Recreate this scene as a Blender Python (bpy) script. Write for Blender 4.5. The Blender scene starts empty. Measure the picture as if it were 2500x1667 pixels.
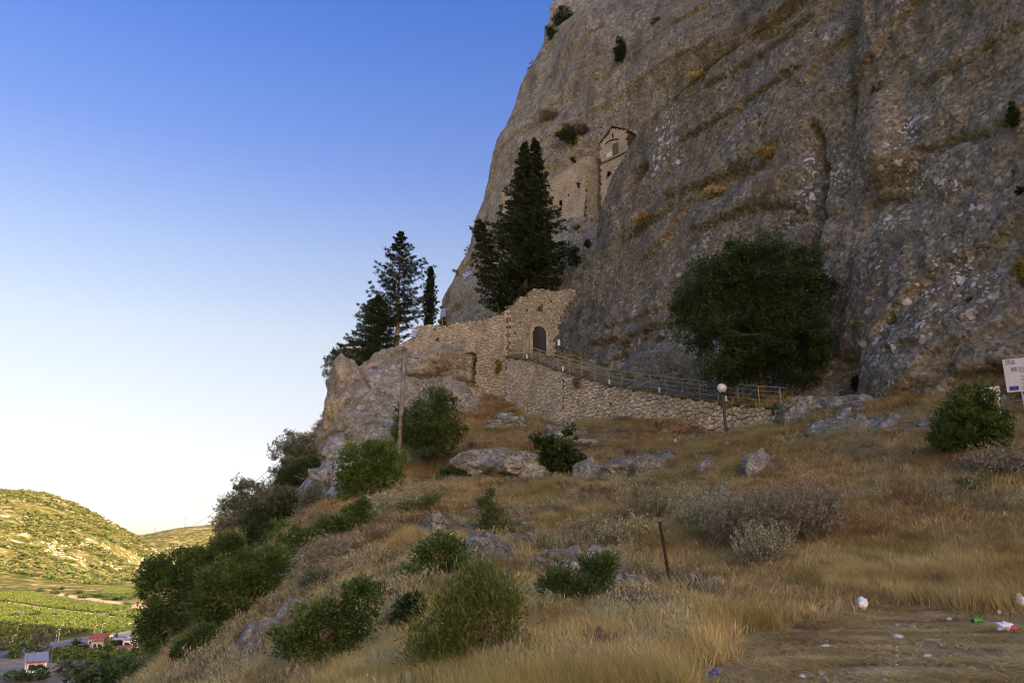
import bpy, bmesh, math, random
import numpy as np
from mathutils import Vector, Matrix

random.seed(7)
RNG = np.random.default_rng(7)
SC = bpy.context.scene
COL = SC.collection

# ------------------------------------------------------------------ camera
F, CX, CY = 1900.0, 1250.0, 833.5
PITCH = math.radians(15.3)
CP, SP = math.cos(PITCH), math.sin(PITCH)
cam_data = bpy.data.cameras.new('camera')
cam_data.sensor_width = 36.0
cam_data.lens = F / 2500.0 * 36.0
cam_data.clip_start = 0.1
cam_data.clip_end = 20000.0
cam = bpy.data.objects.new('camera', cam_data)
cam.rotation_euler = (math.pi / 2 + PITCH, 0, 0)
COL.objects.link(cam)
SC.camera = cam

# ------------------------------------------------------------------ sky, sun, exposure
SUN_EL = math.radians(17.0)
SUN_AZ = math.atan2(0.75, -0.66)          # direction to the sun: behind the camera, over the mountain on the right
world = bpy.data.worlds.new('World')
SC.world = world
world.use_nodes = True
wn = world.node_tree
wn.nodes.clear()
sky = wn.nodes.new('ShaderNodeTexSky')
sky.sky_type = 'NISHITA'
sky.sun_disc = False
sky.sun_elevation = SUN_EL
sky.sun_rotation = SUN_AZ
sky.altitude = 300
sky.air_density = 0.4
sky.dust_density = 4.5
sky.ozone_density = 2.0
tco = wn.nodes.new('ShaderNodeTexCoord')
sep = wn.nodes.new('ShaderNodeSeparateXYZ')
wn.links.new(tco.outputs['Generated'], sep.inputs[0])
ramp = wn.nodes.new('ShaderNodeValToRGB')
cr = ramp.color_ramp
cr.elements[0].position = 0.0
cr.elements[0].color = (2.3, 1.62, 1.05, 1)
cr.elements[1].position = 1.0
cr.elements[1].color = (0.25, 0.44, 0.80, 1)
for pos, c in ((0.030, (1.35, 0.93, 0.60)), (0.060, (0.79, 0.545, 0.35)), (0.139, (0.76, 0.485, 0.285)), (0.264, (0.79, 0.545, 0.34)), (0.358, (0.65, 0.51, 0.40)), (0.463, (0.445, 0.425, 0.475)), (0.545, (0.34, 0.395, 0.52)), (0.629, (0.235, 0.355, 0.555))):
    e = cr.elements.new(pos)
    e.color = (*c, 1)
wn.links.new(sep.outputs['Z'], ramp.inputs[0])
mul = wn.nodes.new('ShaderNodeMix')
mul.data_type = 'RGBA'
mul.blend_type = 'MULTIPLY'
mul.inputs[0].default_value = 1.0
wn.links.new(sky.outputs[0], mul.inputs[6])
wn.links.new(ramp.outputs[0], mul.inputs[7])
bg = wn.nodes.new('ShaderNodeBackground')
bg.inputs['Strength'].default_value = 0.15
wo = wn.nodes.new('ShaderNodeOutputWorld')
wn.links.new(mul.outputs[2], bg.inputs[0])
wn.links.new(bg.outputs[0], wo.inputs[0])

sun_data = bpy.data.lights.new('sun', 'SUN')
sun_data.energy = 2.3
sun_data.angle = math.radians(0.5)
sun_data.color = (1.0, 0.83, 0.56)
sun = bpy.data.objects.new('sun', sun_data)
S_DIR = Vector((0.75 * math.cos(SUN_EL), -0.66 * math.cos(SUN_EL), math.sin(SUN_EL)))
sun.rotation_euler = S_DIR.to_track_quat('Z', 'Y').to_euler()
sun.location = (80, -80, 140)
COL.objects.link(sun)

SC.view_settings.view_transform = 'Standard'
SC.view_settings.look = 'None'
SC.view_settings.exposure = 2.75
SC.view_settings.gamma = 1.0
SC.view_settings.use_curve_mapping = False
SC.render.engine = 'CYCLES'
SC.cycles.use_denoising = True
SC.cycles.max_bounces = 6
SC.cycles.diffuse_bounces = 3
SC.cycles.transparent_max_bounces = 6
SC.cycles.use_adaptive_sampling = True
SC.cycles.adaptive_threshold = 0.012
SC.cycles.filter_width = 1.05

# ------------------------------------------------------------------ small helpers
def ray(px, py):
    a, b = (px - CX) / F, (CY - py) / F
    return np.array([a, CP - b * SP, SP + b * CP])

def P(px, py, d):
    return ray(px, py) * d

def lerp(a, b, t):
    return a + (b - a) * t

def sstep(a, b, x):
    t = np.clip((x - a) / (b - a), 0, 1)
    return t * t * (3 - 2 * t)

_perm = np.random.default_rng(3).permutation(512)
_perm = np.concatenate([_perm, _perm, _perm])
_grad = np.random.default_rng(4).normal(size=(512, 3))
_grad /= np.linalg.norm(_grad, axis=1)[:, None]

def noise3(p):
    """gradient noise, p (n,3) -> about -1..1"""
    p = np.asarray(p, float)
    i = np.floor(p).astype(int)
    f = p - i
    u = f * f * f * (f * (f * 6 - 15) + 10)
    out = np.zeros(len(p))
    for dx in (0, 1):
        wx = u[:, 0] if dx else 1 - u[:, 0]
        for dy in (0, 1):
            wy = u[:, 1] if dy else 1 - u[:, 1]
            for dz in (0, 1):
                wz = u[:, 2] if dz else 1 - u[:, 2]
                h = _perm[_perm[_perm[(i[:, 0] + dx) & 511] + ((i[:, 1] + dy) & 511)] + ((i[:, 2] + dz) & 511)]
                g = _grad[h]
                out += wx * wy * wz * (g[:, 0] * (f[:, 0] - dx) + g[:, 1] * (f[:, 1] - dy) + g[:, 2] * (f[:, 2] - dz))
    return out * 1.6

def fbm(p, oct=4, gain=0.5, lac=2.03):
    a, s, out = 1.0, 1.0, 0
    p = np.asarray(p, float)
    for k in range(oct):
        out = out + a * noise3(p * s + 17.3 * k)
        a *= gain
        s *= lac
    return out

def ridged(p, oct=4, gain=0.5, lac=2.1):
    a, s, out = 1.0, 1.0, 0
    for k in range(oct):
        out = out + a * (1 - np.abs(noise3(np.asarray(p) * s + 31.7 * k)) * 2)
        a *= gain
        s *= lac
    return out

def np_mesh(name, V, faces, mat=None, smooth=False, attr=None):
    """faces: (m,k) int array or a list of such arrays"""
    if isinstance(faces, np.ndarray):
        faces = [faces]
    faces = [np.asarray(f, dtype=np.int32) for f in faces if len(f)]
    me = bpy.data.meshes.new(name)
    V = np.asarray(V, dtype=np.float32)
    me.vertices.add(len(V))
    me.vertices.foreach_set('co', V.ravel())
    nl = sum(f.size for f in faces)
    nf = sum(len(f) for f in faces)
    me.loops.add(nl)
    me.loops.foreach_set('vertex_index', np.concatenate([f.ravel() for f in faces]))
    tot = np.concatenate([np.full(len(f), f.shape[1], np.int32) for f in faces])
    me.polygons.add(nf)
    me.polygons.foreach_set('loop_start', np.concatenate([[0], np.cumsum(tot)[:-1]]).astype(np.int32))
    me.polygons.foreach_set('loop_total', tot)
    if smooth:
        me.polygons.foreach_set('use_smooth', np.ones(nf, dtype=bool))
    if attr:
        for k, v in attr.items():
            a = me.attributes.new(k, 'FLOAT', 'POINT')
            a.data.foreach_set('value', np.asarray(v, dtype=np.float32))
    me.update(calc_edges=True)
    if mat:
        me.materials.append(mat)
    return me

def link(name, me, parent=None, loc=None):
    o = bpy.data.objects.new(name, me)
    COL.objects.link(o)
    if loc is not None:
        o.location = tuple(float(c) for c in loc)
    if parent:
        o.parent = parent
    return o

def tag(o, label=None, cat=None, group=None, kind=None):
    if label: o['label'] = label
    if cat: o['category'] = cat
    if group: o['group'] = group
    if kind: o['kind'] = kind
    return o

def thing(name, label, cat, loc=(0, 0, 0), group=None):
    o = bpy.data.objects.new(name, None)
    o.empty_display_size = 0.2
    COL.objects.link(o)
    o.location = tuple(float(c) for c in loc)
    return tag(o, label, cat, group, 'thing')

class MB:
    """collects boxes, tubes and faces; build() links them as ONE mesh object"""
    def __init__(self):
        self.v, self.f = [], []
    def add(self, V, Fs):
        b = len(self.v)
        self.v += [tuple(float(c) for c in p) for p in V]
        self.f += [tuple(int(i) + b for i in f) for f in Fs]
        return self
    def box(self, c, s, rz=0, rx=0, ry=0):
        m = Matrix.Rotation(rz, 4, 'Z') @ Matrix.Rotation(ry, 4, 'Y') @ Matrix.Rotation(rx, 4, 'X')
        V = []
        for x in (-.5, .5):
            for y in (-.5, .5):
                for z in (-.5, .5):
                    q = m @ Vector((x * s[0], y * s[1], z * s[2]))
                    V.append((c[0] + q.x, c[1] + q.y, c[2] + q.z))
        return self.add(V, [(0, 1, 3, 2), (4, 6, 7, 5), (0, 4, 5, 1), (2, 3, 7, 6), (0, 2, 6, 4), (1, 5, 7, 3)])
    def tube(self, pts, rad, sides=8, cap=True):
        V, Fs = tube_np(pts, rad, sides, cap)
        return self.add(V, Fs)
    def prism(self, outline, depth_vec):
        n = len(outline)
        o = [np.asarray(p, float) for p in outline]
        d = np.asarray(depth_vec, float)
        V = o + [p + d for p in o]
        Fs = [tuple(range(n)), tuple(range(2 * n - 1, n - 1, -1))]
        Fs += [(i, i + n, (i + 1) % n + n, (i + 1) % n) for i in range(n)]
        return self.add(V, Fs)
    def lathe(self, prof, sides=16, c=(0, 0, 0)):
        V, Fs = [], []
        for r, z in prof:
            for k in range(sides):
                a = 2 * math.pi * k / sides
                V.append((c[0] + r * math.cos(a), c[1] + r * math.sin(a), c[2] + z))
        for j in range(len(prof) - 1):
            for k in range(sides):
                k2 = (k + 1) % sides
                Fs.append((j * sides + k, j * sides + k2, (j + 1) * sides + k2, (j + 1) * sides + k))
        Fs.append(tuple(range(sides - 1, -1, -1)))
        Fs.append(tuple((len(prof) - 1) * sides + k for k in range(sides)))
        return self.add(V, Fs)
    def mesh(self, name, mat=None, smooth=False, fix=True):
        me = bpy.data.meshes.new(name)
        me.from_pydata(self.v, [], self.f)
        if fix:
            bm = bmesh.new(); bm.from_mesh(me)
            bmesh.ops.recalc_face_normals(bm, faces=bm.faces)
            bm.to_mesh(me); bm.free()
        if smooth:
            for p in me.polygons: p.use_smooth = True
        if mat: me.materials.append(mat)
        return me
    def build(self, name, mat=None, parent=None, smooth=False, loc=None):
        return link(name, self.mesh(name, mat, smooth), parent, loc)

def tube_np(pts, rad, sides=8, cap=True):
    pts = [np.asarray(p, float) for p in pts]
    n = len(pts)
    if not hasattr(rad, '__len__'):
        rad = [rad] * n
    V, Fs = [], []
    up = np.array([0.0, 0.0, 1.0])
    for i in range(n):
        t = pts[min(i + 1, n - 1)] - pts[max(i - 1, 0)]
        t = t / (np.linalg.norm(t) + 1e-9)
        ref = up if abs(t[2]) < 0.9 else np.array([1.0, 0, 0])
        a = np.cross(t, ref); a /= np.linalg.norm(a)
        b = np.cross(t, a)
        for k in range(sides):
            w = 2 * math.pi * k / sides
            V.append(pts[i] + rad[i] * (math.cos(w) * a + math.sin(w) * b))
    for i in range(n - 1):
        for k in range(sides):
            k2 = (k + 1) % sides
            Fs.append((i * sides + k, i * sides + k2, (i + 1) * sides + k2, (i + 1) * sides + k))
    if cap:
        Fs.append(tuple(range(sides - 1, -1, -1)))
        Fs.append(tuple((n - 1) * sides + k for k in range(sides)))
    return V, Fs

# ------------------------------------------------------------------ materials
class NT:
    def __init__(self, name, rough=0.9, spec=0.2):
        self.m = bpy.data.materials.new(name)
        self.m.use_nodes = True
        self.t = self.m.node_tree
        self.b = self.t.nodes['Principled BSDF']
        self.b.inputs['Roughness'].default_value = rough
        self.b.inputs['Specular IOR Level'].default_value = spec
        self._pos = None
    def n(self, typ, **kw):
        x = self.t.nodes.new(typ)
        for k, v in kw.items(): setattr(x, k, v)
        return x
    def l(self, a, b): self.t.links.new(a, b)
    def pos(self, scale=(1, 1, 1), rot=(0, 0, 0), obj=False):
        if obj:
            src = self.n('ShaderNodeTexCoord').outputs['Object']
        else:
            src = self.n('ShaderNodeNewGeometry').outputs['Position']
        mp = self.n('ShaderNodeMapping')
        mp.inputs['Scale'].default_value = scale
        mp.inputs['Rotation'].default_value = rot
        self.l(src, mp.inputs[0])
        return mp.outputs[0]
    def noise(self, co, scale, detail=5, rough=0.6, dist=0.0):
        x = self.n('ShaderNodeTexNoise')
        x.inputs['Scale'].default_value = scale
        x.inputs['Detail'].default_value = detail
        x.inputs['Roughness'].default_value = rough
        x.inputs['Distortion'].default_value = dist
        self.l(co, x.inputs['Vector'])
        return x.outputs['Fac']
    def voro(self, co, scale, feature='F1', out='Distance', rand=1.0):
        x = self.n('ShaderNodeTexVoronoi', feature=feature)
        x.inputs['Scale'].default_value = scale
        x.inputs['Randomness'].default_value = rand
        self.l(co, x.inputs['Vector'])
        return x.outputs[out]
    def ramp(self, fac, stops, interp='LINEAR'):
        x = self.n('ShaderNodeValToRGB')
        x.color_ramp.interpolation = interp
        els = x.color_ramp.elements
        while len(els) < len(stops): els.new(0.5)
        for e, (p, c) in zip(els, stops):
            e.position = p
            e.color = (*c, 1) if hasattr(c, '__len__') else (c, c, c, 1)
        self.l(fac, x.inputs[0])
        return x.outputs[0]
    def mix(self, fac, a, b, mode='MIX'):
        x = self.n('ShaderNodeMix', data_type='RGBA', blend_type=mode)
        for sock, v in ((x.inputs[0], fac), (x.inputs[6], a), (x.inputs[7], b)):
            if isinstance(v, (int, float)): sock.default_value = v
            elif isinstance(v, tuple): sock.default_value = (*v, 1)
            else: self.l(v, sock)
        return x.outputs[2]
    def math(self, op, a, b=None):
        x = self.n('ShaderNodeMath', operation=op)
        for sock, v in ((x.inputs[0], a), (x.inputs[1], b)):
            if v is None: continue
            if isinstance(v, (int, float)): sock.default_value = v
            else: self.l(v, sock)
        return x.outputs[0]
    def attr(self, name):
        x = self.n('ShaderNodeAttribute', attribute_name=name)
        return x.outputs['Fac']
    def rnd(self):
        return self.n('ShaderNodeObjectInfo').outputs['Random']
    def color(self, c):
        if isinstance(c, tuple): self.b.inputs['Base Color'].default_value = (*c, 1)
        else: self.l(c, self.b.inputs['Base Color'])
        return self
    def bump(self, h, strength=0.5, dist=0.1):
        x = self.n('ShaderNodeBump')
        x.inputs['Strength'].default_value = strength
        x.inputs['Distance'].default_value = dist
        self.l(h, x.inputs['Height'])
        self.l(x.outputs[0], self.b.inputs['Normal'])
        return self

def plain(name, c, rough=0.7, spec=0.3, var=0.12, scale=6.0, bump=0.15):
    """a procedural material: one colour, mottled and slightly uneven"""
    t = NT(name, rough, spec)
    co = t.pos(obj=True)
    n1 = t.noise(co, scale, 4)
    lo = tuple(x * (1 - var * 1.6) for x in c)
    hi = tuple(min(1, x * (1 + var)) for x in c)
    t.color(t.ramp(n1, [(0.3, lo), (0.7, hi)]))
    if bump: t.bump(t.noise(co, scale * 4, 3), bump, 0.02)
    return t.m

def rock_material(name, c_dark, c_mid, c_light, c_tint, streak=0.5, lichen=0.6, scale=1.0, bump=0.9, pebble=1.0, c_streak=(0.115, 0.112, 0.118), colony=(), stray=0.49):
    t = NT(name, 0.95, 0.1)
    co = t.pos()
    big = t.noise(co, 0.09 * scale, 4, 0.6, 0.6)
    mid = t.noise(co, 0.55 * scale, 7, 0.72, 0.3)
    fine = t.noise(co, 4.5 * scale, 7, 0.75)
    col = t.ramp(mid, [(0.25, c_dark), (0.48, c_mid), (0.72, c_light)])
    col = t.mix(t.ramp(big, [(0.46, 0.0), (0.68, 0.40)]), col, c_tint)
    # pebbly conglomerate: each pebble its own shade
    vc = t.n('ShaderNodeTexVoronoi', feature='F1')
    vc.inputs['Scale'].default_value = 4.2 * scale
    t.l(co, vc.inputs['Vector'])
    sepc = t.n('ShaderNodeSeparateColor')
    t.l(vc.outputs['Color'], sepc.inputs[0])
    peb = t.ramp(sepc.outputs[0], [(0.0, 0.62), (0.5, 1.0), (0.85, 1.12), (1.0, 1.7)])
    col = t.mix(0.75 * pebble, col, peb, 'MULTIPLY')
    fn = t.ramp(fine, [(0.30, 0.32), (0.5, 1.0), (0.70, 1.75)])
    col = t.mix(0.9, col, fn, 'MULTIPLY')
    # vertical water stains
    st = t.noise(t.pos((0.42, 0.42, 0.016)), 1.0, 4, 0.6, 0.25)
    brk = t.noise(co, 0.25, 4, 0.6)
    stm = t.math('MULTIPLY', t.ramp(st, [(0.53, 0.0), (0.64, 1.0)]), t.ramp(brk, [(0.26, 0.15), (0.44, 1.0)]))
    stm = t.math('MULTIPLY', stm, streak)
    col = t.mix(stm, col, t.mix(0.5, c_streak, fn, 'MULTIPLY'))
    # pale lichen blotches in colonies
    lm = t.ramp(t.noise(co, 0.16, 3, 0.55, 0.4), [(stray, 0.0), (stray + 0.10, 1.0)])
    for (cx_, cy_, cz_, rr_) in colony:      # where the colonies are thickest
        dv = t.n('ShaderNodeVectorMath', operation='DISTANCE'); t.l(co, dv.inputs[0]); dv.inputs[1].default_value = (cx_, cy_, cz_)
        cm = t.ramp(t.math('DIVIDE', dv.outputs['Value'], rr_), [(0.35, 1.0), (1.0, 0.0)])
        lm = t.math('MAXIMUM', lm, t.math('MULTIPLY', cm, t.ramp(t.noise(co, 0.5, 4, 0.6), [(0.40, 0.0), (0.55, 1.0)])))
    wob = t.n('ShaderNodeMix', data_type='RGBA', blend_type='ADD')
    wob.inputs[0].default_value = 0.55
    nc = t.n('ShaderNodeTexNoise'); nc.inputs['Scale'].default_value = 3.0; nc.inputs['Detail'].default_value = 4
    t.l(co, nc.inputs['Vector']); t.l(co, wob.inputs[6]); t.l(nc.outputs['Color'], wob.inputs[7])
    v = t.voro(wob.outputs[2], 1.15)
    spots = t.ramp(v, [(0.27, 1.0), (0.34, 0.0)])
    v2 = t.voro(wob.outputs[2], 3.1)
    spots2 = t.ramp(v2, [(0.24, 1.0), (0.33, 0.0)])
    sp = t.math('MULTIPLY', t.math('MAXIMUM', spots, spots2), lm)
    gap = t.ramp(t.noise(co, 1.3, 2), [(0.40, 0.0), (0.50, 1.0)])
    sp = t.math('MULTIPLY', t.math('MULTIPLY', sp, gap), lichen)
    col = t.mix(sp, col, (0.64, 0.61, 0.57))
    cr_ = t.voro(wob.outputs[2], 0.28, 'DISTANCE_TO_EDGE')
    crk = t.ramp(cr_, [(0.0, 0.0), (0.025, 1.0)])
    crm = t.math('MULTIPLY', t.math('SUBTRACT', 1.0, t.ramp(cr_, [(0.0, 0.0), (0.012, 1.0)])), t.ramp(brk, [(0.45, 0.0), (0.6, 0.8)]))
    col = t.mix(crm, col, (0.03, 0.024, 0.018))  # crack shade put into the colour, since bump shades too weakly
    pit = t.noise(co, 1.6 * scale, 4, 0.6, 0.2)
    col = t.mix(t.ramp(pit, [(0.29, 0.75), (0.37, 0.0)]), col, (0.045, 0.036, 0.027))  # pits are dark colour only, recess shade painted without relief
    t.color(col)
    h = t.math('ADD', t.math('MULTIPLY', fine, 0.5), t.math('MULTIPLY', mid, 1.1))
    h = t.math('ADD', h, t.math('MULTIPLY', crk, 0.12))
    h = t.math('SUBTRACT', h, t.math('MULTIPLY', vc.outputs['Distance'], 0.25 * pebble))
    t.bump(h, bump, 0.35)
    return t.m

M = {}
M['cliff'] = rock_material('cliff_rock', (0.112, 0.098, 0.064), (0.196, 0.174, 0.119), (0.290, 0.262, 0.186), (0.180, 0.147, 0.094), 0.8, 1.0, bump=0.75, pebble=1.3, c_streak=(0.118, 0.103, 0.074), stray=0.57,
                           colony=((20.9, 38.6, 14.6, 6.5), (20.5, 40.0, 11.5, 4.0), (22.8, 38.0, 18.5, 4.5), (16.5, 46.0, 24.0, 3.5), (9.5, 60.0, 27.0, 4.5), (13.5, 51.0, 20.5, 3.0)))
M['cliff_pale'] = rock_material('pale_cliff_rock', (0.15, 0.128, 0.082), (0.295, 0.258, 0.176), (0.43, 0.386, 0.28), (0.27, 0.220, 0.140), 0.8, 0.5, pebble=1.15, c_streak=(0.145, 0.132, 0.104))
M['rock'] = rock_material('outcrop_rock', (0.130, 0.123, 0.090), (0.315, 0.305, 0.242), (0.58, 0.565, 0.485), (0.26, 0.225, 0.145), 0.45, 1.0, 2.2, 1.0, 0.8)
M['rock_tan'] = rock_material('tan_outcrop_rock', (0.150, 0.130, 0.086), (0.32, 0.284, 0.196), (0.48, 0.435, 0.325), (0.30, 0.248, 0.158), 0.5, 0.6, 1.6, 1.0, 0.7)
# ================================================================== the large structure
VZ = -34.0                                 # valley floor below the eye

# ---- the great cliff on the right: a wall seen obliquely, leaning back
CO = np.array([23.6, 36.0])
CU = np.array([-0.467, 0.884])             # along the wall, away from the camera
CN = np.array([0.884, 0.467])              # into the mountain

def cliff_lean(z):
    return 0.22 * (z - 12.0)

def cliff_hit(px, py):
    """point of the smooth wall on a line of sight"""
    r = ray(px, py)
    a = r[:2] @ CN - 0.22 * r[2]
    d = (CO @ CN - 0.22 * 12.0) / a
    return r * d

def cliff_uz(px, py):
    p = cliff_hit(px, py)
    return (p[:2] - CO) @ CU, p[2]

# ---- hillside heights from surveyed points
_ctl = [(2500,1667,7),(1900,1667,7.5),(2200,1560,10.5),(2500,1500,13),(2100,1490,14),(1800,1580,9.6),(1500,1660,8.5),(1250,1667,9.0),
 (1700,1500,13.2),(2000,1400,17),(2300,1350,18),(2500,1300,18),(2300,1200,22),(2500,1150,23.5),(2370,1110,26),(2487,1027,31),
 (2200,1055,32.5),(2000,1055,37),(1773,1057,46),(1900,1150,30),(1850,1250,24),(2100,1250,21.5),
 (1400,1500,15),(1200,1580,12),(1640,1440,17),(1500,1380,21),(1350,1420,19),(1450,1300,26),(1250,1300,27.5),(1600,1250,29),
 (1300,1200,40),(1500,1180,38),(1700,1150,37),
 (1000,1600,13),(1000,1450,18),(1000,1300,27),(1000,1200,42),(800,1550,17),(700,1450,23),(650,1550,19),(550,1630,17.5),(800,1350,28),
 (860,1250,36),(780,1240,40),(970,1172,50),(1150,1165,46),
 (1250,1060,57),(1450,1040,56),(1650,1022,51),(1881,1036,44.5),(1932,1038,43),(1240,985,68),(1150,1000,68),(1100,965,71),(1313,1026,65),(1476,1011,57.5),
 (830,1150,50),(800,1085,60),(830,985,72),(880,905,80),(930,880,85),(2040,1000,41)]
CT = [P(*c) for c in _ctl]
for px, py in ((2050, 968), (2200, 968), (2350, 968), (2450, 985), (2500, 990)):
    CT.append(cliff_hit(px, py))
CT += [np.array(c, float) for c in [(-12, 19, -6), (-24, 22, -17), (-50, 25, -33.5), (-16, 40, -5), (-20, 34, -11), (-18, 52, -1), (-30, 55, -16), (-60, 60, -34),
  (-23, 78, 5), (-36, 80, -14), (-65, 85, -34), (-26, 96, 12), (-40, 100, -8), (-75, 112, -34), (-20, 118, 14), (-30, 135, -10), (-60, 150, -34),
  (0, -15, -1.5), (20, -15, -0.6), (-20, -10, -8), (-45, -10, -30), (15, 5, -1.2), (35, 14, 1.5), (47, -8, 1), (60, -15, 1), (0, 3, -1.55),
  (-12, 92, 22), (0, 85, 19), (8, 75, 15.5), (14, 62, 11), (18, 52, 8.5), (0, 110, 24), (15, 90, 20), (30, 60, 12), (40, 30, 6), (-80, 30, -35), (-85, 80, -35), (-85, 130, -35), (-70, -10, -35)]]
CT = np.array(CT)

def _phi(r): return np.sqrt(r * r + 2.0 ** 2)
_n = len(CT)
_A = _phi(np.linalg.norm(CT[:, None, :2] - CT[None, :, :2], axis=2)) - np.eye(_n) * 0.35
_B = np.hstack([np.ones((_n, 1)), CT[:, :2]])
_S = np.block([[_A, _B], [_B.T, np.zeros((3, 3))]])
_w = np.linalg.solve(_S, np.concatenate([CT[:, 2], np.zeros(3)]))

def H0(x, y):
    q = np.stack([np.ravel(x), np.ravel(y)], 1).astype(float)
    out = np.zeros(len(q))
    for s in range(0, len(q), 40000):
        c = q[s:s + 40000]
        r = np.linalg.norm(c[:, None, :] - CT[None, :, :2], axis=2)
        out[s:s + 40000] = _phi(r) @ _w[:_n] + _w[_n] + c @ _w[_n + 1:]
    return out

def H(x, y):
    x = np.ravel(np.asarray(x, float)); y = np.ravel(np.asarray(y, float))
    z = H0(x, y)
    p = np.stack([x, y, np.zeros_like(x)], 1)
    d = np.hypot(x, y)
    amp = np.clip((d - 6) / 25, 0.15, 1)
    z = z + amp * (0.38 * fbm(p * 0.16, 3) + 0.10 * fbm(p * 0.7 + 5, 3)) + 0.02 * fbm(p * 3.1, 2)
    return np.maximum(z, VZ - 0.6)

def ground(px, py, dmin=5.0, dmax=110.0):
    """first point of the hillside on a line of sight"""
    ds = np.arange(dmin, dmax, 0.2)
    pts = ray(px, py)[None] * ds[:, None]
    below = np.nonzero(pts[:, 2] <= H(pts[:, 0], pts[:, 1]))[0]
    if len(below) == 0:
        return pts[-1]
    p = pts[below[0]]
    p[2] = H(p[0], p[1])[0]
    return p

def depth_of(p):
    return p[1] * CP + p[2] * SP

def grid_faces(nr, nc):
    i = np.arange(nr - 1)[:, None] * nc + np.arange(nc - 1)[None]
    return np.stack([i, i + 1, i + nc + 1, i + nc], -1).reshape(-1, 4)

# dry earth and straw litter
t = NT('dry_earth', 1.0, 0.05)
co = t.pos()
a = t.noise(co, 0.35, 5, 0.65, 0.4)
b_ = t.noise(co, 3.5, 7, 0.75)
c_ = t.noise(co, 22.0, 6, 0.8)
col = t.ramp(a, [(0.34, (0.297, 0.178, 0.093)), (0.5, (0.438, 0.291, 0.152)), (0.66, (0.541, 0.390, 0.218))])
col = t.mix(0.9, col, t.ramp(b_, [(0.28, 0.45), (0.5, 1.0), (0.72, 1.5)]), 'MULTIPLY')
col = t.mix(0.85, col, t.ramp(c_, [(0.3, 0.40), (0.5, 1.0), (0.7, 1.6)]), 'MULTIPLY')
t.color(col)
t.bump(t.math('ADD', b_, t.math('MULTIPLY', c_, 0.5)), 0.9, 0.12)
M['earth'] = t.m

gx = np.arange(-84, 62, 0.36)
gy = np.arange(-20, 128, 0.36)
X, Y = np.meshgrid(gx, gy)
Z = H(X, Y)
keep = np.ones_like(X, bool)
V = np.stack([X.ravel(), Y.ravel(), Z], 1)
tag(link('hillside', np_mesh('hillside', V, grid_faces(len(gy), len(gx)), M['earth'], True)), kind='structure')

# ---- bedrock that breaks through the slope
_bed = [(860,1000,5.5,1),(900,945,5.5,1),(965,965,5.5,1),(930,1010,5,1),(835,1090,4.5,1),(800,1170,3.6,1),(780,1240,2.4,.8),(1050,950,4.2,.9),(1110,985,3.2,.9),(880,1060,4,1),
 (1200,1135,3.6,.75),(1130,1145,2.6,.7),(1285,1140,3.0,.75),(1380,1065,2.2,.7),(1500,1155,3.0,.7),(1590,1150,2.2,.7),(1400,1385,1.7,.7),(1480,1352,1.5,.6),(1180,1355,1.2,.6),(650,1545,0.9,.75),(600,1590,0.8,.75),(790,1615,0.9,.7),
 (1550,1450,1.2,.6),(1645,1475,1.0,.6),(1840,1150,1.6,.6),(1070,1300,1.2,.6),(720,1490,0.8,.7),(880,1275,1.6,.6),(2040,1040,2.5,.7),(2180,1040,2.5,.7)]
BED = [(ground(x, y), r, k) for x, y, r, k in _bed]
def bedrock(x, y):
    """height of the rock sheet above (or below) the soil"""
    x = np.ravel(np.asarray(x, float)); y = np.ravel(np.asarray(y, float))
    m = np.zeros(len(x))
    for g, r, k in BED:
        m = np.maximum(m, k * np.exp(-(((x - g[0]) ** 2 + (y - g[1]) ** 2) / r ** 2)))
    p = np.stack([x, y, np.zeros_like(x)], 1)
    n = 0.55 * fbm(p * 0.42 + 13, 3) + 0.34 * (ridged(p * np.array([0.55, 0.8, 1]) + 4, 3) - 0.75) + 0.20 * fbm(p * 1.9 + 2, 4, 0.6)
    return np.clip(1.15 * (n + 1.25 * m - 0.72), -0.6, 1.3)
def rock_patch(name, x0, x1, y0, y1, st):
    gx_, gy_ = np.arange(x0, x1, st), np.arange(y0, y1, st)
    X_, Y_ = np.meshgrid(gx_, gy_)
    off = bedrock(X_, Y_)
    p = np.stack([X_.ravel(), Y_.ravel(), np.zeros(X_.size)], 1)
    Z_ = H(X_, Y_) + off + 0.10 * ridged(p * 2.2, 3) - 0.12
    V_ = np.stack([X_.ravel(), Y_.ravel(), Z_], 1)
    Fc = grid_faces(len(gy_), len(gx_))
    keepf = (off.reshape(-1)[Fc] > -0.3).any(1)
    Fc = Fc[keepf]
    used = np.unique(Fc); mp_ = -np.ones(len(V_), int); mp_[used] = np.arange(len(used))
    return tag(link(name, np_mesh(name, V_[used], mp_[Fc], M['rock'], True)), kind='structure')
rock_patch('bedrock_slope', -24, 3, 40, 88, 0.17)
rock_patch('bedrock_ground', -12, 24, 12, 57, 0.17)

# ---- right cliff surface
SIL = [(1352,705),(1392,662),(1446,608),(1456,579),(1467,513),(1482,468),(1497,426),(1509,400),(1526,366),(1553,322),(1586,286),(1664,214),(1726,173),(1800,92),(1870,0)]
_uz = np.array([cliff_uz(*s) for s in SIL])
_o = np.argsort(_uz[:, 1])
SZ, SU = _uz[_o, 1], _uz[_o, 0]
SZ = np.concatenate([[0, SZ[0] - 3], SZ, [SZ[-1] + 60]])
SU = np.concatenate([[SU[0] + 9, SU[0] + 4], SU, [SU[-1] - 22]])

def u_edge(z):
    return np.interp(z, SZ, SU)

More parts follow.
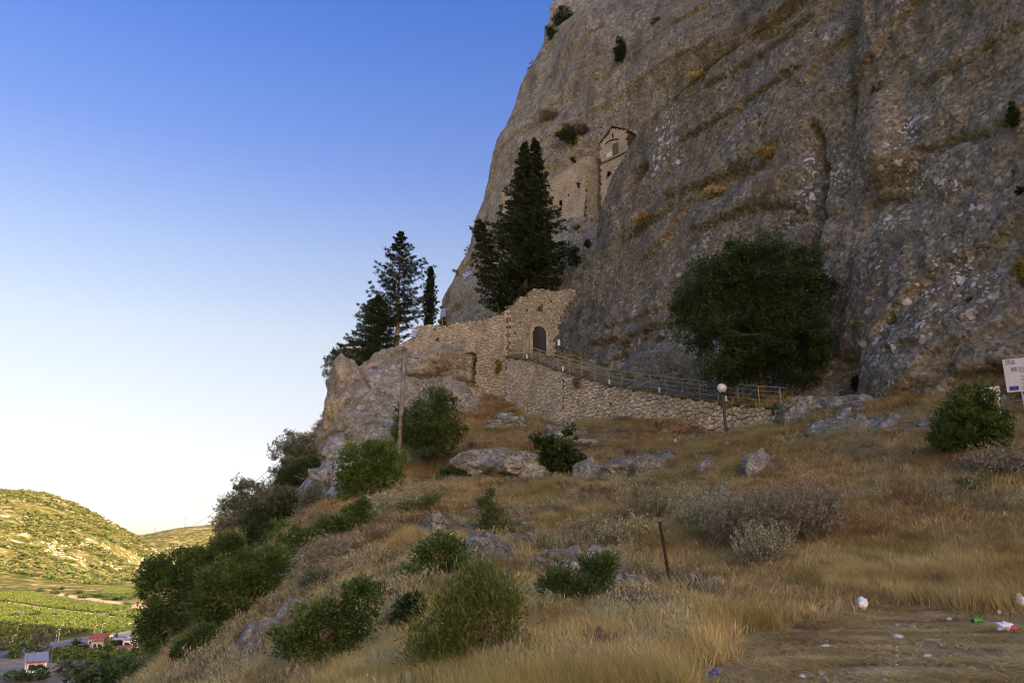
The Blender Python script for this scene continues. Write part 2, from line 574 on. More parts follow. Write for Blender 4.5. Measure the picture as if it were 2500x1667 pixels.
BUMPS = []   # (u, z, su, sz, amount): noses (+) and niches (-)
def nose(px, py, su, sz, amt):
    u, z = cliff_uz(px, py)
    BUMPS.append((u, z, su, sz, amt))
nose(2150, 330, 1.3, 3.0, 1.3); nose(2170, 405, 1.6, 0.9, 0.9); nose(2205, 470, 1.2, 1.3, -0.7)
nose(1560, 425, 1.1, 0.8, -1.7); nose(1545, 450, 0.8, 0.7, -0.7); nose(1990, 560, 0.35, 6.0, -0.9); nose(1985, 440, 0.3, 4.0, -0.7)
nose(2060, 150, 1.6, 9.0, -0.6); nose(1850, 470, 4.5, 1.1, 0.7); nose(1800, 430, 4.0, 0.9, -0.5)
nose(2300, 880, 4.0, 2.0, 0.9); nose(2050, 930, 1.2, 1.6, -1.2); nose(1600, 900, 5, 1.6, 1.0); nose(1480, 880, 3, 1.0, 0.8)
nose(1930, 30, 3.0, 1.6, -0.8); nose(1640, 190, 2.5, 0.8, 0.5); nose(2440, 930, 1.6, 0.5, -1.4); nose(2440, 700, 3.0, 3.0, -0.8)

CRACKS = []   # surveyed cracks and ledges: polyline in (u, z), groove depth, ledge above
def crack(pxs, depth, ledge=0.0, wid=0.2):
    CRACKS.append((np.array([cliff_uz(*p) for p in pxs]), depth, ledge, wid))
crack([(1978, 300), (1986, 380), (1992, 450), (1988, 530), (1985, 600)], 0.9, 0, 0.22)
crack([(1690, 565), (1760, 545), (1830, 520), (1900, 500), (1965, 512)], 0.5, 0.35)
crack([(1900, 560), (1960, 535), (2030, 515)], 0.4, 0.15)
crack([(1640, 480), (1720, 455), (1800, 420), (1880, 388)], 0.5, 0.5)
crack([(2110, 500), (2180, 482), (2235, 468)], 0.45, 0.2)
crack([(1480, 800), (1560, 780), (1640, 745), (1720, 700)], 0.35, 0.3)
crack([(1440, 845), (1540, 822), (1640, 790)], 0.45, 0.4)
crack([(1660, 345), (1760, 290), (1860, 225), (1960, 165)], 0.55, 0.5)
crack([(1720, 215), (1800, 170), (1900, 105), (1990, 40)], 0.45, 0.4)
crack([(2230, 375), (2330, 345), (2420, 315), (2510, 285)], 0.45, 0.3)
crack([(2240, 215), (2340, 160), (2440, 105), (2510, 70)], 0.45, 0.3)
crack([(2085, -20), (2078, 110), (2070, 230), (2060, 330)], 0.6, 0, 0.3)
crack([(2150, -20), (2140, 110), (2128, 240), (2120, 340)], 0.4, 0, 0.25)
crack([(1520, 585), (1580, 548), (1640, 520)], 0.45, 0.5)
crack([(2260, 975), (2330, 930), (2380, 880)], 0.4, 0.2)
crack([(2380, 965), (2440, 950), (2510, 955)], 0.6, 0.5)
crack([(2180, 862), (2260, 850), (2340, 800), (2420, 760)], 0.35, 0.3)
crack([(1850, 650), (1950, 615), (2060, 600)], 0.3, 0.2)
crack([(1850, 90), (1930, 50), (2020, -10)], 0.5, 0.4)

def cliff_disp(u, z):
    q = np.stack([u, z * 0.9, np.zeros_like(u)], 1)
    d = 0.70 * fbm(q * 0.055 + 3.1, 3) + 0.30 * fbm(q * 0.21 + 9, 3) + 0.18 * fbm(q * 0.9 + 2, 4, 0.65)
    # slanting beds with undercut lower lips
    w = (z * 0.93 + u * 0.42 + 2.2 * fbm(q * 0.09 + 40, 3)) / 4.6
    fr = w - np.floor(w)
    bed = sstep(0.0, 0.10, fr) * (1 - fr)
    msk = sstep(-0.15, 0.35, fbm(q * 0.07 + 70, 2))
    d += 0.55 * msk * bed
    w2 = (z * 0.95 + u * 0.30 + 0.9 * fbm(q * 0.2 + 60, 3)) / 1.45
    fr2 = w2 - np.floor(w2)
    d += 0.16 * sstep(-0.1, 0.3, fbm(q * 0.13 + 91, 2)) * sstep(0, 0.14, fr2) * (1 - fr2)
    # pockmarks
    d -= 0.20 * sstep(0.42, 0.75, fbm(q * 0.75 + 21, 2))
    wob_u = u + 0.35 * fbm(q * 0.8 + 33, 3); wob_z = z + 0.35 * fbm(q * 0.8 + 55, 3)
    for pl, dep, led, wid in CRACKS:
        lo, hi = pl.min(0) - 4.5, pl.max(0) + 4.5
        sel = np.nonzero((u > lo[0]) & (u < hi[0]) & (z > lo[1]) & (z < hi[1]))[0]
        if len(sel) == 0: continue
        best = np.full(len(sel), 9e9); side = np.zeros(len(sel)); inside = np.zeros(len(sel), bool)
        pu, pz = wob_u[sel], wob_z[sel]
        for a, c in zip(pl[:-1], pl[1:]):
            v = c - a; L2 = v @ v
            tt_ = ((pu - a[0]) * v[0] + (pz - a[1]) * v[1]) / L2
            tc = np.clip(tt_, 0, 1)
            dx, dz = pu - (a[0] + tc * v[0]), pz - (a[1] + tc * v[1])
            dd_ = np.hypot(dx, dz); m_ = dd_ < best
            best = np.where(m_, dd_, best); side = np.where(m_, dz, side)
            inside = np.where(m_, (tt_ > -0.02) & (tt_ < 1.02), inside)
        d[sel] -= dep * np.exp(-(best / wid) ** 2)
        if led: d[sel] += led * np.where((side > 0) & inside, np.exp(-best / 1.4), 0)
    for (bu, bz, su, sz, amt) in BUMPS:
        e = ((u - bu) / su) ** 2 + ((z - bz) / sz) ** 2
        d += amt * np.exp(-e * e * 0.7)
    return d

def cliff_pt(u, z, back=0.0):
    u = np.ravel(np.asarray(u, float)); z = np.ravel(np.asarray(z, float))
    R = 6.0
    ue = u_edge(z) + 2.4
    k = np.clip((u - (ue - R)) / R, 0, 1)
    rnd = 2.5 * (1 - np.sqrt(np.maximum(1 - k ** 2.4, 0)))
    D = cliff_lean(z) - cliff_disp(u, z) * (1 - 0.6 * k ** 3) + rnd + back
    xy = CO[None] + u[:, None] * CU[None] + D[:, None] * CN[None]
    return np.stack([xy[:, 0], xy[:, 1], z], 1)

zs = np.concatenate([np.arange(-4, 72, 0.21), np.arange(72, 116, 1.2)])
su_ = np.concatenate([np.linspace(-190, -30, 60)[:-1], np.linspace(-30, -12, 40)[:-1], np.linspace(-12, 0, 330)])  # 0 = the far edge
frac = (su_ + 12) / 12
rows = []
for z in zs:
    ue = float(u_edge(z)) + 2.4
    uu = np.where(su_ < -12, -12 + (su_ + 12) * 1.0, -12 + frac * (ue + 12))
    rows.append(uu)
U = np.array(rows)
ZZ = np.repeat(zs[:, None], U.shape[1], 1)
ZZ = np.minimum(ZZ, 41 + 95 * sstep(-80, -22, U) + 0.04 * ZZ)  # unseen right end lowered to let more sky light in
V = cliff_pt(U, ZZ)
nr, nc = U.shape
# sides that run back into the mountain so that the mass is solid
edge = V.reshape(nr, nc, 3)[:, -1, :]
b1 = edge + np.array([*(CN * 14), 0]); b2 = edge + np.array([*(CN * 45), 0])
VV = np.concatenate([V.reshape(nr, nc, 3), b1[:, None], b2[:, None]], 1)
top = VV[-1:] + np.array([*(CN * 60), 3.0])
VV = np.concatenate([VV, top], 0)
tag(link('cliff', np_mesh('cliff', VV.reshape(-1, 3), grid_faces(nr + 1, nc + 2), M['cliff'], True)), kind='structure')

# ---- the pale crag behind the gate
_b = [(1075,793,118),(1081,734,119),(1095,701,119),(1121,659,121),(1145,603,122),(1160,543,124),(1188,465,126),(1202,387,128),(1211,351,129),(1221,325,130),(1235,316,130),
 (1241,295,132),(1255,259,134),(1270,217,136),(1288,176,138),(1315,137,141),(1328,98,143),(1330,71,145),(1343,39,147),(1345,0,149)]
BE = np.array([P(*c) for c in _b])
_bi = [(1150,740,108),(1200,700,106),(1250,740,98),(1300,690,97),(1350,655,95),(1400,600,98),(1430,580,99),(1250,600,111),(1200,560,116),(1250,500,114.5),(1300,430,114),(1345,385,113),(1430,345,111),(1500,290,111),(1560,270,108),
 (1450,200,117),(1550,140,111),(1640,150,103),(1740,80,100),(1400,60,128),(1500,30,121),(1650,10,110),(1800,5,103),(1300,250,125),(1250,340,123),(1350,150,131),(1700,300,104),(1900,100,99),(1500,480,104),(1450,500,105),(1300,330,119),(1600,400,103),(1400,300,114)]
BI = np.array([P(*c) for c in _bi])
BC = np.concatenate([BE, BI, np.array([[20, 150, 118], [35, 128, 118], [50, 115, 118], [55, 100, 60], [50, 92, 20], [20, 92, 16], [0, 98, 18], [-10, 108, 18]], float)])
_nb = len(BC)
def _phb(r): return np.sqrt(r * r + 3.0 ** 2)
_Ab = _phb(np.linalg.norm(BC[:, None, [0, 2]] - BC[None, :, [0, 2]], axis=2)) - np.eye(_nb) * 0.25
_Bb = np.hstack([np.ones((_nb, 1)), BC[:, [0, 2]]])
_wb = np.linalg.solve(np.block([[_Ab, _Bb], [_Bb.T, np.zeros((3, 3))]]), np.concatenate([BC[:, 1], np.zeros(3)]))

def crag_y(x, z):
    q = np.stack([np.ravel(x), np.ravel(z)], 1).astype(float)
    out = np.zeros(len(q))
    for s in range(0, len(q), 40000):
        c = q[s:s + 40000]
        r = np.linalg.norm(c[:, None, :] - BC[None, :, [0, 2]], axis=2)
        out[s:s + 40000] = _phb(r) @ _wb[:_nb] + _wb[_nb] + c @ _wb[_nb + 1:]
    return out

_oe = np.argsort(BE[:, 2])
def x_edge(z):
    return np.interp(z, np.concatenate([[10], BE[_oe, 2], [130]]), np.concatenate([[BE[_oe[0], 0] - 1.5], BE[_oe, 0], [BE[_oe[-1], 0] + 3]]))

def crag_pt(x, z):
    x = np.ravel(np.asarray(x, float)); z = np.ravel(np.asarray(z, float))
    y = crag_y(x, z)
    q = np.stack([x, z, 0.3 * y], 1)
    s = sstep(0, 6, x - x_edge(z))
    d = 1.5 * fbm(q * 0.06 + 11, 3) * (0.3 + 0.7 * s) + 1.0 * fbm(q * 0.17 + 5, 3) + 0.42 * fbm(q * 0.62 + 8, 4, 0.6)
    w = (z * 0.95 - x * 0.25 + 2.0 * fbm(q * 0.08 + 30, 3)) / 6.0
    fr = w - np.floor(w)
    d += 0.9 * sstep(-0.2, 0.3, fbm(q * 0.06 + 77, 2)) * sstep(0, 0.12, fr) * (1 - fr)
    # fluting under the overhang above the chapel
    fl = np.exp(-(((x - 14) / 7) ** 2 + ((z - 66) / 16) ** 2))
    d += 0.8 * fl * fbm(np.stack([x * 0.55, z * 0.07, np.zeros_like(x)], 1) + 3, 3)
    d -= 0.6 * sstep(0.50, 0.8, fbm(q * 0.36 + 51, 2))
    return np.stack([x, y - d, z], 1)

zs = np.concatenate([np.arange(12, 104, 0.28), np.arange(104, 120, 1.5)])
cc = np.linspace(0, 1, 230) ** 1.15
rows = [x_edge(z) + cc * (58 - x_edge(z)) for z in zs]
U = np.array(rows); ZZ = np.repeat(zs[:, None], U.shape[1], 1)
V = crag_pt(U, ZZ).reshape(len(zs), -1, 3)
e = V[:, 0, :]
k1 = e + np.array([0.4, 6, 0]); k2 = e + np.array([2, 14, 0]); k3 = e + np.array([7, 26, 0])
VV = np.concatenate([k3[:, None], k2[:, None], k1[:, None], V], 1)
top = VV[-1:] + np.array([4.0, 25, 2.0])
VV = np.concatenate([VV, top], 0)
tag(link('rock_crag', np_mesh('rock_crag', VV.reshape(-1, 3), grid_faces(VV.shape[0], VV.shape[1]), M['cliff_pale'], True)), kind='structure')

# ---- the mountain behind them (keeps this whole side of the valley in shade)
poly = np.array([[12, 168], [48, 144], [165, 66], [260, -20], [240, -220], [118, -168], [70, -70], [43, 20], [32, 48], [30, 70], [36, 110], [30, 130], [16, 150]], float)
cen = np.array([110, 10.0])
ringsV = []
K = 200
tt = np.linspace(0, 1, K, endpoint=False)
seg = np.linalg.norm(np.roll(poly, -1, 0) - poly, axis=1)
cum = np.concatenate([[0], np.cumsum(seg)]) / seg.sum()
bx = np.interp(tt, cum, np.append(poly[:, 0], poly[0, 0])); by = np.interp(tt, cum, np.append(poly[:, 1], poly[0, 1]))
for f, z in ((0, VZ - 2), (0, 20), (0.005, 60), (0.012, 98), (0.03, 106), (0.08, 112), (0.2, 121), (0.4, 132), (0.7, 140), (0.98, 143)):
    q = np.stack([bx + (cen[0] - bx) * f, by + (cen[1] - by) * f, np.full(K, z)], 1)
    q[:, 2] += (1.5 if z > 70 else 0) * fbm(q * 0.03, 2)
    uu_ = (q[:, :2] - CO) @ CU
    lim = 42 + 106 * sstep(-80, -22, uu_)             # unseen ridge cut low here so more sky light reaches the slope
    q[:, 2] = np.minimum(q[:, 2], lim + 0.04 * np.maximum(q[:, 2] - lim, 0))
    q[:, :2] += (1.0 * fbm(q * 0.05 + 9, 2))[:, None] * (0 if z > 70 else 1)
    ringsV.append(q)
RV = np.array(ringsV)
ring_f = []
for j in range(len(RV) - 1):
    i = np.arange(K); i2 = (i + 1) % K
    ring_f.append(np.stack([j * K + i, j * K + i2, (j + 1) * K + i2, (j + 1) * K + i], 1))
tag(link('mountain', np_mesh('mountain', RV.reshape(-1, 3), np.concatenate(ring_f), M['cliff_pale'], True)), kind='structure')

# ---- the valley floor, reaching the horizon
def valley(px, py, z=VZ):
    r = ray(px, py)
    return r * (z / r[2])

t = NT('valley_soil', 1.0, 0.05)
co = t.pos()
a = t.noise(co, 0.02, 6, 0.6, 0.5); b_ = t.noise(co, 0.35, 6, 0.7)
col = t.ramp(a, [(0.38, (0.100, 0.105, 0.035)), (0.5, (0.17, 0.145, 0.06)), (0.62, (0.30, 0.22, 0.12))])
col = t.mix(0.8, col, t.ramp(b_, [(0.3, 0.5), (0.5, 1.0), (0.7, 1.5)]), 'MULTIPLY')
t.color(col).bump(b_, 0.6, 1.0)
M['valley'] = t.m
mb = MB()
ys = [-400, -50, 60, 150, 250, 350, 500, 700, 1000, 1500, 2500, 5000, 12000]
xs = [-12000, -4000, -2000, -1200, -800, -500, -300, -150, 0, 150, 400, 1000, 3000, 12000]
Vv = np.array([[x, y, VZ] for y in ys for x in xs], float)
tag(link('valley_floor', np_mesh('valley_floor', Vv, grid_faces(len(ys), len(xs)), M['valley'])), kind='structure')

# ---- hills across the valley
def valley_d(px, py, d):
    return P(px, py, d)

def hill_main(x, y):
    """height above the valley floor"""
    px = CX + F * x / (y * 1.0)          # bearing
    th = x / y                           # tangent of the bearing
    # crest height profile along the bearing, as surveyed on the skyline
    prof_t = np.array([-1.6, -1.1, -0.8, -0.66, -0.612, -0.585, -0.548, -0.515, -0.49, -0.465, -0.435, -0.41, -0.30, 0.0])
    prof_h = np.array([150, 175, 178, 171, 168, 160, 139, 112, 90, 70, 36, 14, 0, 0])
    ch = np.interp(th, prof_t, prof_h)
    y0 = np.interp(th, [-1.2, -0.66, -0.5, -0.42], [760, 900, 1130, 1420])
    y1 = np.interp(th, [-1.2, -0.66, -0.5, -0.42], [1750, 1780, 1820, 1850])
    s = np.clip((y - y0) / (y1 - y0), 0, 1)
    rise = np.sin(s * math.pi / 2) ** 1.15
    fall = np.where(y > y1, np.exp(-((y - y1) / 700) ** 2), 1)
    # a lower spur in front on the left
    spur = np.interp(th, [-1.2, -0.75, -0.655, -0.60, -0.555, -0.5, -0.44], [70, 62, 50, 33, 17, 6, 0])
    sp = spur * np.exp(-((y - 1080) / 200) ** 2)
    return np.maximum(ch * rise * fall, sp) + 0.3 * np.minimum(ch * rise, sp)

t = NT('far_hill_scrub', 1.0, 0.0)
co = t.pos()
a = t.noise(co, 0.006, 6, 0.62, 0.6); b_ = t.noise(co, 0.05, 8, 0.75); c2 = t.noise(t.pos((0.012, 0.012, 0.07)), 1.0, 6, 0.7, 0.6)
col = t.ramp(b_, [(0.34, (0.050, 0.062, 0.018)), (0.47, (0.10, 0.105, 0.032)), (0.57, (0.20, 0.17, 0.065)), (0.68, (0.38, 0.30, 0.17))])
bare = t.math('MULTIPLY', t.ramp(c2, [(0.54, 0.0), (0.62, 1.0)]), t.ramp(b_, [(0.38, 0.0), (0.56, 1.0)]))
col = t.mix(bare, col, (0.46, 0.36, 0.22))
t.color(col)
t.bump(b_, 1.0, 6.0)
M['hill'] = t.m
ths = np.linspace(-1.5, 0.05, 420)
yy = np.concatenate([np.linspace(700, 1500, 110)[:-1], np.linspace(1500, 2600, 50)])
TH, YY = np.meshgrid(ths, yy)
XX = TH * YY
hh = hill_main(XX.ravel(), YY.ravel())
q = np.stack([XX.ravel(), YY.ravel(), np.zeros(XX.size)], 1)
hh = hh + (6 * fbm(q * 0.006, 4) + 1.5 * fbm(q * 0.03, 3)) * np.clip(hh / 30, 0, 1) - 0.6
HV = np.stack([XX.ravel(), YY.ravel(), VZ + hh], 1)
tag(link('hill', np_mesh('hill', HV, grid_faces(len(yy), len(ths)), M['hill'], True)), kind='structure')
def hill_z(x, y):
    h = hill_main(np.ravel(x), np.ravel(y))
    q = np.stack([np.ravel(x), np.ravel(y), np.zeros(np.size(x))], 1)
    return VZ + h + (6 * fbm(q * 0.006, 4) + 1.5 * fbm(q * 0.03, 3)) * np.clip(h / 30, 0, 1) - 0.6

# the farther ridge
ths = np.linspace(-2.2, 1.8, 300); yy = np.linspace(2300, 4200, 40)
TH, YY = np.meshgrid(ths, yy)
ch = np.interp(TH.ravel(), [-2.2, -1.2, -0.7, -0.52, -0.46, -0.44, -0.41, -0.38, -0.32, -0.2, 0, 0.5, 1.8], [120, 140, 120, 92, 100, 112, 126, 134, 142, 150, 130, 110, 120])
s = np.sin(np.clip((YY.ravel() - 2300) / 900, 0, 1) * math.pi / 2) * np.where(YY.ravel() > 3200, np.exp(-((YY.ravel() - 3200) / 600) ** 2), 1)
q = np.stack([(TH * YY).ravel(), YY.ravel(), np.zeros(TH.size)], 1)
hh = ch * s * 1.13 + 9 * fbm(q * 0.003, 4) * s - 1
tag(link('far_ridge_hill', np_mesh('far_ridge_hill', np.stack([q[:, 0], q[:, 1], VZ + hh], 1), grid_faces(len(yy), len(ths)), M['hill'], True)), kind='structure')
# ================================================================== masonry
def vplane(A, B):
    """vertical plane through two points: returns hit(px,py), frame (origin, along, normal towards the viewer)"""
    A = np.asarray(A, float); B = np.asarray(B, float)
    al = np.array([B[0] - A[0], B[1] - A[1], 0.0]); L = np.linalg.norm(al); al /= L
    nm = np.array([al[1], -al[0], 0.0])
    if nm @ A > 0: nm = -nm
    def hit(px, py):
        r = ray(px, py)
        return r * ((A @ nm) / (r @ nm))
    return hit, A, al, nm, L

def to2d(p, A, al):
    return np.array([(p - A) @ al, p[2]])

def clip_half(poly, m, n):
    out = []
    k = len(poly)
    for i in range(k):
        a, b = poly[i], poly[(i + 1) % k]
        da = (a[0] - m[0]) * n[0] + (a[1] - m[1]) * n[1]
        db = (b[0] - m[0]) * n[0] + (b[1] - m[1]) * n[1]
        if da <= 0: out.append(a)
        if da * db < 0:
            s = da / (da - db)
            out.append((a[0] + (b[0] - a[0]) * s, a[1] + (b[1] - a[1]) * s))
    return out

def in_poly(p, poly):
    c = False
    j = len(poly) - 1
    for i in range(len(poly)):
        xi, yi = poly[i]; xj, yj = poly[j]
        if (yi > p[1]) != (yj > p[1]) and p[0] < (xj - xi) * (p[1] - yi) / (yj - yi) + xi:
            c = not c
        j = i
    return c

def rubble(outline, su, sv, rng, jit=0.46, joint=0.035, holes=(), vj=1.05):
    """irregular fitted stones inside a 2-d outline: list of polygons (shrunk by the joint)"""
    xs_ = [p[0] for p in outline]; ys_ = [p[1] for p in outline]
    nx, ny = int((max(xs_) - min(xs_)) / su) + 3, int((max(ys_) - min(ys_)) / sv) + 3
    x0, y0 = min(xs_) - su, min(ys_) - sv
    seeds = {}
    for j in range(-1, ny + 1):
        off = rng.uniform(0, 1)
        for i in range(-1, nx + 1):
            seeds[i, j] = (x0 + (i + off + rng.uniform(-jit, jit)) * su, y0 + (j + rng.uniform(-jit, jit) * vj) * sv)
    out = []
    asp = su / sv
    for (i, j), s in seeds.items():
        if not in_poly(s, outline): continue
        if any(in_poly(s, h) for h in holes): continue
        poly = [(s[0] - 1.6 * su, s[1] - 1.6 * sv), (s[0] + 1.6 * su, s[1] - 1.6 * sv), (s[0] + 1.6 * su, s[1] + 1.6 * sv), (s[0] - 1.6 * su, s[1] + 1.6 * sv)]
        for dj in (-2, -1, 0, 1, 2):
            for di in (-3, -2, -1, 0, 1, 2, 3):
                q = seeds.get((i + di, j + dj))
                if q is None or (di == 0 and dj == 0): continue
                m = ((s[0] + q[0]) / 2, (s[1] + q[1]) / 2)
                # anisotropic metric keeps stones as wide as the cells are
                n = ((q[0] - s[0]) / (asp * asp), (q[1] - s[1]))
                poly = clip_half(poly, m, n)
                if len(poly) < 3: break
            if len(poly) < 3: break
        if len(poly) < 3: continue
        cx = sum(p[0] for p in poly) / len(poly); cy = sum(p[1] for p in poly) / len(poly)
        # merge very short edges, shrink by the joint
        pp = []
        for p in poly:
            if not pp or math.hypot(p[0] - pp[-1][0], p[1] - pp[-1][1]) > 0.15 * sv: pp.append(p)
        if len(pp) < 3: continue
        res = []
        for p in pp:
            dx, dy = p[0] - cx, p[1] - cy
            L = math.hypot(dx, dy) + 1e-6
            k = max(0.3, 1 - joint * rng.uniform(0.7, 1.5) / L)
            res.append((cx + dx * k, cy + dy * k))
        out.append(((cx, cy), res))
    return out

def stone_geo(poly, c, A, al, nm, proud, rng, sink=0.12):
    """a stone with a worn, slightly domed face; returns verts, faces in world space"""
    n = len(poly)
    V, Fs = [], []
    def w(p, h): return A * np.array([1, 1, 0]) + al * p[0] + np.array([0, 0, p[1]]) + nm * h
    pr = proud * rng.uniform(0.5, 1.4)
    tx, ty = rng.uniform(-0.1, 0.1), rng.uniform(-0.1, 0.1)
    def tilt(p): return (p[0] - c[0]) * tx + (p[1] - c[1]) * ty
    for p in poly: V.append(w(p, -sink))
    for p in poly: V.append(w((c[0] + (p[0] - c[0]) * 0.98, c[1] + (p[1] - c[1]) * 0.98), pr * 0.5 + tilt(p)))
    for p in poly: V.append(w((c[0] + (p[0] - c[0]) * 0.78, c[1] + (p[1] - c[1]) * 0.78), pr + tilt(p) + rng.uniform(-0.015, 0.015)))
    for i in range(n):
        i2 = (i + 1) % n
        Fs.append((i, i2, n + i2, n + i)); Fs.append((n + i, n + i2, 2 * n + i2, 2 * n + i))
    Fs.append(tuple(range(2 * n, 3 * n)))
    return V, Fs

def stone_mat(name, cols, spread=1.0, bump=0.5):
    """stone whose shade comes from each stone's own number (attribute 'tint')"""
    t = NT(name, 0.95, 0.1)
    co = t.pos()
    a = t.attr('tint')
    col = t.ramp(a, [(i / (len(cols) - 1), c) for i, c in enumerate(cols)])
    f1 = t.noise(co, 5.0, 6, 0.7); f2 = t.noise(co, 0.5, 4, 0.6)
    col = t.mix(0.8, col, t.ramp(f1, [(0.3, 0.6), (0.5, 1.0), (0.7, 1.35)]), 'MULTIPLY')
    col = t.mix(0.7, col, t.ramp(f2, [(0.35, 0.72), (0.6, 1.12)]), 'MULTIPLY')
    t.color(col).bump(f1, bump, 0.06)
    return t.m

M['stone_warm'] = stone_mat('warm_rubble_stone', [(0.385, 0.323, 0.211), (0.512, 0.431, 0.282), (0.462, 0.351, 0.219), (0.589, 0.529, 0.374), (0.449, 0.416, 0.310)])
M['stone_wall'] = stone_mat('retaining_wall_stone', [(0.369, 0.323, 0.213), (0.529, 0.455, 0.291), (0.458, 0.346, 0.213), (0.618, 0.578, 0.410), (0.428, 0.429, 0.330)])
M['stone_grey'] = stone_mat('grey_rubble_stone', [(0.243, 0.227, 0.161), (0.340, 0.320, 0.219), (0.291, 0.260, 0.178), (0.388, 0.378, 0.273), (0.304, 0.307, 0.238)])
M['stone_fine'] = stone_mat('coursed_limestone', [(0.453, 0.378, 0.263), (0.547, 0.469, 0.327), (0.501, 0.404, 0.276), (0.547, 0.522, 0.380)])
M['mortar'] = plain('lime_mortar', (0.13, 0.095, 0.060), 1.0, 0.0, 0.3, 3.0)
M['mortar_grey'] = plain('old_mortar', (0.16, 0.128, 0.085), 1.0, 0.0, 0.3, 3.0)

def joined_stones(name, geos, mat, parent, loc, rng):
    Vs, Fq, tint = [], [], []
    b = 0
    for V, Fs in geos:
        Vs.append(np.asarray(V) - loc); tint += [rng.uniform(0, 1)] * len(V)
        Fq += [tuple(i + b for i in f) for f in Fs]; b += len(V)
    me = bpy.data.meshes.new(name)
    me.from_pydata(np.concatenate(Vs).tolist(), [], Fq)
    at = me.attributes.new('tint', 'FLOAT', 'POINT'); at.data.foreach_set('value', np.asarray(tint, np.float32))
    me.materials.append(mat)
    o = link(name, me, parent)
    o['kind'] = 'stuff'
    return o

def wall_thing(name, label, cat, hitinfo, outline_px, thick, su, sv, stone, mortar, proud=0.05, joint=0.03, holes_px=(), seed=1, openings=()):
    hit, A, al, nm, L = hitinfo
    pts = [hit(*p) for p in outline_px]
    loc = np.array([pts[0][0], pts[0][1], min(p[2] for p in pts)])
    root = thing(name, label, cat, loc)
    mb = MB()
    mb.prism([p - nm * 0.03 - loc for p in pts], -nm * thick)
    mb.build('wall_body', mortar, root)
    rng = random.Random(seed)
    out2 = [to2d(p, A, al) for p in pts]
    holes = [[to2d(hit(*p), A, al) for p in h] for h in holes_px]
    st = rubble(out2, su, sv, rng, joint=joint, holes=holes)
    geos = [stone_geo(q, c, A, al, nm, proud, rng) for c, q in st]
    joined_stones('stones', geos, stone, root, loc, rng)
    return root, loc

# ---- retaining wall along the ramp: nearest stones one by one
_wt = [(1236,872,70.0),(1286,878,66.5),(1374,909,61),(1487,941,56.5),(1609,962,52),(1772,984,47),(1888,996,44.2),(1934,1001,43)]
_wb_px = [(1236,990),(1288,1022),(1374,1024),(1487,1014),(1609,1020),(1772,1030),(1888,1038),(1934,1040)]
WT = np.array([P(*c) for c in _wt])
WBZ = []
for tpt, (bx_, by_) in zip(WT, _wb_px):
    r = ray(bx_, by_); d = np.hypot(tpt[0], tpt[1]) / np.hypot(r[0], r[1])
    WBZ.append(r[2] * d)
WBZ = np.array(WBZ)
wall_loc = np.array([WT[4][0], WT[4][1], WBZ[4]])
rw = thing('retaining_wall', 'long low retaining wall of fitted tan stones under the railed ramp', 'wall', wall_loc)
body = MB()
all_st = []
rng = random.Random(11)
for k in range(len(WT) - 1):
    a_, b2_ = WT[k], WT[k + 1]
    al = np.array([b2_[0] - a_[0], b2_[1] - a_[1], 0]); L = np.linalg.norm(al); al /= L
    nm = np.array([al[1], -al[0], 0]);
    if nm @ a_ > 0: nm = -nm
    out2 = [(0, WBZ[k] - 0.7), (L, WBZ[k + 1] - 0.7), (L, b2_[2]), (0, a_[2])]
    q = [a_ * np.array([1, 1, 0]) + al * u + np.array([0, 0, z]) - nm * 0.05 - wall_loc for u, z in out2]
    body.prism(q, -nm * 0.55)
    near = np.clip((62 - np.hypot(*a_[:2])) / 18, 0, 1)
    s = 0.25 + 0.06 * near
    for c, poly in rubble(out2, s * 1.12, s, rng, joint=0.028):
        mid = a_ * np.array([1, 1, 0]) + al * c[0] + np.array([0, 0, c[1]])
        w_px = F * (max(p[0] for p in poly) - min(p[0] for p in poly)) / depth_of(mid)
        all_st.append((w_px, stone_geo(poly, c, a_, al, nm, 0.055, rng), c[1] > lerp(WBZ[k], WBZ[k + 1], c[0] / L) - 0.25))
body.build('wall_body', M['mortar'], rw)
all_st.sort(key=lambda s: -(s[0] + (100 if s[2] else 0)))
for w_px, (V, Fs), vis in all_st[:300]:
    V = np.asarray(V); c = V.mean(0)
    me = bpy.data.meshes.new('stone'); me.from_pydata((V - c).tolist(), [], Fs)
    at = me.attributes.new('tint', 'FLOAT', 'POINT'); at.data.foreach_set('value', np.full(len(V), rng.uniform(0, 1), np.float32))
    me.materials.append(M['stone_wall'])
    link('stone', me, rw, c - wall_loc)
joined_stones('small_stones', [g for _, g, _ in all_st[300:]], M['stone_wall'], rw, wall_loc, rng)
# coping
cp_ = MB()
for k in range(len(WT) - 1):
    a_, b2_ = WT[k] - wall_loc, WT[k + 1] - wall_loc
    al = b2_ - a_; nm = np.array([al[1], -al[0], 0]); nm /= np.linalg.norm(nm)
    if nm @ WT[k] > 0: nm = -nm
    o1 = a_ + nm * 0.10; o2 = b2_ + nm * 0.10; i1 = a_ - nm * 0.75; i2 = b2_ - nm * 0.75
    up = np.array([0, 0, 0.11])
    V = [o1, o2, i2, i1, o1 + up, o2 + up, i2 + up, i1 + up]
    cp_.add(V, [(0, 1, 5, 4), (1, 2, 6, 5), (2, 3, 7, 6), (3, 0, 4, 7), (4, 5, 6, 7), (3, 2, 1, 0)])
cp_.build('coping', M['mortar_grey'], rw)

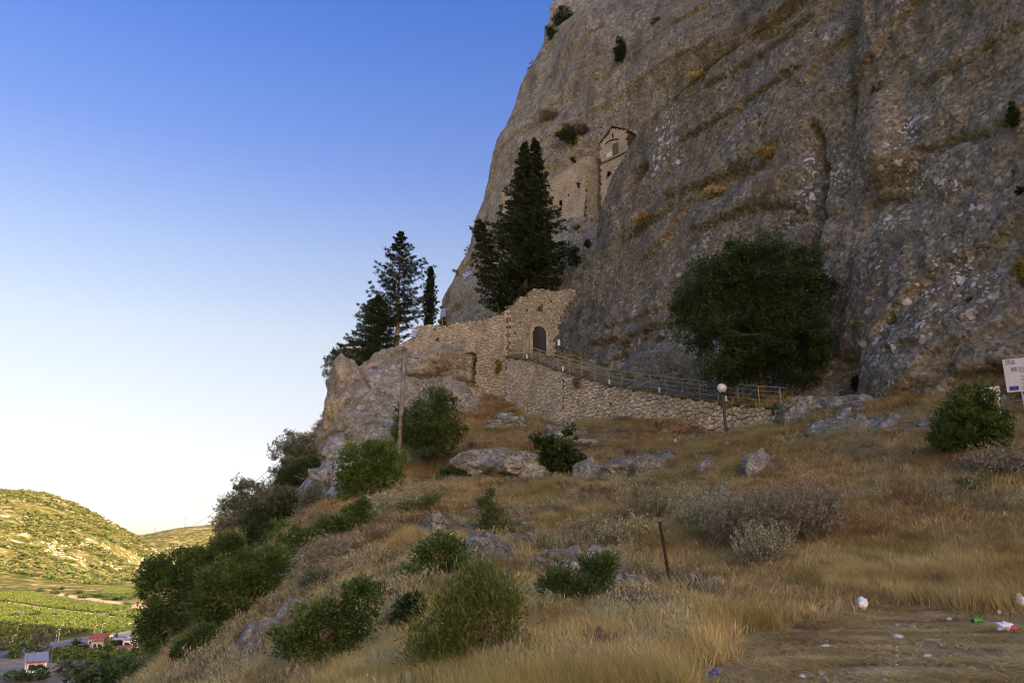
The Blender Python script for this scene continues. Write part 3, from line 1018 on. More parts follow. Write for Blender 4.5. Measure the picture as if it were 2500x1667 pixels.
# ---- the ramp behind the wall, up to the gate
t = NT('ramp_paving', 1.0, 0.05)
co = t.pos()
a = t.noise(co, 0.9, 5, 0.7); b_ = t.noise(co, 7.0, 5, 0.7)
col = t.ramp(a, [(0.36, (0.12, 0.11, 0.045)), (0.48, (0.22, 0.16, 0.09)), (0.62, (0.33, 0.26, 0.17))])
col = t.mix(0.8, col, t.ramp(b_, [(0.3, 0.5), (0.5, 1.0), (0.7, 1.4)]), 'MULTIPLY')
t.color(col).bump(b_, 0.8, 0.08)
M['ramp'] = t.m
_cb = [(1348,862),(1400,872),(1470,888),(1560,905),(1680,925),(1790,945),(1900,958),(1960,965)]
rows = []
for k in range(len(WT)):
    o = WT[k] + np.array([0, 0, 0.02])
    c = cliff_hit(*_cb[k]); c[:2] += CN * 2.5
    if k == 0: c = P(1360, 855, 75)
    rows.append([lerp(o, c, s) + np.array([0, 0, 0.25 * math.sin(s * 9 + k)*s]) for s in np.linspace(0, 1, 9)])
rows = np.array(rows)
rr = []
for k in range(len(rows) - 1):
    for s in np.linspace(0, 1, 8, endpoint=False): rr.append(lerp(rows[k], rows[k + 1], s))
rr.append(rows[-1]); rr = np.array(rr)
sh = rr.reshape(-1, 3).copy(); edge_mask = np.tile(np.linspace(0, 1, 9), len(rr))
sh[:, 2] += (0.22 * fbm(sh * 0.7, 3)) * sstep(0.15, 0.5, edge_mask)
tag(link('ramp_path', np_mesh('ramp_path', sh, grid_faces(len(rr), 9), M['ramp'], True)), kind='structure')

# ---- railing on the wall: posts, rails, white feet
M['rail_metal'] = plain('weathered_galvanised_rail', (0.34, 0.295, 0.225), 0.55, 0.4, 0.15, 9)
M['white_paint'] = plain('white_paint', (0.72, 0.72, 0.70), 0.6, 0.3, 0.08, 9)
M['black_metal'] = plain('black_painted_metal', (0.018, 0.018, 0.020), 0.45, 0.5, 0.2, 9)
rail_pts = []
WR = WT.copy(); WR[:, 2] += 0.11
cum = np.concatenate([[0], np.cumsum(np.linalg.norm(np.diff(WR, axis=0), axis=1))])
def along_wall(s):
    return np.array([np.interp(s, cum, WR[:, i]) for i in range(3)])
rl_loc = along_wall(cum[4])
rail = thing('railing', 'grey metal railing with four rails climbing the ramp wall to the gate', 'railing', rl_loc)
s0, s1 = cum[1] * 0.85, cum[-2] + 0.6
npost = 19
for k in range(npost):
    p = along_wall(lerp(s0, s1, k / (npost - 1))) - rl_loc
    MB().tube([p, p + np.array([0, 0, 1.12])], 0.028, 6).build('post', M['rail_metal'], rail)
for h in (0.30, 0.58, 0.85, 1.12):
    pts = [along_wall(lerp(s0, s1 + (0.5 if h > 1 else 0), k / 30)) - rl_loc + np.array([0, 0, h]) for k in range(31)]
    MB().tube(pts, 0.026 if h > 1 else 0.018, 6).build('rail', M['rail_metal'], rail)
for (px, py) in ((1286, 875), (1374, 905), (1487, 936), (1609, 957), (1772, 980)):
    i = int(np.argmin([abs((along_wall(s)[0] / depth_of(along_wall(s))) * F + CX - px) for s in np.linspace(0, cum[-1], 400)]))
    p = along_wall(np.linspace(0, cum[-1], 400)[i]) - rl_loc
    MB().box(p + np.array([0.0, -0.06, 0.17]), (0.11, 0.11, 0.34)).build('post_foot', M['white_paint'], rail)

M['stone_arch'] = plain('dressed_grey_stone', (0.40, 0.345, 0.26), 0.95, 0.1, 0.2, 4, 0.3)
# ---- gate wall with its arched door
gA, gB = P(1234, 872, 70.6), P(1352, 862, 72.4)
G = vplane(gA, gB)
ghit, gA_, gal, gnm, gL = G
g_out = [(1235, 895), (1235, 762), (1242, 754), (1262, 738), (1264, 727), (1290, 721), (1293, 711), (1309, 704), (1333, 708), (1357, 711), (1398, 703), (1404, 720), (1380, 752), (1366, 790), (1356, 825), (1354, 878)]
door_px = [(1300, 868), (1300, 820), (1302, 808), (1308, 800), (1316, 796.5), (1324, 800), (1330, 808), (1333, 820), (1333, 868)]
gate, gloc = wall_thing('gate_wall', 'grey stone gate wall with arched doorway and stepped ruined top', 'wall', G, g_out, 1.1, 0.34, 0.24, M['stone_grey'], M['mortar_grey'], 0.04, 0.02, [[(1296, 870), (1296, 818), (1304, 800), (1316, 792), (1328, 800), (1337, 818), (1337, 870)]], 5)
# door recess, arch stones and leaves sit just in front of the wall face
dp = [ghit(*p) for p in door_px]
bl = dp[0]; br = dp[-1]
dw = np.linalg.norm(br - bl)
base = bl.copy()
def gp(s, h, out=0.0):
    return base + gal * s + np.array([0, 0, h]) + gnm * out - gloc
hgt = max(p[2] for p in dp) - base[2]
spr = hgt - dw / 2
arch = [(0, 0), (0, spr)] + [(dw / 2 - dw / 2 * math.cos(a), spr + dw / 2 * math.sin(a)) for a in np.linspace(0, math.pi, 13)[1:-1]] + [(dw, spr), (dw, 0)]
M['door_dark'] = plain('dark_brown_door', (0.020, 0.008, 0.005), 0.6, 0.3, 0.3, 5)
M['door_blue'] = plain('slate_blue_door', (0.016, 0.016, 0.024), 0.55, 0.35, 0.3, 5)
half = [p for p in arch if p[0] <= dw / 2 + 1e-6]
doorL = MB(); doorL.prism([gp(s, h, 0.012) for s, h in half] + [gp(dw / 2, hgt, 0.012), gp(dw / 2, 0, 0.012)][1:], -gnm * 0.05)
dl = doorL.build('door', M['door_dark'], gate); dl['label'] = 'dark brown left leaf of the arched door'
rh = [p for p in arch if p[0] >= dw / 2 - 1e-6]
doorR = MB(); doorR.prism([gp(dw / 2, 0, 0.03)] + [gp(s, h, 0.03) for s, h in rh], -gnm * 0.05)
dr = doorR.build('door', M['door_blue'], gate); dr['label'] = 'slate blue right leaf of the arched door'
for k in range(1, 4):
    MB().box(gp(dw * 0.75, hgt * 0.18 * k, 0.04), (dw * 0.44, 0.03, 0.05), math.atan2(gal[1], gal[0])).build('strap', M['black_metal'], dr)
MB().box(gp(dw * 0.53, hgt * 0.42, 0.05), (0.06, 0.05, 0.22), math.atan2(gal[1], gal[0])).build('handle', plain('rusty_red_metal', (0.10, 0.03, 0.02)), dr)
# arch surround: voussoirs one by one
rng = random.Random(3)
tw = 0.24
NV = 11
for k in range(NV):
    a0, a1 = math.pi * k / NV + 0.012, math.pi * (k + 1) / NV - 0.012
    r0, r1 = dw / 2 + 0.01, dw / 2 + tw * rng.uniform(0.92, 1.06)
    q = [(dw / 2 - r * math.cos(a), spr + r * math.sin(a)) for r, a in ((r0, a0), (r1, a0), (r1, a1), (r0, a1))]
    m_ = MB(); m_.prism([gp(s, h, 0.10) for s, h in q], -gnm * 0.2); m_.build('arch_stone', M['stone_arch'], gate)
for side in (0, 1):
    z0 = 0.0
    while z0 < spr - 0.05:
        z1 = min(spr, z0 + rng.uniform(0.3, 0.5))
        s0_, s1_ = (-tw * rng.uniform(0.9, 1.15), -0.01) if side == 0 else (dw + 0.01, dw + tw * rng.uniform(0.9, 1.15))
        q = [(s0_, z0 + 0.012), (s1_, z0 + 0.012), (s1_, z1), (s0_, z1)]
        m_ = MB(); m_.prism([gp(s, h, 0.10) for s, h in q], -gnm * 0.2); m_.build('jamb_stone', M['stone_arch'], gate)
        z0 = z1
MB().box(gp(dw / 2, -0.06, 0.25), (dw + 0.7, 0.6, 0.14), math.atan2(gal[1], gal[0])).build('threshold', M['mortar_grey'], gate)
for (px, py) in ((1288, 817), (1256, 813), (1286, 757), (1345, 735), (1322, 745)):
    p = ghit(px, py)
    MB().box(p + gnm * 0.03 - gloc, (0.16, 0.14, 0.2), math.atan2(gal[1], gal[0])).build('putlog_hole', M['black_metal'], gate)  # solid black blocks, standing in for the shade inside the holes
# quoins on the corner
zq, kq = ghit(1235, 893)[2], 0
ztop = ghit(1235, 764)[2]
cxy = ghit(1235.5, 830)
while zq < ztop - 0.1:
    hq = rng.uniform(0.26, 0.42)
    lq = 0.62 if kq % 2 else 0.40
    MB().box(np.array([cxy[0], cxy[1], zq + hq / 2 - 0.012]) + gal * (lq * 0.5 - 0.14) - gnm * 0.14 - gloc, (lq, 0.50, hq - 0.025), math.atan2(gal[1], gal[0]) + rng.uniform(-0.02, 0.02)).build('quoin_stone', M['stone_arch'], gate)
    zq += hq; kq += 1
# landing railing beside the door
lr0 = ghit(1246, 876) + gnm * 0.7; lr1 = ghit(1288, 874) + gnm * 0.7
lr = thing('landing_railing', 'thin grey railing on the landing left of the arched door', 'railing', lr0)
for k in range(4):
    p = lerp(lr0, lr1, k / 3) - lr0
    MB().tube([p, p + np.array([0, 0, 1.25])], 0.022, 6).build('post', M['rail_metal'], lr)
for h in (0.4, 0.82, 1.25):
    MB().tube([np.array([0, 0, h]), lr1 - lr0 + np.array([0, 0, h])], 0.02, 6).build('rail', M['rail_metal'], lr)
# small plaque on the rock beside the gate
pq = P(1364.5, 836, 69.0)
pl = thing('plaque', 'small white stone plaque on the rock right of the gate', 'plaque', pq)
MB().box((0, 0, 0), (0.22, 0.05, 0.52), -0.3).build('slab', M['white_paint'], pl)
MB().box((0.02, 0.08, 0), (0.12, 0.16, 0.4), -0.3).build('bracket', M['rail_metal'], pl)
gate2 = MB()

# ---- warm wall running left from the gate corner
fA, fB = P(1236, 872, 70.4), P(1008, 840, 83.5)
FW = vplane(fA, fB)
f_out = [(1236, 1000), (1236, 763), (1200, 776), (1172, 786), (1130, 791), (1075, 795), (1040, 794), (1016, 796), (1014, 806), (1005, 822), (996, 862), (1030, 862), (1166, 862), (1163, 905), (1150, 995)]
wall_thing('fortification_wall', 'warm tan dry stone wall running left from the gate corner over rock', 'wall', FW, f_out, 0.8, 0.33, 0.27, M['stone_warm'], M['mortar'], 0.06, 0.028,
           [[(1063 , 824), (1073, 824), (1073, 834), (1063, 834)], [(1093, 838), (1105, 838), (1105, 848), (1093, 848)], [(1060, 803), (1067, 803), (1067, 810), (1060, 810)]], 8)
sA, sB = P(1008, 840, 83.6), P(922, 880, 87)
SW = vplane(sA, sB)
s_out = [(1008, 822), (985, 836), (962, 849), (945, 858), (930, 868), (927, 885), (928, 920), (960, 905), (1008, 880)]
wall_thing('terrace_wall', 'low tan stone terrace wall sloping down at the left under the conifers', 'wall', SW, s_out, 0.7, 0.33, 0.27, M['stone_warm'], M['mortar'], 0.06, 0.028, [], 9)

# ---- small building at the far left, tiled roof
M['plaster'] = plain('ochre_plaster', (0.36, 0.28, 0.19), 0.95, 0.1, 0.15, 1.5)
M['tile'] = plain('old_clay_tile', (0.24, 0.115, 0.065), 0.9, 0.1, 0.35, 5)
hA = P(835, 960, 92); hB = P(900, 960, 88.5)
HB = vplane(hA, hB); hh_, A_, al_, nm_, L_ = HB
hb_loc = hh_(835, 965)
hb = thing('hillside_house', 'small ochre plastered house with clay tile eaves behind the conifers', 'house', hb_loc)
MB().prism([p - hb_loc for p in (hh_(836, 985), hh_(880, 985), hh_(880, 848), hh_(837, 850))], -nm_ * 6).build('wall', M['plaster'], hb)
roof = MB()
e0, e1 = hh_(833, 850) + nm_ * 0.35 - hb_loc, hh_(880, 846) + nm_ * 0.35 - hb_loc
roof.prism([e0, e1, e1 - nm_ * 3.6 + np.array([0, 0, 1.3]), e0 - nm_ * 3.6 + np.array([0, 0, 1.3])], np.array([0, 0, 0.14]))
rf = roof.build('roof', M['tile'], hb)
for k in range(9):
    p = lerp(e0, e1, (k + 0.5) / 9) + np.array([0, 0, 0.2])
    MB().tube([p + nm_ * 0.05, p - nm_ * 3.5 + np.array([0, 0, 1.3])], 0.12, 6).build('roof_tile', M['tile'], rf)

# ---- upper monastery wall and chapel on the ledge
uA, uB = P(1226, 560, 113.0), P(1432, 470, 102.5)
UW = vplane(uA, uB)
u_out = [(1226, 590), (1226, 470), (1262, 470), (1300, 468), (1345, 441), (1388, 411), (1431, 380), (1433, 470), (1436, 560), (1400, 566), (1350, 597), (1300, 610)]
hol = [[(1366, 490), (1373, 490), (1373, 502), (1366, 502)], [(1409, 446), (1415, 446), (1415, 458), (1409, 458)]]
mw, mloc = wall_thing('monastery_wall', 'tall pinkish stone monastery wall with small windows high on the ledge', 'wall', UW, u_out, 0.9, 0.42, 0.20, M['stone_fine'], M['mortar'], 0.03, 0.018, hol, 12)
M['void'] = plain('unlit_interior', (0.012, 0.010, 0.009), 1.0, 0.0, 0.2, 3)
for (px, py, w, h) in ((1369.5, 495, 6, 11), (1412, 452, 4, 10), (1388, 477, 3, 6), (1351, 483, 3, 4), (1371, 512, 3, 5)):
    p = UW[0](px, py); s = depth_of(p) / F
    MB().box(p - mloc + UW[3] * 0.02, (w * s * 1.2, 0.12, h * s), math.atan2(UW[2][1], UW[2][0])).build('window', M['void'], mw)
tA, tB = P(1432, 470, 102.4), P(1470, 470, 104.2)
TW = vplane(tA, tB)
wall_thing('tower_wall', 'narrow coursed stone wall face beside the chapel on the ledge', 'wall', TW, [(1431.5, 380), (1452, 383), (1469, 387), (1474, 470), (1474, 560), (1433, 560)], 0.8, 0.55, 0.17, M['stone_wall'], M['mortar'], 0.03, 0.018, [], 14)
kA, kB = P(1467, 400, 103.2), P(1530, 372, 100.2)
KW = vplane(kA, kB)
ch, cloc = wall_thing('chapel', 'small gabled stone chapel perched on the ledge beside the dark cliff', 'chapel', KW,
    [(1467, 510), (1466.5, 353), (1496, 312.5), (1528.5, 318), (1531, 372), (1528, 420), (1515, 510)], 4.5, 0.45, 0.21, M['stone_fine'], M['mortar'], 0.03, 0.018, [[(1483, 419), (1491, 419), (1491, 431), (1483, 431)]], 15)
khit, _, kal, knm, _ = KW
ang = math.atan2(kal[1], kal[0])
def kbox(name, px, py, w, h, mat, out=0.05, dep=0.14):
    p = khit(px, py); s = depth_of(p) / F
    return MB().box(p - cloc + knm * out, (w * s * 1.15, dep, h * s), ang).build(name, mat, ch)
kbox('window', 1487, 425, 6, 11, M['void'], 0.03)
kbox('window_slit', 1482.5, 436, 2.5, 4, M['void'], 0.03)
kbox('blocked_window', 1503.5, 364, 15, 30, M['mortar_grey'], 0.06)
kbox('marble_block', 1489, 379, 14, 12, M['white_paint'], 0.08)
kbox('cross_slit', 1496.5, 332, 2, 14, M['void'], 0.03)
arcp = [khit(x, y) - cloc + knm * 0.12 for x, y in ((1479, 353), (1486, 347), (1493, 343), (1501, 341), (1511, 341))]
MB().tube(arcp, 0.09, 6).build('brick_arch', M['mortar'], ch)
MB().tube([khit(1466, 402) - cloc + knm * 0.12, khit(1495, 389) - cloc + knm * 0.12, khit(1528, 373) - cloc + knm * 0.12], 0.11, 6).build('string_course', M['mortar_grey'], ch)
rf = MB()
pl_, pa_, pr_ = khit(1463, 354) - cloc, khit(1496, 309) - cloc, khit(1532, 317) - cloc
for a_, b2_ in ((pl_, pa_), (pa_, pr_)):
    rf.prism([a_ + knm * 0.2, b2_ + knm * 0.2, b2_ + knm * 0.2 + np.array([0, 0, 0.09]), a_ + knm * 0.2 + np.array([0, 0, 0.09])], -knm * 4.9)
rf.build('roof', plain('weathered_chapel_tile', (0.24, 0.165, 0.105), 0.95, 0.1, 0.3, 4), ch)
# ================================================================== rocks
_ico = {}
def ico(sub):
    if sub not in _ico:
        bm = bmesh.new(); bmesh.ops.create_icosphere(bm, subdivisions=sub, radius=1.0)
        _ico[sub] = (np.array([v.co[:] for v in bm.verts]), np.array([[v.index for v in f.verts] for f in bm.faces]))
        bm.free()
    return _ico[sub]

def rock_mesh(name, size, seed, mat, sub=4, rough=0.34, flat=0.5, tilt=0.0):
    V, Fc = ico(sub)
    rs = np.random.default_rng(seed)
    off = rs.uniform(0, 100, 3)
    V = V.copy()
    # planar facets: chop with random planes
    for k in range(9):
        n = rs.normal(size=3); n /= np.linalg.norm(n)
        h = rs.uniform(0.62, 0.95)
        d = V @ n - h
        V = V - np.where(d > 0, d * flat * 1.5, 0)[:, None] * n
    r = 1 + rough * fbm(V * 1.3 + off, 3) + 0.22 * rough * ridged(V * 3.0 + off, 3) + 0.10 * rough * fbm(V * 9 + off, 3)
    V = V * r[:, None] * np.asarray(size)[None]
    if tilt:
        c, s = math.cos(tilt), math.sin(tilt)
        V = np.stack([V[:, 0] * c - V[:, 2] * s, V[:, 1], V[:, 0] * s + V[:, 2] * c], 1)
    return np_mesh(name, V, Fc, mat, True)

def rock_at(px, py, w, h, label, seed, mat='rock', name='boulder', cat='rock', d=None, sub=4, rough=0.42, depth=None, tilt=0.0, rz=None, group=None, flat=0.6):
    """a boulder whose visible middle lies at the given pixel, w x h pixels"""
    g = ground(px, py + h * 0.42) if d is None else P(px, py + h * 0.42, d)
    s = depth_of(g) / F
    size = (w * s * 0.5, (depth if depth else w * s * 0.42), h * s * 0.62)
    me = rock_mesh(name, size, seed, M[mat], sub, rough, flat, tilt)
    o = link(name, me, None, g + np.array([0, size[1] * 0.35, h * s * 0.36]))
    o.rotation_euler.z = random.uniform(-0.5, 0.5) if rz is None else rz
    return tag(o, label, cat, group, 'thing')

rock_at(1082, 893, 225, 110, 'big tan overhanging rock under the stone wall, left of the gate', 1, 'rock_tan', 'rock_outcrop', d=74.5, sub=6, rough=0.30, depth=3.2, flat=0.7, rz=0.1)
rock_at(1010, 905, 130, 80, 'tan rock shelf behind the utility pole top, below the wall', 2, 'rock_tan', 'rock_outcrop', d=78, sub=5, depth=3.0, rz=0)
rock_at(925, 905, 150, 85, 'pale grey rock slab below the terrace wall at the left', 3, 'rock', 'rock_outcrop', d=82, sub=5, depth=3.0, tilt=0.45, rz=0)
rock_at(1110, 985, 130, 75, 'lichen-spotted pale rock beside the foot of the gate wall', 4, 'rock', 'rock_outcrop', d=69, sub=5, depth=2.5, rz=0.1)
rock_at(1050, 960, 120, 70, 'pale rock shelf below the small cave left of the gate', 44, 'rock', 'rock_outcrop', d=72, sub=5, depth=2.5, rz=0.1)
rock_at(960, 990, 170, 150, 'big whitish rock face left of the round green tree', 5, 'rock', 'rock_outcrop', d=71, sub=6, rough=0.30, depth=4.0, tilt=0.55, rz=-0.1)
rock_at(860, 965, 130, 150, 'tan rock shoulder on the left skyline below the house', 6, 'rock_tan', 'rock_outcrop', d=76, sub=5, depth=4.0, tilt=0.3, rz=0)
rock_at(880, 1060, 120, 100, 'pale ribbed rock above the bright green shrub', 7, 'rock', 'rock_outcrop', d=62, sub=5, depth=3.0, tilt=0.5, rz=0)
rock_at(825, 1020, 80, 130, 'weathered rock edge on the skyline beside the power lines', 8, 'rock_tan', 'rock_outcrop', d=68, sub=5, depth=3.0, rz=0)
rock_at(815, 1190, 95, 120, 'white rock face between the left shrubs and the bright green shrub', 9, 'rock', 'rock_outcrop', d=47, sub=5, depth=2.2, tilt=0.5, rz=0)
rock_at(780, 1240, 70, 60, 'white rock low beside the dark left shrubs', 10, 'rock', 'rock_outcrop', d=42, sub=4)
rock_at(1185, 1138, 170, 74, 'large rounded grey rock outcrop in the dry slope left of the fig shrub', 11, 'rock', 'rock_outcrop', sub=6, rough=0.26, depth=2.2, rz=0.05)
rock_at(1275, 1142, 130, 68, 'white-faced rock outcrop directly left of the fig shrub', 12, 'rock', 'rock_outcrop', sub=6, rough=0.26, depth=2.0, rz=-0.1)
rock_at(1435, 1150, 70, 55, 'upright grey boulder just right of the fig shrub', 13, sub=4)
rock_at(1530, 1150, 120, 50, 'flat grey boulder in the dry grass right of the fig shrub', 14, 'rock_tan', sub=5)
rock_at(1590, 1145, 80, 52, 'grey boulder with dry grass on top, rightmost of the outcrop row', 15, sub=5)
rock_at(1245, 1035, 120, 38, 'long grey boulder below the left end of the retaining wall', 16, sub=5)
rock_at(1375, 1060, 95, 38, 'flat pale rock slab above the fig shrub', 17, sub=4)
rock_at(1440, 1080, 80, 22, 'low rock patch in dry grass above and right of the fig shrub', 18, sub=4)
rock_at(1845, 1138, 58, 62, 'leaning grey rock slab on the dry slope below the lamp', 19, sub=5, tilt=-0.6)
rock_at(1728, 1148, 38, 38, 'small grey stone on the slope below the lamp', 20)
rock_at(1768, 1205, 32, 34, 'small upright grey stone below the leaning slab', 21)
rock_at(1283, 1323, 66, 36, 'mottled black and white stone in the lower slope', 22, sub=4)
rock_at(1385, 1378, 130, 66, 'broad cracked grey rock in the middle of the lower slope', 23, sub=5)
rock_at(1490, 1352, 110, 26, 'flat pale rock strip left of the rusty stake', 24, sub=4)
rock_at(1420, 1405, 90, 52, 'grey rock behind the feathery green shrub in the lower slope', 25, sub=5)
rock_at(1170, 1352, 70, 56, 'white-spotted rock beside the broom bush', 26, sub=4)
rock_at(1066, 1292, 48, 60, 'grey rock at the foot of the bent bare shrub', 27, sub=4)
rock_at(1246, 1386, 20, 26, 'small pale stone above the broom bush', 28, sub=3)
rock_at(1246, 1415, 26, 24, 'small stone touching the right edge of the broom bush', 29, sub=3)
rock_at(650, 1540, 62, 66, 'pale boulder in the left rock heap near the dark trees', 30, sub=4)
rock_at(715, 1495, 62, 48, 'rounded boulder above the left rock heap', 31, sub=4)
rock_at(616, 1598, 44, 52, 'white boulder low in the left rock heap', 32, sub=4)
rock_at(566, 1600, 40, 50, 'tan boulder at the left end of the rock heap', 33, 'rock_tan', sub=4)
rock_at(785, 1630, 80, 46, 'white boulder under the mastic shrub at the bottom', 34, sub=4)
rock_at(812, 1592, 50, 44, 'white rock showing through the mastic shrub', 35, sub=4)
rock_at(880, 1268, 60, 26, 'pale stone among grey scrub below the bright green shrub', 36, sub=4)
rock_at(775, 1390, 60, 28, 'pale flat rock on the slope beside the dark left trees', 37, sub=4)
rock_at(1565, 1440, 70, 60, 'rubbly brown rock left of the rusty stake foot', 38, 'rock_tan', sub=4)
rock_at(1295, 1285, 50, 18, 'low dark stone in dry grass in the lower slope', 39, sub=3)
rock_at(1530, 1395, 50, 26, 'small pale rock left of the rusty stake', 40, sub=3)
# along the foot of the cliff
rock_at(1965, 1000, 150, 55, 'grey lichened ledge rock at the right end of the railing', 50, sub=5, d=42.5, rough=0.26, depth=1.8, rz=-0.3)
rock_at(1950, 1018, 60, 60, 'pale pointed rock at the right end of the retaining wall', 51, sub=5, d=41.5)
rock_at(2090, 990, 130, 52, 'grey ledge rock at the cliff foot right of the round tree', 52, sub=5, d=40.5, rough=0.24, depth=1.8, rz=-0.3)
rock_at(2110, 1012, 110, 34, 'low grey rock step below the ledge at the cliff foot', 53, sub=4, d=39.0, depth=1.2)
rock_at(2235, 1000, 150, 62, 'broad grey ledge rock behind the path left of the big green bush', 54, sub=5, d=39.0, rough=0.24, depth=1.8, rz=-0.3)
rock_at(2235, 1040, 24, 14, 'small pale round stone on the path edge', 55, sub=3)
rock_at(2275, 1035, 50, 28, 'brown stone beside the big green bush', 56, sub=3)
rock_at(2385, 1000, 110, 50, 'grey ledge rock behind the information board', 57, sub=4, d=36, depth=1.5, rz=-0.3)
rock_at(2460, 1000, 100, 42, 'dark grey rock ledge behind the big sign post', 58, sub=4, d=35, depth=1.5, rz=-0.3)
rock_at(2430, 975, 60, 40, 'pointed brown rock between the two boards', 59, 'rock_tan', sub=4, d=35)
for k, (px, py, w, h, lb_) in enumerate(((1405, 880, 60, 22, 'low grey rock on the ramp just right of the gate'), (1462, 892, 70, 30, 'grey rock beside the ramp below the dry cliff plants'), (1525, 905, 80, 40, 'pale upright rock beside the ramp, left of the ochre bush'),
        (1590, 912, 70, 44, 'pale upright rock beside the ramp below the ochre bush'), (1650, 925, 60, 40, 'grey rock beside the ramp under the rusty dry bush'), (1745, 945, 70, 34, 'dark rock beside the ramp left of the round tree trunk'))):
    rock_at(px, py, w, h, lb_, 70 + k, 'rock_tan', d=depth_of(cliff_hit(px, py)) - 0.8, depth=1.2, sub=4)
# flat paving stones of the old path, one by one
rng = random.Random(21)
path_pts = [(1945, 1040), (2020, 1042), (2100, 1045), (2180, 1050), (2260, 1052)]
old = thing('stone_path', 'old path of flat grey paving stones at the cliff foot', 'path', ground(2100, 1045))
oloc = np.array(old.location)
slabs = [rock_mesh('paving_stone', (0.34, 0.28, 0.07), 300 + k, M['rock'], 2, 0.25, 0.6) for k in range(4)]
for k in range(120):
    px = rng.uniform(1990, 2290); py = rng.uniform(1026, 1056)
    g = ground(px, py)
    o = link('paving_stone', slabs[k % 4], old, g + np.array([0, 0, 0.01]) - oloc)
    s = rng.uniform(0.6, 1.4); o.scale = (s * 1.3, s, 1); o.rotation_euler.z = rng.uniform(-0.6, 0.6)

# ================================================================== plants
def leaf_material(name, dark, mid, light, transl=0.25, rough=0.6, patch=False):
    t = NT(name, rough, 0.25)
    a = t.attr('tint')
    rn = t.rnd()
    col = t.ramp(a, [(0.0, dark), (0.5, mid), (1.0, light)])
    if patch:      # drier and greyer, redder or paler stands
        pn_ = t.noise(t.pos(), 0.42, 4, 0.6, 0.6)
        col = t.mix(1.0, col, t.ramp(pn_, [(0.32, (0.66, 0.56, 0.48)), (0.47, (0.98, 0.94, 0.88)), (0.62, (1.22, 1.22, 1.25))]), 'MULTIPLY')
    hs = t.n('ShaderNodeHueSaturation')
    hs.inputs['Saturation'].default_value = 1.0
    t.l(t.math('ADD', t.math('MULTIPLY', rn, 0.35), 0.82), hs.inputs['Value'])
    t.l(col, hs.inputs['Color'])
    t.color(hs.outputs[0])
    tr = t.n('ShaderNodeBsdfTranslucent')
    t.l(hs.outputs[0], tr.inputs[0])
    mx = t.n('ShaderNodeMixShader'); mx.inputs[0].default_value = transl
    out = t.t.nodes['Material Output']
    t.l(t.b.outputs[0], mx.inputs[1]); t.l(tr.outputs[0], mx.inputs[2]); t.l(mx.outputs[0], out.inputs[0])
    return t.m

M['lf_dark'] = leaf_material('dark_evergreen_leaf', (0.020, 0.032, 0.008), (0.036, 0.060, 0.014), (0.068, 0.105, 0.026))
M['lf_conifer'] = leaf_material('conifer_needle', (0.018, 0.026, 0.009), (0.034, 0.048, 0.016), (0.062, 0.080, 0.028))
M['lf_green'] = leaf_material('fresh_green_leaf', (0.040, 0.068, 0.012), (0.085, 0.140, 0.022), (0.160, 0.235, 0.042))
M['lf_mid'] = leaf_material('mid_green_leaf', (0.030, 0.052, 0.011), (0.062, 0.100, 0.020), (0.115, 0.165, 0.038))
M['lf_olive'] = leaf_material('olive_leaf', (0.062, 0.070, 0.038), (0.125, 0.135, 0.080), (0.225, 0.232, 0.150))
M['lf_broom'] = leaf_material('broom_twig', (0.060, 0.085, 0.016), (0.130, 0.165, 0.034), (0.235, 0.260, 0.075))
M['lf_sage'] = leaf_material('dry_sage_leaf', (0.144, 0.126, 0.058), (0.288, 0.257, 0.125), (0.451, 0.413, 0.226))
M['lf_greysage'] = leaf_material('grey_sage_leaf', (0.167, 0.165, 0.086), (0.305, 0.299, 0.166), (0.443, 0.439, 0.272))
M['lf_twig'] = leaf_material('dead_twig', (0.110, 0.096, 0.055), (0.200, 0.176, 0.105), (0.320, 0.285, 0.180), 0.05)
M['lf_yellow'] = leaf_material('yellowing_leaf', (0.10, 0.085, 0.014), (0.22, 0.19, 0.030), (0.38, 0.32, 0.06))
M['straw'] = leaf_material('straw_grass', (0.330, 0.240, 0.087), (0.565, 0.443, 0.174), (0.748, 0.674, 0.300), 0.35, patch=True)
M['straw_red'] = leaf_material('reddish_dry_grass', (0.235, 0.152, 0.065), (0.420, 0.298, 0.127), (0.604, 0.473, 0.221), 0.35, patch=True)
M['straw_green'] = leaf_material('greenish_dry_grass', (0.201, 0.165, 0.047), (0.389, 0.325, 0.106), (0.614, 0.507, 0.206), 0.35, patch=True)
M['lf_deadbrown'] = leaf_material('dead_brown_stem', (0.060, 0.042, 0.026), (0.115, 0.080, 0.048), (0.190, 0.135, 0.082), 0.05)
M['lf_hill'] = leaf_material('sunny_hill_scrub', (0.060, 0.072, 0.022), (0.125, 0.132, 0.046), (0.215, 0.200, 0.085))
M['lf_vine'] = leaf_material('vine_leaf', (0.045, 0.065, 0.010), (0.090, 0.118, 0.020), (0.165, 0.185, 0.040))
M['bark'] = plain('grey_brown_bark', (0.13, 0.095, 0.062), 0.95, 0.1, 0.35, 3.0, 0.6)
M['bark_pale'] = plain('pale_bark', (0.20, 0.155, 0.11), 0.95, 0.1, 0.35, 3.0, 0.6)

def unit(v):
    return v / (np.linalg.norm(v, axis=-1, keepdims=True) + 1e-9)

def leaves_arrays(C, A, L, W, rs, fold=True):
    """rhombic leaves: C centres (n,3), A axis (n,3), L, W (n,)"""
    n = len(C)
    A = unit(A)
    R = unit(np.cross(A, rs.normal(size=(n, 3))))
    h = A * (L * 0.5)[:, None]; w = R * (W * 0.5)[:, None]
    V = np.stack([C - h, C + w - h * 0.15, C + h, C - w - h * 0.15], 1).reshape(-1, 3)
    i = np.arange(n)[:, None] * 4
    return V, np.concatenate([i, i + 1, i + 2, i + 3], 1)

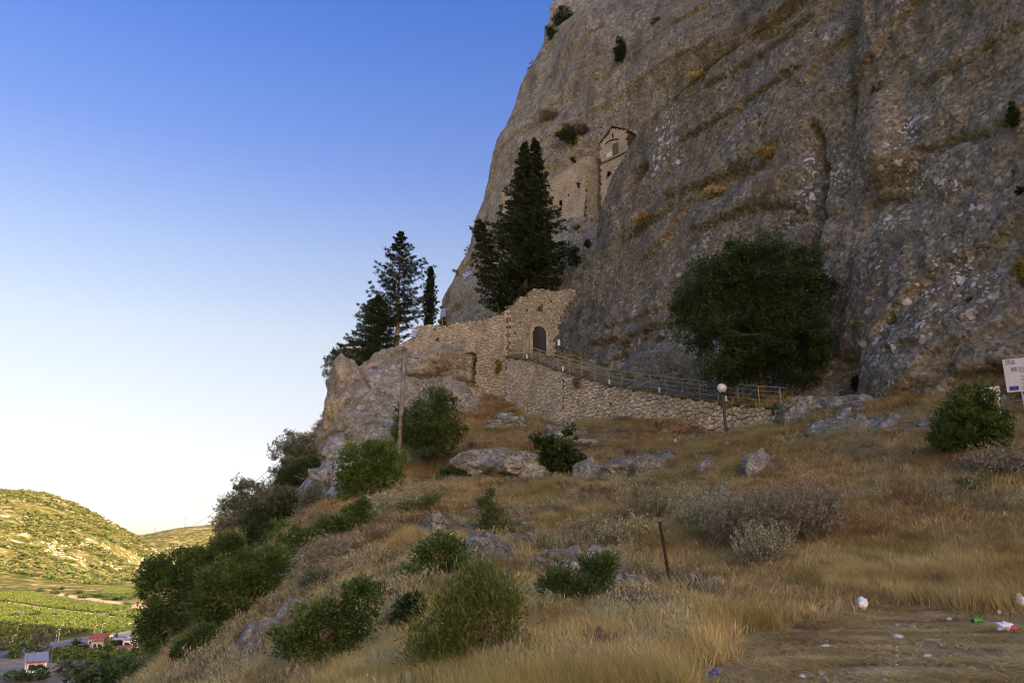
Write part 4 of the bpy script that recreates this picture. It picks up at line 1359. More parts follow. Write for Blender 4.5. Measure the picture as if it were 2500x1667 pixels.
def leaf_obj(name, C, A, L, W, tint, mat, parent, rs):
    V, Fc = leaves_arrays(C, A, L, W, rs)
    return link(name, np_mesh(name, V, Fc, mat, False, {'tint': np.repeat(np.clip(tint, 0, 1), 4)}), parent)

def clump_cloud(lobes, nclump, per, rc, rs, shell=0.55, flat=0.75, up=0.35):
    """lobes: (cx,cy,cz,rx,ry,rz). Leaves gathered in clumps near the lobes' skins. -> centres, axes, tint, clump centres"""
    lob = np.asarray(lobes, float)
    vol = (lob[:, 3] * lob[:, 4] * lob[:, 5]) ** (2 / 3)
    which = rs.choice(len(lob), nclump, p=vol / vol.sum())
    d = unit(rs.normal(size=(nclump, 3)))
    rad = shell + (1 - shell) * rs.uniform(0, 1, nclump) ** 0.6
    rad *= 1 + 0.36 * noise3(d * 2.1 + which[:, None] * 7.7)
    K = lob[which, :3] + d * rad[:, None] * lob[which, 3:]
    # gaps: whole twigs are missing here and there; a few stray ones reach out
    msz = lob[:, 3].mean()
    hole = noise3(K / msz * 1.5 + 40.3) < -0.30
    K[hole] = K[hole] * 0.82 + lob[which[hole], :3] * 0.18 + rs.normal(size=(int(hole.sum()), 3)) * 0.10 * msz
    stray = rs.uniform(size=nclump) < 0.05
    K[stray] += d[stray] * lob[which[stray], 3:] * 0.28
    sz = rc * rs.uniform(0.40, 1.45, nclump)
    n = nclump * per
    ci = np.repeat(np.arange(nclump), per)
    off = rs.normal(size=(n, 3)) * np.array([1, 1, flat])
    off *= (rs.uniform(0.2, 1, n) ** 0.5 / (np.linalg.norm(off, axis=1) + 1e-6))[:, None]
    C = K[ci] + off * sz[ci][:, None]
    out = unit(C - lob[which, :3][ci])
    A = out * 0.7 + unit(off) * 0.6 + rs.normal(size=(n, 3)) * 0.55 + np.array([0, 0, up])
    # clump tops tinted lighter, undersides darker: light from above put into the colour
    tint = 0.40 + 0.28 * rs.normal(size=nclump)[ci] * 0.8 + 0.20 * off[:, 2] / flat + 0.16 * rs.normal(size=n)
    return C, A, tint, K

def branch_geo(base, tips, r0, rs, sides=6, sag=0.0, fork=0.45):
    mb = MB()
    for tpt in tips:
        p0 = np.asarray(base[0]); p1 = np.asarray(base[1])
        s = rs.uniform(fork, 1.0)
        st = lerp(p0, p1, s)
        mid = lerp(st, tpt, 0.5) + rs.normal(size=3) * 0.08 * np.linalg.norm(tpt - st) + np.array([0, 0, -sag])
        r = r0 * rs.uniform(0.25, 0.45)
        mb.tube([st, lerp(st, mid, 0.6), mid, tpt], [r, r * 0.8, r * 0.6, r * 0.15], sides, False)
    return mb

def broadleaf(name, label, cat, base, lobes, mat, nclump, per, rc, leaf, trunk=None, bark='bark', seed=1, group=None, up=0.35, ntips=26, shell=0.55, narrow=0.42, flat=0.75, stems=1):
    rs = np.random.default_rng(seed)
    root = thing(name, label, cat, base, group)
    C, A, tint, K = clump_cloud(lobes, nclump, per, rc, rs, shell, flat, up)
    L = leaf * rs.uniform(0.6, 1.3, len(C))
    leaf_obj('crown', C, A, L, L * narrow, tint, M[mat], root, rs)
    lob = np.asarray(lobes)
    cen = (lob[:, :3] * (lob[:, 3:4] ** 2)).sum(0) / (lob[:, 3] ** 2).sum()
    tr = trunk or 0.06 * lob[:, 3].max()
    mb = MB()
    for k in range(stems):
        b0 = np.array([rs.normal() * tr * 2.0 * (stems > 1), rs.normal() * tr * 2 * (stems > 1), -0.25])
        tgt = cen + (rs.normal(size=3) * lob[:, 3].max() * 0.35 if stems > 1 else 0)
        mid = lerp(b0, tgt, 0.5) + rs.normal(size=3) * 0.07 * np.linalg.norm(tgt)
        mb.tube([b0, lerp(b0, mid, 0.5), mid, tgt], [tr * 1.25, tr, tr * 0.8, tr * 0.4], 8, False)
        sel = K[rs.choice(len(K), min(max(ntips // stems, 2), len(K)), replace=False)]
        bg_ = branch_geo((lerp(b0, mid, 0.7), tgt), sel, tr, rs)
        mb.add(bg_.v, bg_.f)
    mb.build('trunk', M[bark], root, True)
    return root

def px_lobes(base, d, specs):
    """ellipsoids given as (px, py, half width px, half height px, depth factor, depth offset m) around a base point"""
    s = d / F
    out = []
    for sp in specs:
        px, py, hw, hh = sp[:4]
        df = sp[4] if len(sp) > 4 else 0.9
        do = sp[5] if len(sp) > 5 else 0.0
        c = P(px, py, d) - np.asarray(base)
        out.append((c[0], c[1] + do, c[2], hw * s, hw * s * df, hh * s))
    return out

def conifer(name, label, base, height, prof, seed, nb=150, droop=0.25, tipup=0.3, spray=0.42, dens=16, trunk_r=0.22, needle=0.30, lean=0.0, start=0.05, extra=(), mat='lf_conifer', group=None):
    """prof(t, azimuth) -> branch reach in metres at height fraction t"""
    rs = np.random.default_rng(seed)
    root = thing(name, label, 'tree', base, group)
    tk = MB()
    hs = np.linspace(0, 1, 12)
    axis = [np.array([lean * t * height + 0.03 * math.sin(9 * t) * height * 0.1, 0, t * height - 0.3 * (t == 0)]) for t in hs]
    tk.tube(axis, [trunk_r * (1 - t * 0.93) for t in hs], 8)
    Cs, As, Ts = [], [], []
    for k in range(nb + len(extra)):
        if k < nb:
            t = start + (1 - start) * (k + rs.uniform(-.4, .4)) / nb
            t = min(max(t, start), 0.995)
            az = k * 2.399963 + rs.normal() * 0.35
            ln = prof(t, az) * rs.uniform(0.5, 1.2)
        else:
            t, az, ln = extra[k - nb]
        st = np.array([lean * t * height, 0, t * height])
        dirv = np.array([math.cos(az), math.sin(az), 0])
        npt = max(4, int(ln / 0.45))
        ss = np.linspace(0, 1, npt + 1)
        rise = 0.18 * ln * (1 - t)
        pts = st[None] + dirv[None] * (ss * ln)[:, None]
        pts[:, 2] += -droop * ln * ss * (1 - 0.15 * ss) + tipup * ln * ss ** 2.4 + rise * ss * 0.4
        pts[1:, :2] += rs.normal(size=(npt, 2)) * 0.03 * ln
        if ln > 0.5:
            tk.tube(pts, [max(0.008, trunk_r * 0.26 * (1 - 0.9 * s) * (1 - 0.6 * t)) for s in ss], 4, False)
        side = np.array([-dirv[1], dirv[0], 0])
        for j in range(1, npt + 1):
            tw = spray * min(1.0, 0.25 + ln / 2.2) * (1.25 - 0.75 * ss[j]) * rs.uniform(0.6, 1.2)
            for sgn in (-1, 1):
                ax = unit(dirv * 0.7 + side * sgn * rs.uniform(0.3, 1.0) + np.array([0, 0, rs.uniform(-0.25, 0.35)]))
                n = dens
                q = rs.uniform(0, 1, n)
                c = pts[j] + ax[None] * (q * tw * 2.0)[:, None] + rs.normal(size=(n, 3)) * spray * 0.24 * min(1.0, 0.3 + ln / 2.2)
                c[:, 2] -= 0.15 * spray * q
                Cs.append(c); As.append(ax[None] + rs.normal(size=(n, 3)) * 0.6)
                Ts.append(0.36 + 0.14 * rs.normal(size=n) + 0.22 * (q - 0.4) + 0.10 * rs.normal())
    C = np.concatenate(Cs); A = np.concatenate(As)
    L = needle * rs.uniform(0.6, 1.3, len(C))
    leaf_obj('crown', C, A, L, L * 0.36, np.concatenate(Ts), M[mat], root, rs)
    tk.build('trunk', M['bark_pale' if name == 'fir_tree' else 'bark'], root, True)
    return root

# ---- the conifers by the gate
b = P(1282, 775, 83)
def prof_big(t, az):
    m = np.interp(t, [0, 0.06, 0.18, 0.32, 0.5, 0.68, 0.85, 1.0], [1.7, 2.6, 4.0, 4.2, 3.4, 2.2, 0.95, 0.10])
    return m * (1 + 0.12 * math.cos(az - 0.4))
conifer('conifer_tree', 'tall dense dark conifer rising behind the ruined gate wall', b, 20.8, prof_big, 31, 260, 0.24, 0.26, 0.46, 15, 0.34, 0.34,
        extra=[(0.50, 2.9, 5.6), (0.46, 3.1, 5.2), (0.53, 3.0, 5.0), (0.22, 3.0, 5.4), (0.25, 3.2, 5.2), (0.2, 2.8, 5.0), (0.36, 3.1, 5.0), (0.3, 0.15, 4.9), (0.34, -0.1, 4.7), (0.58, 0.1, 3.6)])
b2p = P(1307, 420, 83) - np.array([0, 0, 0.0])
conifer('conifer_tree', 'second slimmer leader of dark conifer beside the tallest one', P(1310, 770, 84), 21.4, lambda t, az: np.interp(t, [0, 0.3, 0.6, 0.85, 1.0], [2.2, 2.6, 1.8, 0.9, 0.15]), 32, 170, 0.2, 0.25, 0.45, 13, 0.22, 0.32)
conifer('conifer_tree', 'shorter dark conifer leaning left, in front of the pale crag', P(1222, 770, 84), 11.2, lambda t, az: np.interp(t, [0, 0.25, 0.6, 0.85, 1.0], [0.9, 1.9, 1.5, 0.8, 0.1]), 33, 100, 0.2, 0.3, 0.42, 13, 0.16, 0.30, lean=-0.22)
# left skyline group
def prof_fir(t, az):
    return np.interp(t, [0, 0.12, 0.25, 0.45, 0.65, 0.85, 1.0], [1.5, 3.6, 4.2, 3.4, 2.5, 1.15, 0.2])
conifer('fir_tree', 'tall open fir with layered branches on the left skyline', P(968, 850, 90), 14.6, prof_fir, 41, 120, 0.12, 0.40, 0.36, 24, 0.26, 0.22, start=0.16,
        extra=[(0.62, 0.1, 3.8), (0.64, -0.2, 3.2), (0.72, 0.25, 2.7), (0.3, 0.2, 4.4), (0.36, 0.0, 4.0)])
conifer('conifer_tree', 'low dense spreading conifer at the left, under the tall open fir', P(915, 905, 91), 9.2, lambda t, az: np.interp(t, [0, 0.2, 0.5, 0.8, 1.0], [2.6, 3.8, 3.1, 1.7, 0.2]), 42, 170, 0.18, 0.30, 0.42, 14, 0.16, 0.30)
conifer('cypress_tree', 'slim pointed cypress between the fir and the pale crag', P(1047, 812, 93), 8.4, lambda t, az: np.interp(t, [0, 0.15, 0.5, 0.8, 1.0], [0.75, 1.05, 0.80, 0.45, 0.1]), 43, 150, -0.9, 0.1, 0.22, 11, 0.10, 0.26)
# ---- round tree against the cliff
b = cliff_hit(1918, 966); b[:2] -= CN * 2.4
d = depth_of(b) - 0.3
broadleaf('round_tree', 'big round dark green tree growing against the cliff behind the railing', 'tree', b,
          px_lobes(b, d, [(1800, 740, 120, 120, .8), (1860, 660, 130, 80, .8), (1740, 690, 70, 60, .8), (1945, 760, 95, 130, .7), (1860, 830, 150, 75, .8), (1760, 850, 70, 80, .8), (1980, 650, 40, 55, .7), (1820, 610, 60, 35), (1985, 860, 50, 60), (1700, 790, 60, 60), (1800, 900, 70, 35), (1900, 895, 70, 38), (1730, 640, 26, 30), (2015, 700, 22, 40), (1670, 740, 24, 30), (1960, 920, 40, 22)]),
          'lf_dark', 520, 210, 0.78, 0.19, 0.13, 'bark', 51, up=-0.1, ntips=30, shell=0.30, narrow=0.34, stems=2, flat=0.5)
# ---- tree and shrubs around the pole
b = ground(1058, 1155); d = depth_of(b)
broadleaf('small_tree', 'round green tree with dark trunk just right of the utility pole', 'tree', b,
          px_lobes(b, d, [(1045, 1030, 80, 70), (1075, 985, 50, 38), (1000, 1050, 45, 50), (1080, 1070, 55, 45), (1120, 1050, 20, 14), (1045, 1095, 40, 25), (975, 1040, 22, 30)]),
          'lf_mid', 300, 80, 0.42, 0.15, 0.10, 'bark', 52, ntips=40, shell=0.4)
b = ground(890, 1215); d = depth_of(b)
broadleaf('leafy_shrub', 'bright green leafy shrub left of the utility pole', 'shrub', b,
          px_lobes(b, d, [(880, 1120, 55, 45), (930, 1110, 50, 50), (900, 1170, 65, 50), (850, 1190, 40, 45), (955, 1140, 35, 45), (860, 1235, 40, 30)]),
          'lf_green', 260, 75, 0.38, 0.14, 0.06, 'bark', 53, ntips=30, stems=3)
b = ground(1368, 1168); d = depth_of(b)
broadleaf('fig_shrub', 'dark green fig shrub growing out of the rock outcrop', 'shrub', b,
          px_lobes(b, d, [(1365, 1120, 48, 38), (1395, 1060, 18, 18), (1330, 1075, 28, 18), (1365, 1090, 35, 25), (1330, 1115, 20, 16), (1390, 1145, 38, 28)]),
          'lf_mid', 130, 60, 0.28, 0.17, 0.05, 'bark', 54, ntips=26, stems=2, narrow=0.6)
b = ground(2370, 1105); d = depth_of(b)
broadleaf('leafy_bush', 'big upright bright green bush in front of the information board', 'bush', b,
          px_lobes(b, d, [(2360, 1030, 72, 55), (2330, 1070, 50, 42), (2410, 1040, 55, 58), (2375, 970, 42, 34), (2400, 1085, 40, 30), (2300, 1060, 28, 38), (2340, 1000, 40, 30)]),
          'lf_green', 330, 75, 0.24, 0.10, 0.03, 'bark', 55, up=1.0, ntips=40, stems=5, narrow=0.38)
# ---- left edge trees
def tree_px(name, label, cat, basepx, d, lobes, mat, nclump, per, rc, leaf, seed, **kw):
    b = P(basepx[0], basepx[1], d)
    b[2] = min(b[2], H(b[0], b[1])[0] + 0.05) if abs(b[2] - H(b[0], b[1])[0]) < 6 else H(b[0], b[1])[0]
    return broadleaf(name, label, cat, b, px_lobes(b, d, lobes), mat, nclump, per, rc, leaf, kw.pop('trunk', None), kw.pop('bark', 'bark'), seed, **kw)
tree_px('olive_tree', 'silvery olive tree on the left skyline beside the rock edge', 'tree', (735, 1190), 58, [(720, 1080, 45, 32), (755, 1095, 32, 38), (695, 1105, 35, 30), (700, 1150, 38, 25), (740, 1130, 45, 30)], 'lf_olive', 190, 70, 0.42, 0.16, 61, trunk=0.12, shell=0.35, ntips=40)
tree_px('olive_tree', 'silvery olive tree lower on the left skyline under the power lines', 'tree', (600, 1330), 50, [(590, 1200, 38, 35), (630, 1205, 32, 35), (560, 1245, 35, 40), (605, 1260, 50, 40), (545, 1280, 22, 25), (650, 1225, 25, 22)], 'lf_olive', 220, 70, 0.40, 0.15, 62, trunk=0.12, shell=0.35, ntips=40)
tree_px('evergreen_bush', 'dark green bush below the upper olive tree on the left', 'bush', (750, 1235), 52, [(735, 1160, 50, 32), (770, 1140, 35, 30), (700, 1190, 42, 26), (770, 1175, 30, 30)], 'lf_dark', 190, 75, 0.40, 0.15, 63, stems=3)
tree_px('evergreen_bush', 'dark green bush between the two olive trees on the left', 'bush', (660, 1320), 46, [(655, 1255, 45, 35), (700, 1240, 40, 30), (640, 1300, 42, 38)], 'lf_dark', 170, 75, 0.38, 0.14, 64, stems=3)
tree_px('green_shrub', 'mid green shrub at the left slope beside the white rock', 'shrub', (715, 1380), 40, [(720, 1300, 55, 40), (680, 1340, 55, 50), (760, 1290, 35, 35), (730, 1360, 45, 40)], 'lf_mid', 230, 75, 0.36, 0.13, 65, stems=3)
tree_px('olive_shrub', 'grey green olive shrub in front of the white rock at the left', 'shrub', (775, 1300), 42, [(770, 1215, 32, 25), (790, 1240, 25, 22), (745, 1235, 22, 20)], 'lf_olive', 80, 60, 0.32, 0.13, 66, stems=2)
tree_px('broad_tree', 'largest dark green tree at the left edge of the slope', 'tree', (450, 1640), 37, [(420, 1450, 75, 90), (480, 1400, 70, 70), (380, 1400, 38, 50), (540, 1370, 60, 60), (430, 1560, 90, 80), (520, 1480, 80, 80), (370, 1520, 38, 60), (600, 1400, 50, 55), (560, 1330, 40, 35)], 'lf_mid', 760, 85, 0.40, 0.14, 67, trunk=0.16, shell=0.4, ntips=70, stems=2)
tree_px('dark_shrub', 'dark shrub at the bottom left under the largest tree', 'shrub', (420, 1720), 30, [(400, 1640, 60, 45), (470, 1620, 45, 50), (360, 1650, 35, 35)], 'lf_mid', 200, 75, 0.33, 0.12, 68, stems=3)
tree_px('small_pine', 'dark bushy pine against the sky left of the ochre house', 'tree', (845, 930), 88, [(850, 890, 35, 28), (825, 870, 20, 20), (870, 905, 26, 20), (840, 920, 24, 18)], 'lf_dark', 110, 70, 0.5, 0.22, 69, trunk=0.12)
tree_px('sparse_tree', 'thin pale-leaved branch tree on the skyline left of the dark pine', 'tree', (812, 935), 87, [(805, 880, 14, 14), (798, 905, 12, 14), (815, 915, 16, 14), (806, 935, 12, 10)], 'lf_olive', 46, 34, 0.42, 0.19, 70, trunk=0.06)
tree_px('grey_shrub', 'grey green shrub at the foot of the lower olive tree on the left', 'shrub', (640, 1440), 33, [(640, 1390, 38, 32), (600, 1430, 36, 30), (670, 1370, 28, 26)], 'lf_olive', 120, 60, 0.30, 0.11, 301, stems=3)
tree_px('dark_shrub', 'dark shrub on the slope edge above the left rock heap', 'shrub', (560, 1530), 28, [(550, 1480, 34, 32), (590, 1460, 30, 26), (520, 1510, 26, 24)], 'lf_mid', 130, 65, 0.26, 0.10, 302, stems=3)
tree_px('green_shrub', 'green shrub at the bottom left between tree and rocks', 'shrub', (490, 1640), 23, [(480, 1590, 36, 32), (510, 1560, 26, 24), (460, 1620, 26, 20)], 'lf_mid', 130, 65, 0.22, 0.085, 303, stems=3)
tree_px('olive_shrub', 'pale olive shrub hanging over the left slope below the upper olive', 'shrub', (690, 1260), 46, [(690, 1215, 34, 24), (660, 1230, 26, 22)], 'lf_olive', 90, 60, 0.34, 0.13, 304, stems=2)
# ---- scrub of the lower slope
def scrub(name, label, basepx, lobes, mat, nclump, per, rc, leaf, seed, **kw):
    b = ground(*basepx); d = depth_of(b)
    return broadleaf(name, label, kw.pop('cat', 'shrub'), b, px_lobes(b, d, lobes), mat, nclump, per, rc, leaf, kw.pop('trunk', 0.03), 'bark', seed, **kw)
scrub('broom_bush', 'large feathery yellow green broom bush in the bottom middle', (1195, 1655), [(1160, 1425, 60, 42), (1095, 1490, 62, 50), (1215, 1450, 55, 45), (1130, 1570, 80, 50), (1235, 1570, 36, 45), (1065, 1605, 62, 45), (1170, 1635, 70, 26), (1255, 1500, 28, 30), (1030, 1560, 30, 26)], 'lf_broom', 300, 75, 0.27, 0.08, 71, up=0.9, ntips=140, stems=12, narrow=0.17, flat=1.6, trunk=0.016, shell=0.25)
scrub('mastic_shrub', 'dark green mastic shrub with bare forked stems at the bottom left', (830, 1640), [(770, 1500, 60, 38), (860, 1490, 60, 40), (720, 1560, 60, 40), (820, 1560, 60, 30), (880, 1440, 40, 30), (780, 1590, 50, 22), (870, 1540, 30, 30)], 'lf_mid', 230, 42, 0.19, 0.08, 72, ntips=110, stems=6, trunk=0.022, shell=0.3)
scrub('mastic_shrub', 'dark green mastic shrub above the broom bush, left of the white-spotted rock', (1095, 1420), [(1080, 1330, 45, 30), (1110, 1350, 40, 35), (1050, 1390, 55, 22), (1000, 1405, 35, 20), (1090, 1390, 40, 28), (1040, 1350, 26, 22)], 'lf_mid', 170, 42, 0.22, 0.09, 73, ntips=90, stems=4, trunk=0.025, shell=0.3)
scrub('dark_scrub', 'small dark scrub bush between the mastic shrub and broom bush', (990, 1560), [(990, 1510, 30, 30), (1000, 1480, 24, 26), (975, 1535, 22, 18)], 'lf_dark', 100, 55, 0.14, 0.07, 74, stems=3, trunk=0.02)
scrub('wispy_shrub', 'wispy grey green upright shrub right of the bent bare shrub', (1225, 1320), [(1190, 1245, 24, 40), (1215, 1270, 26, 36), (1180, 1290, 30, 25), (1230, 1300, 26, 20), (1195, 1205, 12, 20)], 'lf_mid', 130, 50, 0.22, 0.09, 75, up=1.1, ntips=40, stems=5, narrow=0.2, trunk=0.018, shell=0.25)
scrub('bent_shrub', 'bent half-bare shrub arching over the grey rock in the slope', (1082, 1285), [(1030, 1225, 38, 20), (1060, 1215, 26, 18), (1000, 1235, 22, 14), (1075, 1245, 14, 16)], 'lf_mid', 60, 34, 0.22, 0.09, 76, ntips=40, trunk=0.04, narrow=0.25, shell=0.2)
scrub('green_scrub', 'dark green scrub bush at the left of the bent bare shrub', (875, 1305), [(870, 1260, 30, 32), (855, 1290, 26, 20), (885, 1230, 20, 20)], 'lf_mid', 100, 55, 0.24, 0.10, 77, stems=3)
scrub('feathery_shrub', 'feathery grey green shrub in front of the cracked rock', (1460, 1510), [(1370, 1415, 50, 26), (1410, 1440, 50, 30), (1340, 1430, 30, 18), (1420, 1480, 45, 25), (1360, 1480, 26, 14)], 'lf_mid', 150, 48, 0.19, 0.08, 78, up=0.9, ntips=50, stems=5, narrow=0.2, trunk=0.016, shell=0.2)
scrub('feathery_shrub', 'upright feathery green shrub left of the rusty stake', (1470, 1500), [(1465, 1395, 30, 30), (1470, 1440, 30, 34), (1445, 1380, 22, 20), (1480, 1370, 20, 16)], 'lf_mid', 150, 52, 0.18, 0.08, 79, up=1.1, ntips=40, stems=4, narrow=0.2, trunk=0.016, shell=0.2)
scrub('hanging_sprig', 'leafy sprig low in front of the feathery shrubs', (1345, 1530), [(1330, 1495, 18, 14), (1345, 1510, 16, 12), (1320, 1480, 12, 8)], 'lf_mid', 36, 34, 0.12, 0.06, 80, trunk=0.012)
scrub('fern_clump', 'small green leafy clump at the foot of the wall corner', (1216, 903), [(1214, 898, 12, 16)], 'lf_yellow', 40, 40, 0.30, 0.16, 81)
scrub('dark_scrub', 'dark low bush in the dry grass right of the round green tree', (1110, 1175), [(1110, 1155, 36, 18), (1090, 1165, 22, 14)], 'lf_mid', 70, 50, 0.28, 0.12, 82, stems=3)

scrub('evergreen_bush', 'dark green bush on the left slope below the white rock', (735, 1385), [(735, 1320, 46, 36), (700, 1345, 40, 34), (770, 1340, 30, 26)], 'lf_mid', 170, 60, 0.26, 0.10, 311, stems=4)
scrub('evergreen_bush', 'dark green bush on the left slope next to the pale sage', (660, 1445), [(655, 1395, 44, 36), (620, 1420, 40, 34), (690, 1410, 28, 26)], 'lf_dark', 170, 60, 0.24, 0.09, 312, stems=4)
scrub('olive_shrub', 'grey olive shrub on the crest beside the largest left tree', (570, 1520), [(565, 1465, 44, 38), (530, 1490, 36, 34), (600, 1480, 30, 26)], 'lf_olive', 150, 60, 0.22, 0.085, 313, stems=4)
scrub('green_scrub', 'mid green scrub between bright shrub and dark left bushes', (815, 1330), [(810, 1290, 38, 28), (840, 1305, 28, 22), (780, 1300, 26, 22)], 'lf_mid', 130, 55, 0.24, 0.10, 314, stems=4)
scrub('green_scrub', 'low green scrub under the largest left tree', (500, 1600), [(495, 1560, 40, 32), (460, 1580, 32, 28), (530, 1570, 26, 22)], 'lf_mid', 140, 60, 0.20, 0.08, 315, stems=4)
scrub('broad_tree', 'second dark green tree right of the largest one on the left', (575, 1525), [(565, 1420, 75, 60), (625, 1395, 58, 50), (520, 1470, 55, 52), (668, 1365, 42, 38), (600, 1450, 55, 45)], 'lf_mid', 460, 75, 0.27, 0.10, 318, cat='tree', trunk=0.07, stems=3, ntips=60, shell=0.35)
scrub('grey_scrub', 'thin grey scrub in the middle of the left slope', (780, 1450), [(775, 1415, 40, 26), (810, 1425, 28, 20)], 'lf_olive', 80, 40, 0.20, 0.08, 316, stems=5, up=0.9)
scrub('green_scrub', 'small green scrub left of the bare forked mastic stems', (930, 1480), [(925, 1450, 30, 24), (950, 1460, 22, 18)], 'lf_mid', 80, 48, 0.18, 0.075, 317, stems=4)
# upright sage-like clumps: stems set with small leaves
def sage(name, label, basepx, w_px, h_px, mat, seed, nst=120, leafn=18, leaf=0.05, cat='shrub', twig=False):
    rs = np.random.default_rng(seed)
    b = ground(*basepx); s = depth_of(b) / F
    root = thing(name, label, cat, b)
    Rw, Hh = w_px * s / 2, h_px * s
    Cs, As, Ts = [], [], []
    tk = MB()
    for k in range(nst):
        a = rs.uniform(0, 2 * math.pi); r = math.sqrt(rs.uniform(0, 1))
        p0 = np.array([math.cos(a) * r * Rw * 0.65, math.sin(a) * r * Rw * 0.5, 0])
        p0[2] = H(b[0] + p0[0], b[1] + p0[1])[0] - b[2] - 0.05
        hh = Hh * rs.uniform(0.55, 1.1) * (1 - 0.35 * r)
        tip = p0 + np.array([math.cos(a) * r * Rw * 0.5 + rs.normal() * 0.10 * Hh, math.sin(a) * r * Rw * 0.4 + rs.normal() * 0.10 * Hh, hh])
        mid = lerp(p0, tip, 0.5) + rs.normal(size=3) * 0.05 * Hh
        tk.tube([p0, mid, tip], [0.006, 0.005, 0.003], 3, False)
        q = rs.uniform(0.15 if twig else 0.3, 1.0, leafn)
        c = lerp(lerp(p0, mid, np.minimum(q * 2, 1)[:, None]), tip, np.maximum(q * 2 - 1, 0)[:, None]) + rs.normal(size=(leafn, 3)) * leaf * (1.6 if twig else 0.5)
        Cs.append(c); As.append(rs.normal(size=(leafn, 3)) * 0.8 + np.array([0, 0, 0.6]))
        Ts.append(0.25 + 0.45 * q + 0.13 * rs.normal(size=leafn) + 0.10 * rs.normal())
    C = np.concatenate(Cs)
    L = leaf * rs.uniform(0.6, 1.5, len(C))
    leaf_obj('foliage', C, np.concatenate(As), L, L * (0.2 if twig else 0.55), np.concatenate(Ts), M[mat], root, rs)
    tk.build('stems', M['lf_twig'], root)
    return root

sage('grey_bush', 'large grey brown bare-twigged bush on the slope right of the rusty stake', (1900, 1330), 290, 155, 'lf_twig', 90, 620, 60, 0.10, twig=True)
sage('grey_bush', 'dark twiggy patch of the lower left beside the big trees', (790, 1385), 110, 80, 'lf_twig', 91, 260, 40, 0.10, twig=True)
sage('sage_shrub', 'pale sage shrub in front of the large twiggy bush', (1870, 1385), 150, 130, 'lf_greysage', 92, 150, 26, 0.055)
sage('sage_shrub', 'pale sage shrub at the right side of the large twiggy bush', (1960, 1300), 130, 110, 'lf_greysage', 93, 130, 24, 0.055)
sage('sage_shrub', 'tall yellowish sage shrub right of the flat grey boulders', (1585, 1275), 150, 110, 'lf_sage', 94, 170, 24, 0.065)
sage('sage_shrub', 'yellowish sage shrub just left of the rusty stake top', (1530, 1330), 140, 90, 'lf_sage', 95, 170, 24, 0.06)
sage('sage_shrub', 'yellowish sage shrub left above the rusty stake', (1440, 1320), 130, 80, 'lf_sage', 96, 150, 22, 0.06)
sage('sage_shrub', 'olive toned sage shrub behind the rusty stake', (1720, 1290), 150, 105, 'lf_greysage', 97, 170, 24, 0.06)
sage('sage_shrub', 'straw coloured sage shrub below the utility pole', (990, 1245), 150, 66, 'lf_sage', 98, 190, 20, 0.08)
sage('sage_shrub', 'straw coloured sage shrub at the right of the bright green shrub', (910, 1275), 120, 80, 'lf_greysage', 99, 170, 20, 0.08)
sage('sage_shrub', 'pale sage shrub on the slope in front of the dark left trees', (690, 1440), 130, 100, 'lf_greysage', 100, 170, 22, 0.06)
sage('sage_shrub', 'sage shrub on the crest above the left rock heap', (610, 1500), 120, 70, 'lf_sage', 101, 150, 22, 0.06)
sage('sage_shrub', 'row of pale sage stalks across the left slope', (900, 1390), 160, 66, 'lf_sage', 102, 190, 20, 0.06)
sage('sage_shrub', 'grey sage shrub below the mastic shrub at the bottom', (930, 1660), 150, 90, 'lf_greysage', 103, 150, 24, 0.045)
sage('sage_shrub', 'pale sage shrub at the bottom left corner of the slope', (560, 1660), 130, 80, 'lf_sage', 104, 150, 22, 0.05)
sage('sage_shrub', 'sage shrub right of the mastic shrub stems', (940, 1590), 90, 70, 'lf_greysage', 105, 120, 22, 0.045)
sage('sage_shrub', 'dry yellow sage shrub right of the broom bush', (1330, 1590), 90, 60, 'lf_sage', 106, 110, 20, 0.045)
sage('thorn_bush', 'brown dry thorn bush left of the feathery shrubs foot', (1560, 1520), 120, 70, 'lf_twig', 107, 240, 26, 0.10, twig=True)
sage('thorn_bush', 'reddish dry thorn bush in front of the big green bush', (2440, 1160), 130, 60, 'lf_twig', 108, 260, 26, 0.12, twig=True)
sage('weed', 'grey green thistle weed on the dry slope below the big bush', (2385, 1200), 70, 40, 'lf_broom', 109, 40, 16, 0.09)
sage('weed', 'small grey green weed on the slope left of the big bush', (2125, 1095), 50, 20, 'lf_olive', 110, 40, 14, 0.08)
sage('weed', 'small green weed clump in the bare slope below the lamp', (1975, 1075), 50, 22, 'lf_olive', 111, 40, 14, 0.09)
sage('dry_bush', 'rusty brown dry bush under the round tree beside the ramp', (1700, 905), 70, 70, 'lf_twig', 112, 200, 26, 0.2, twig=True)
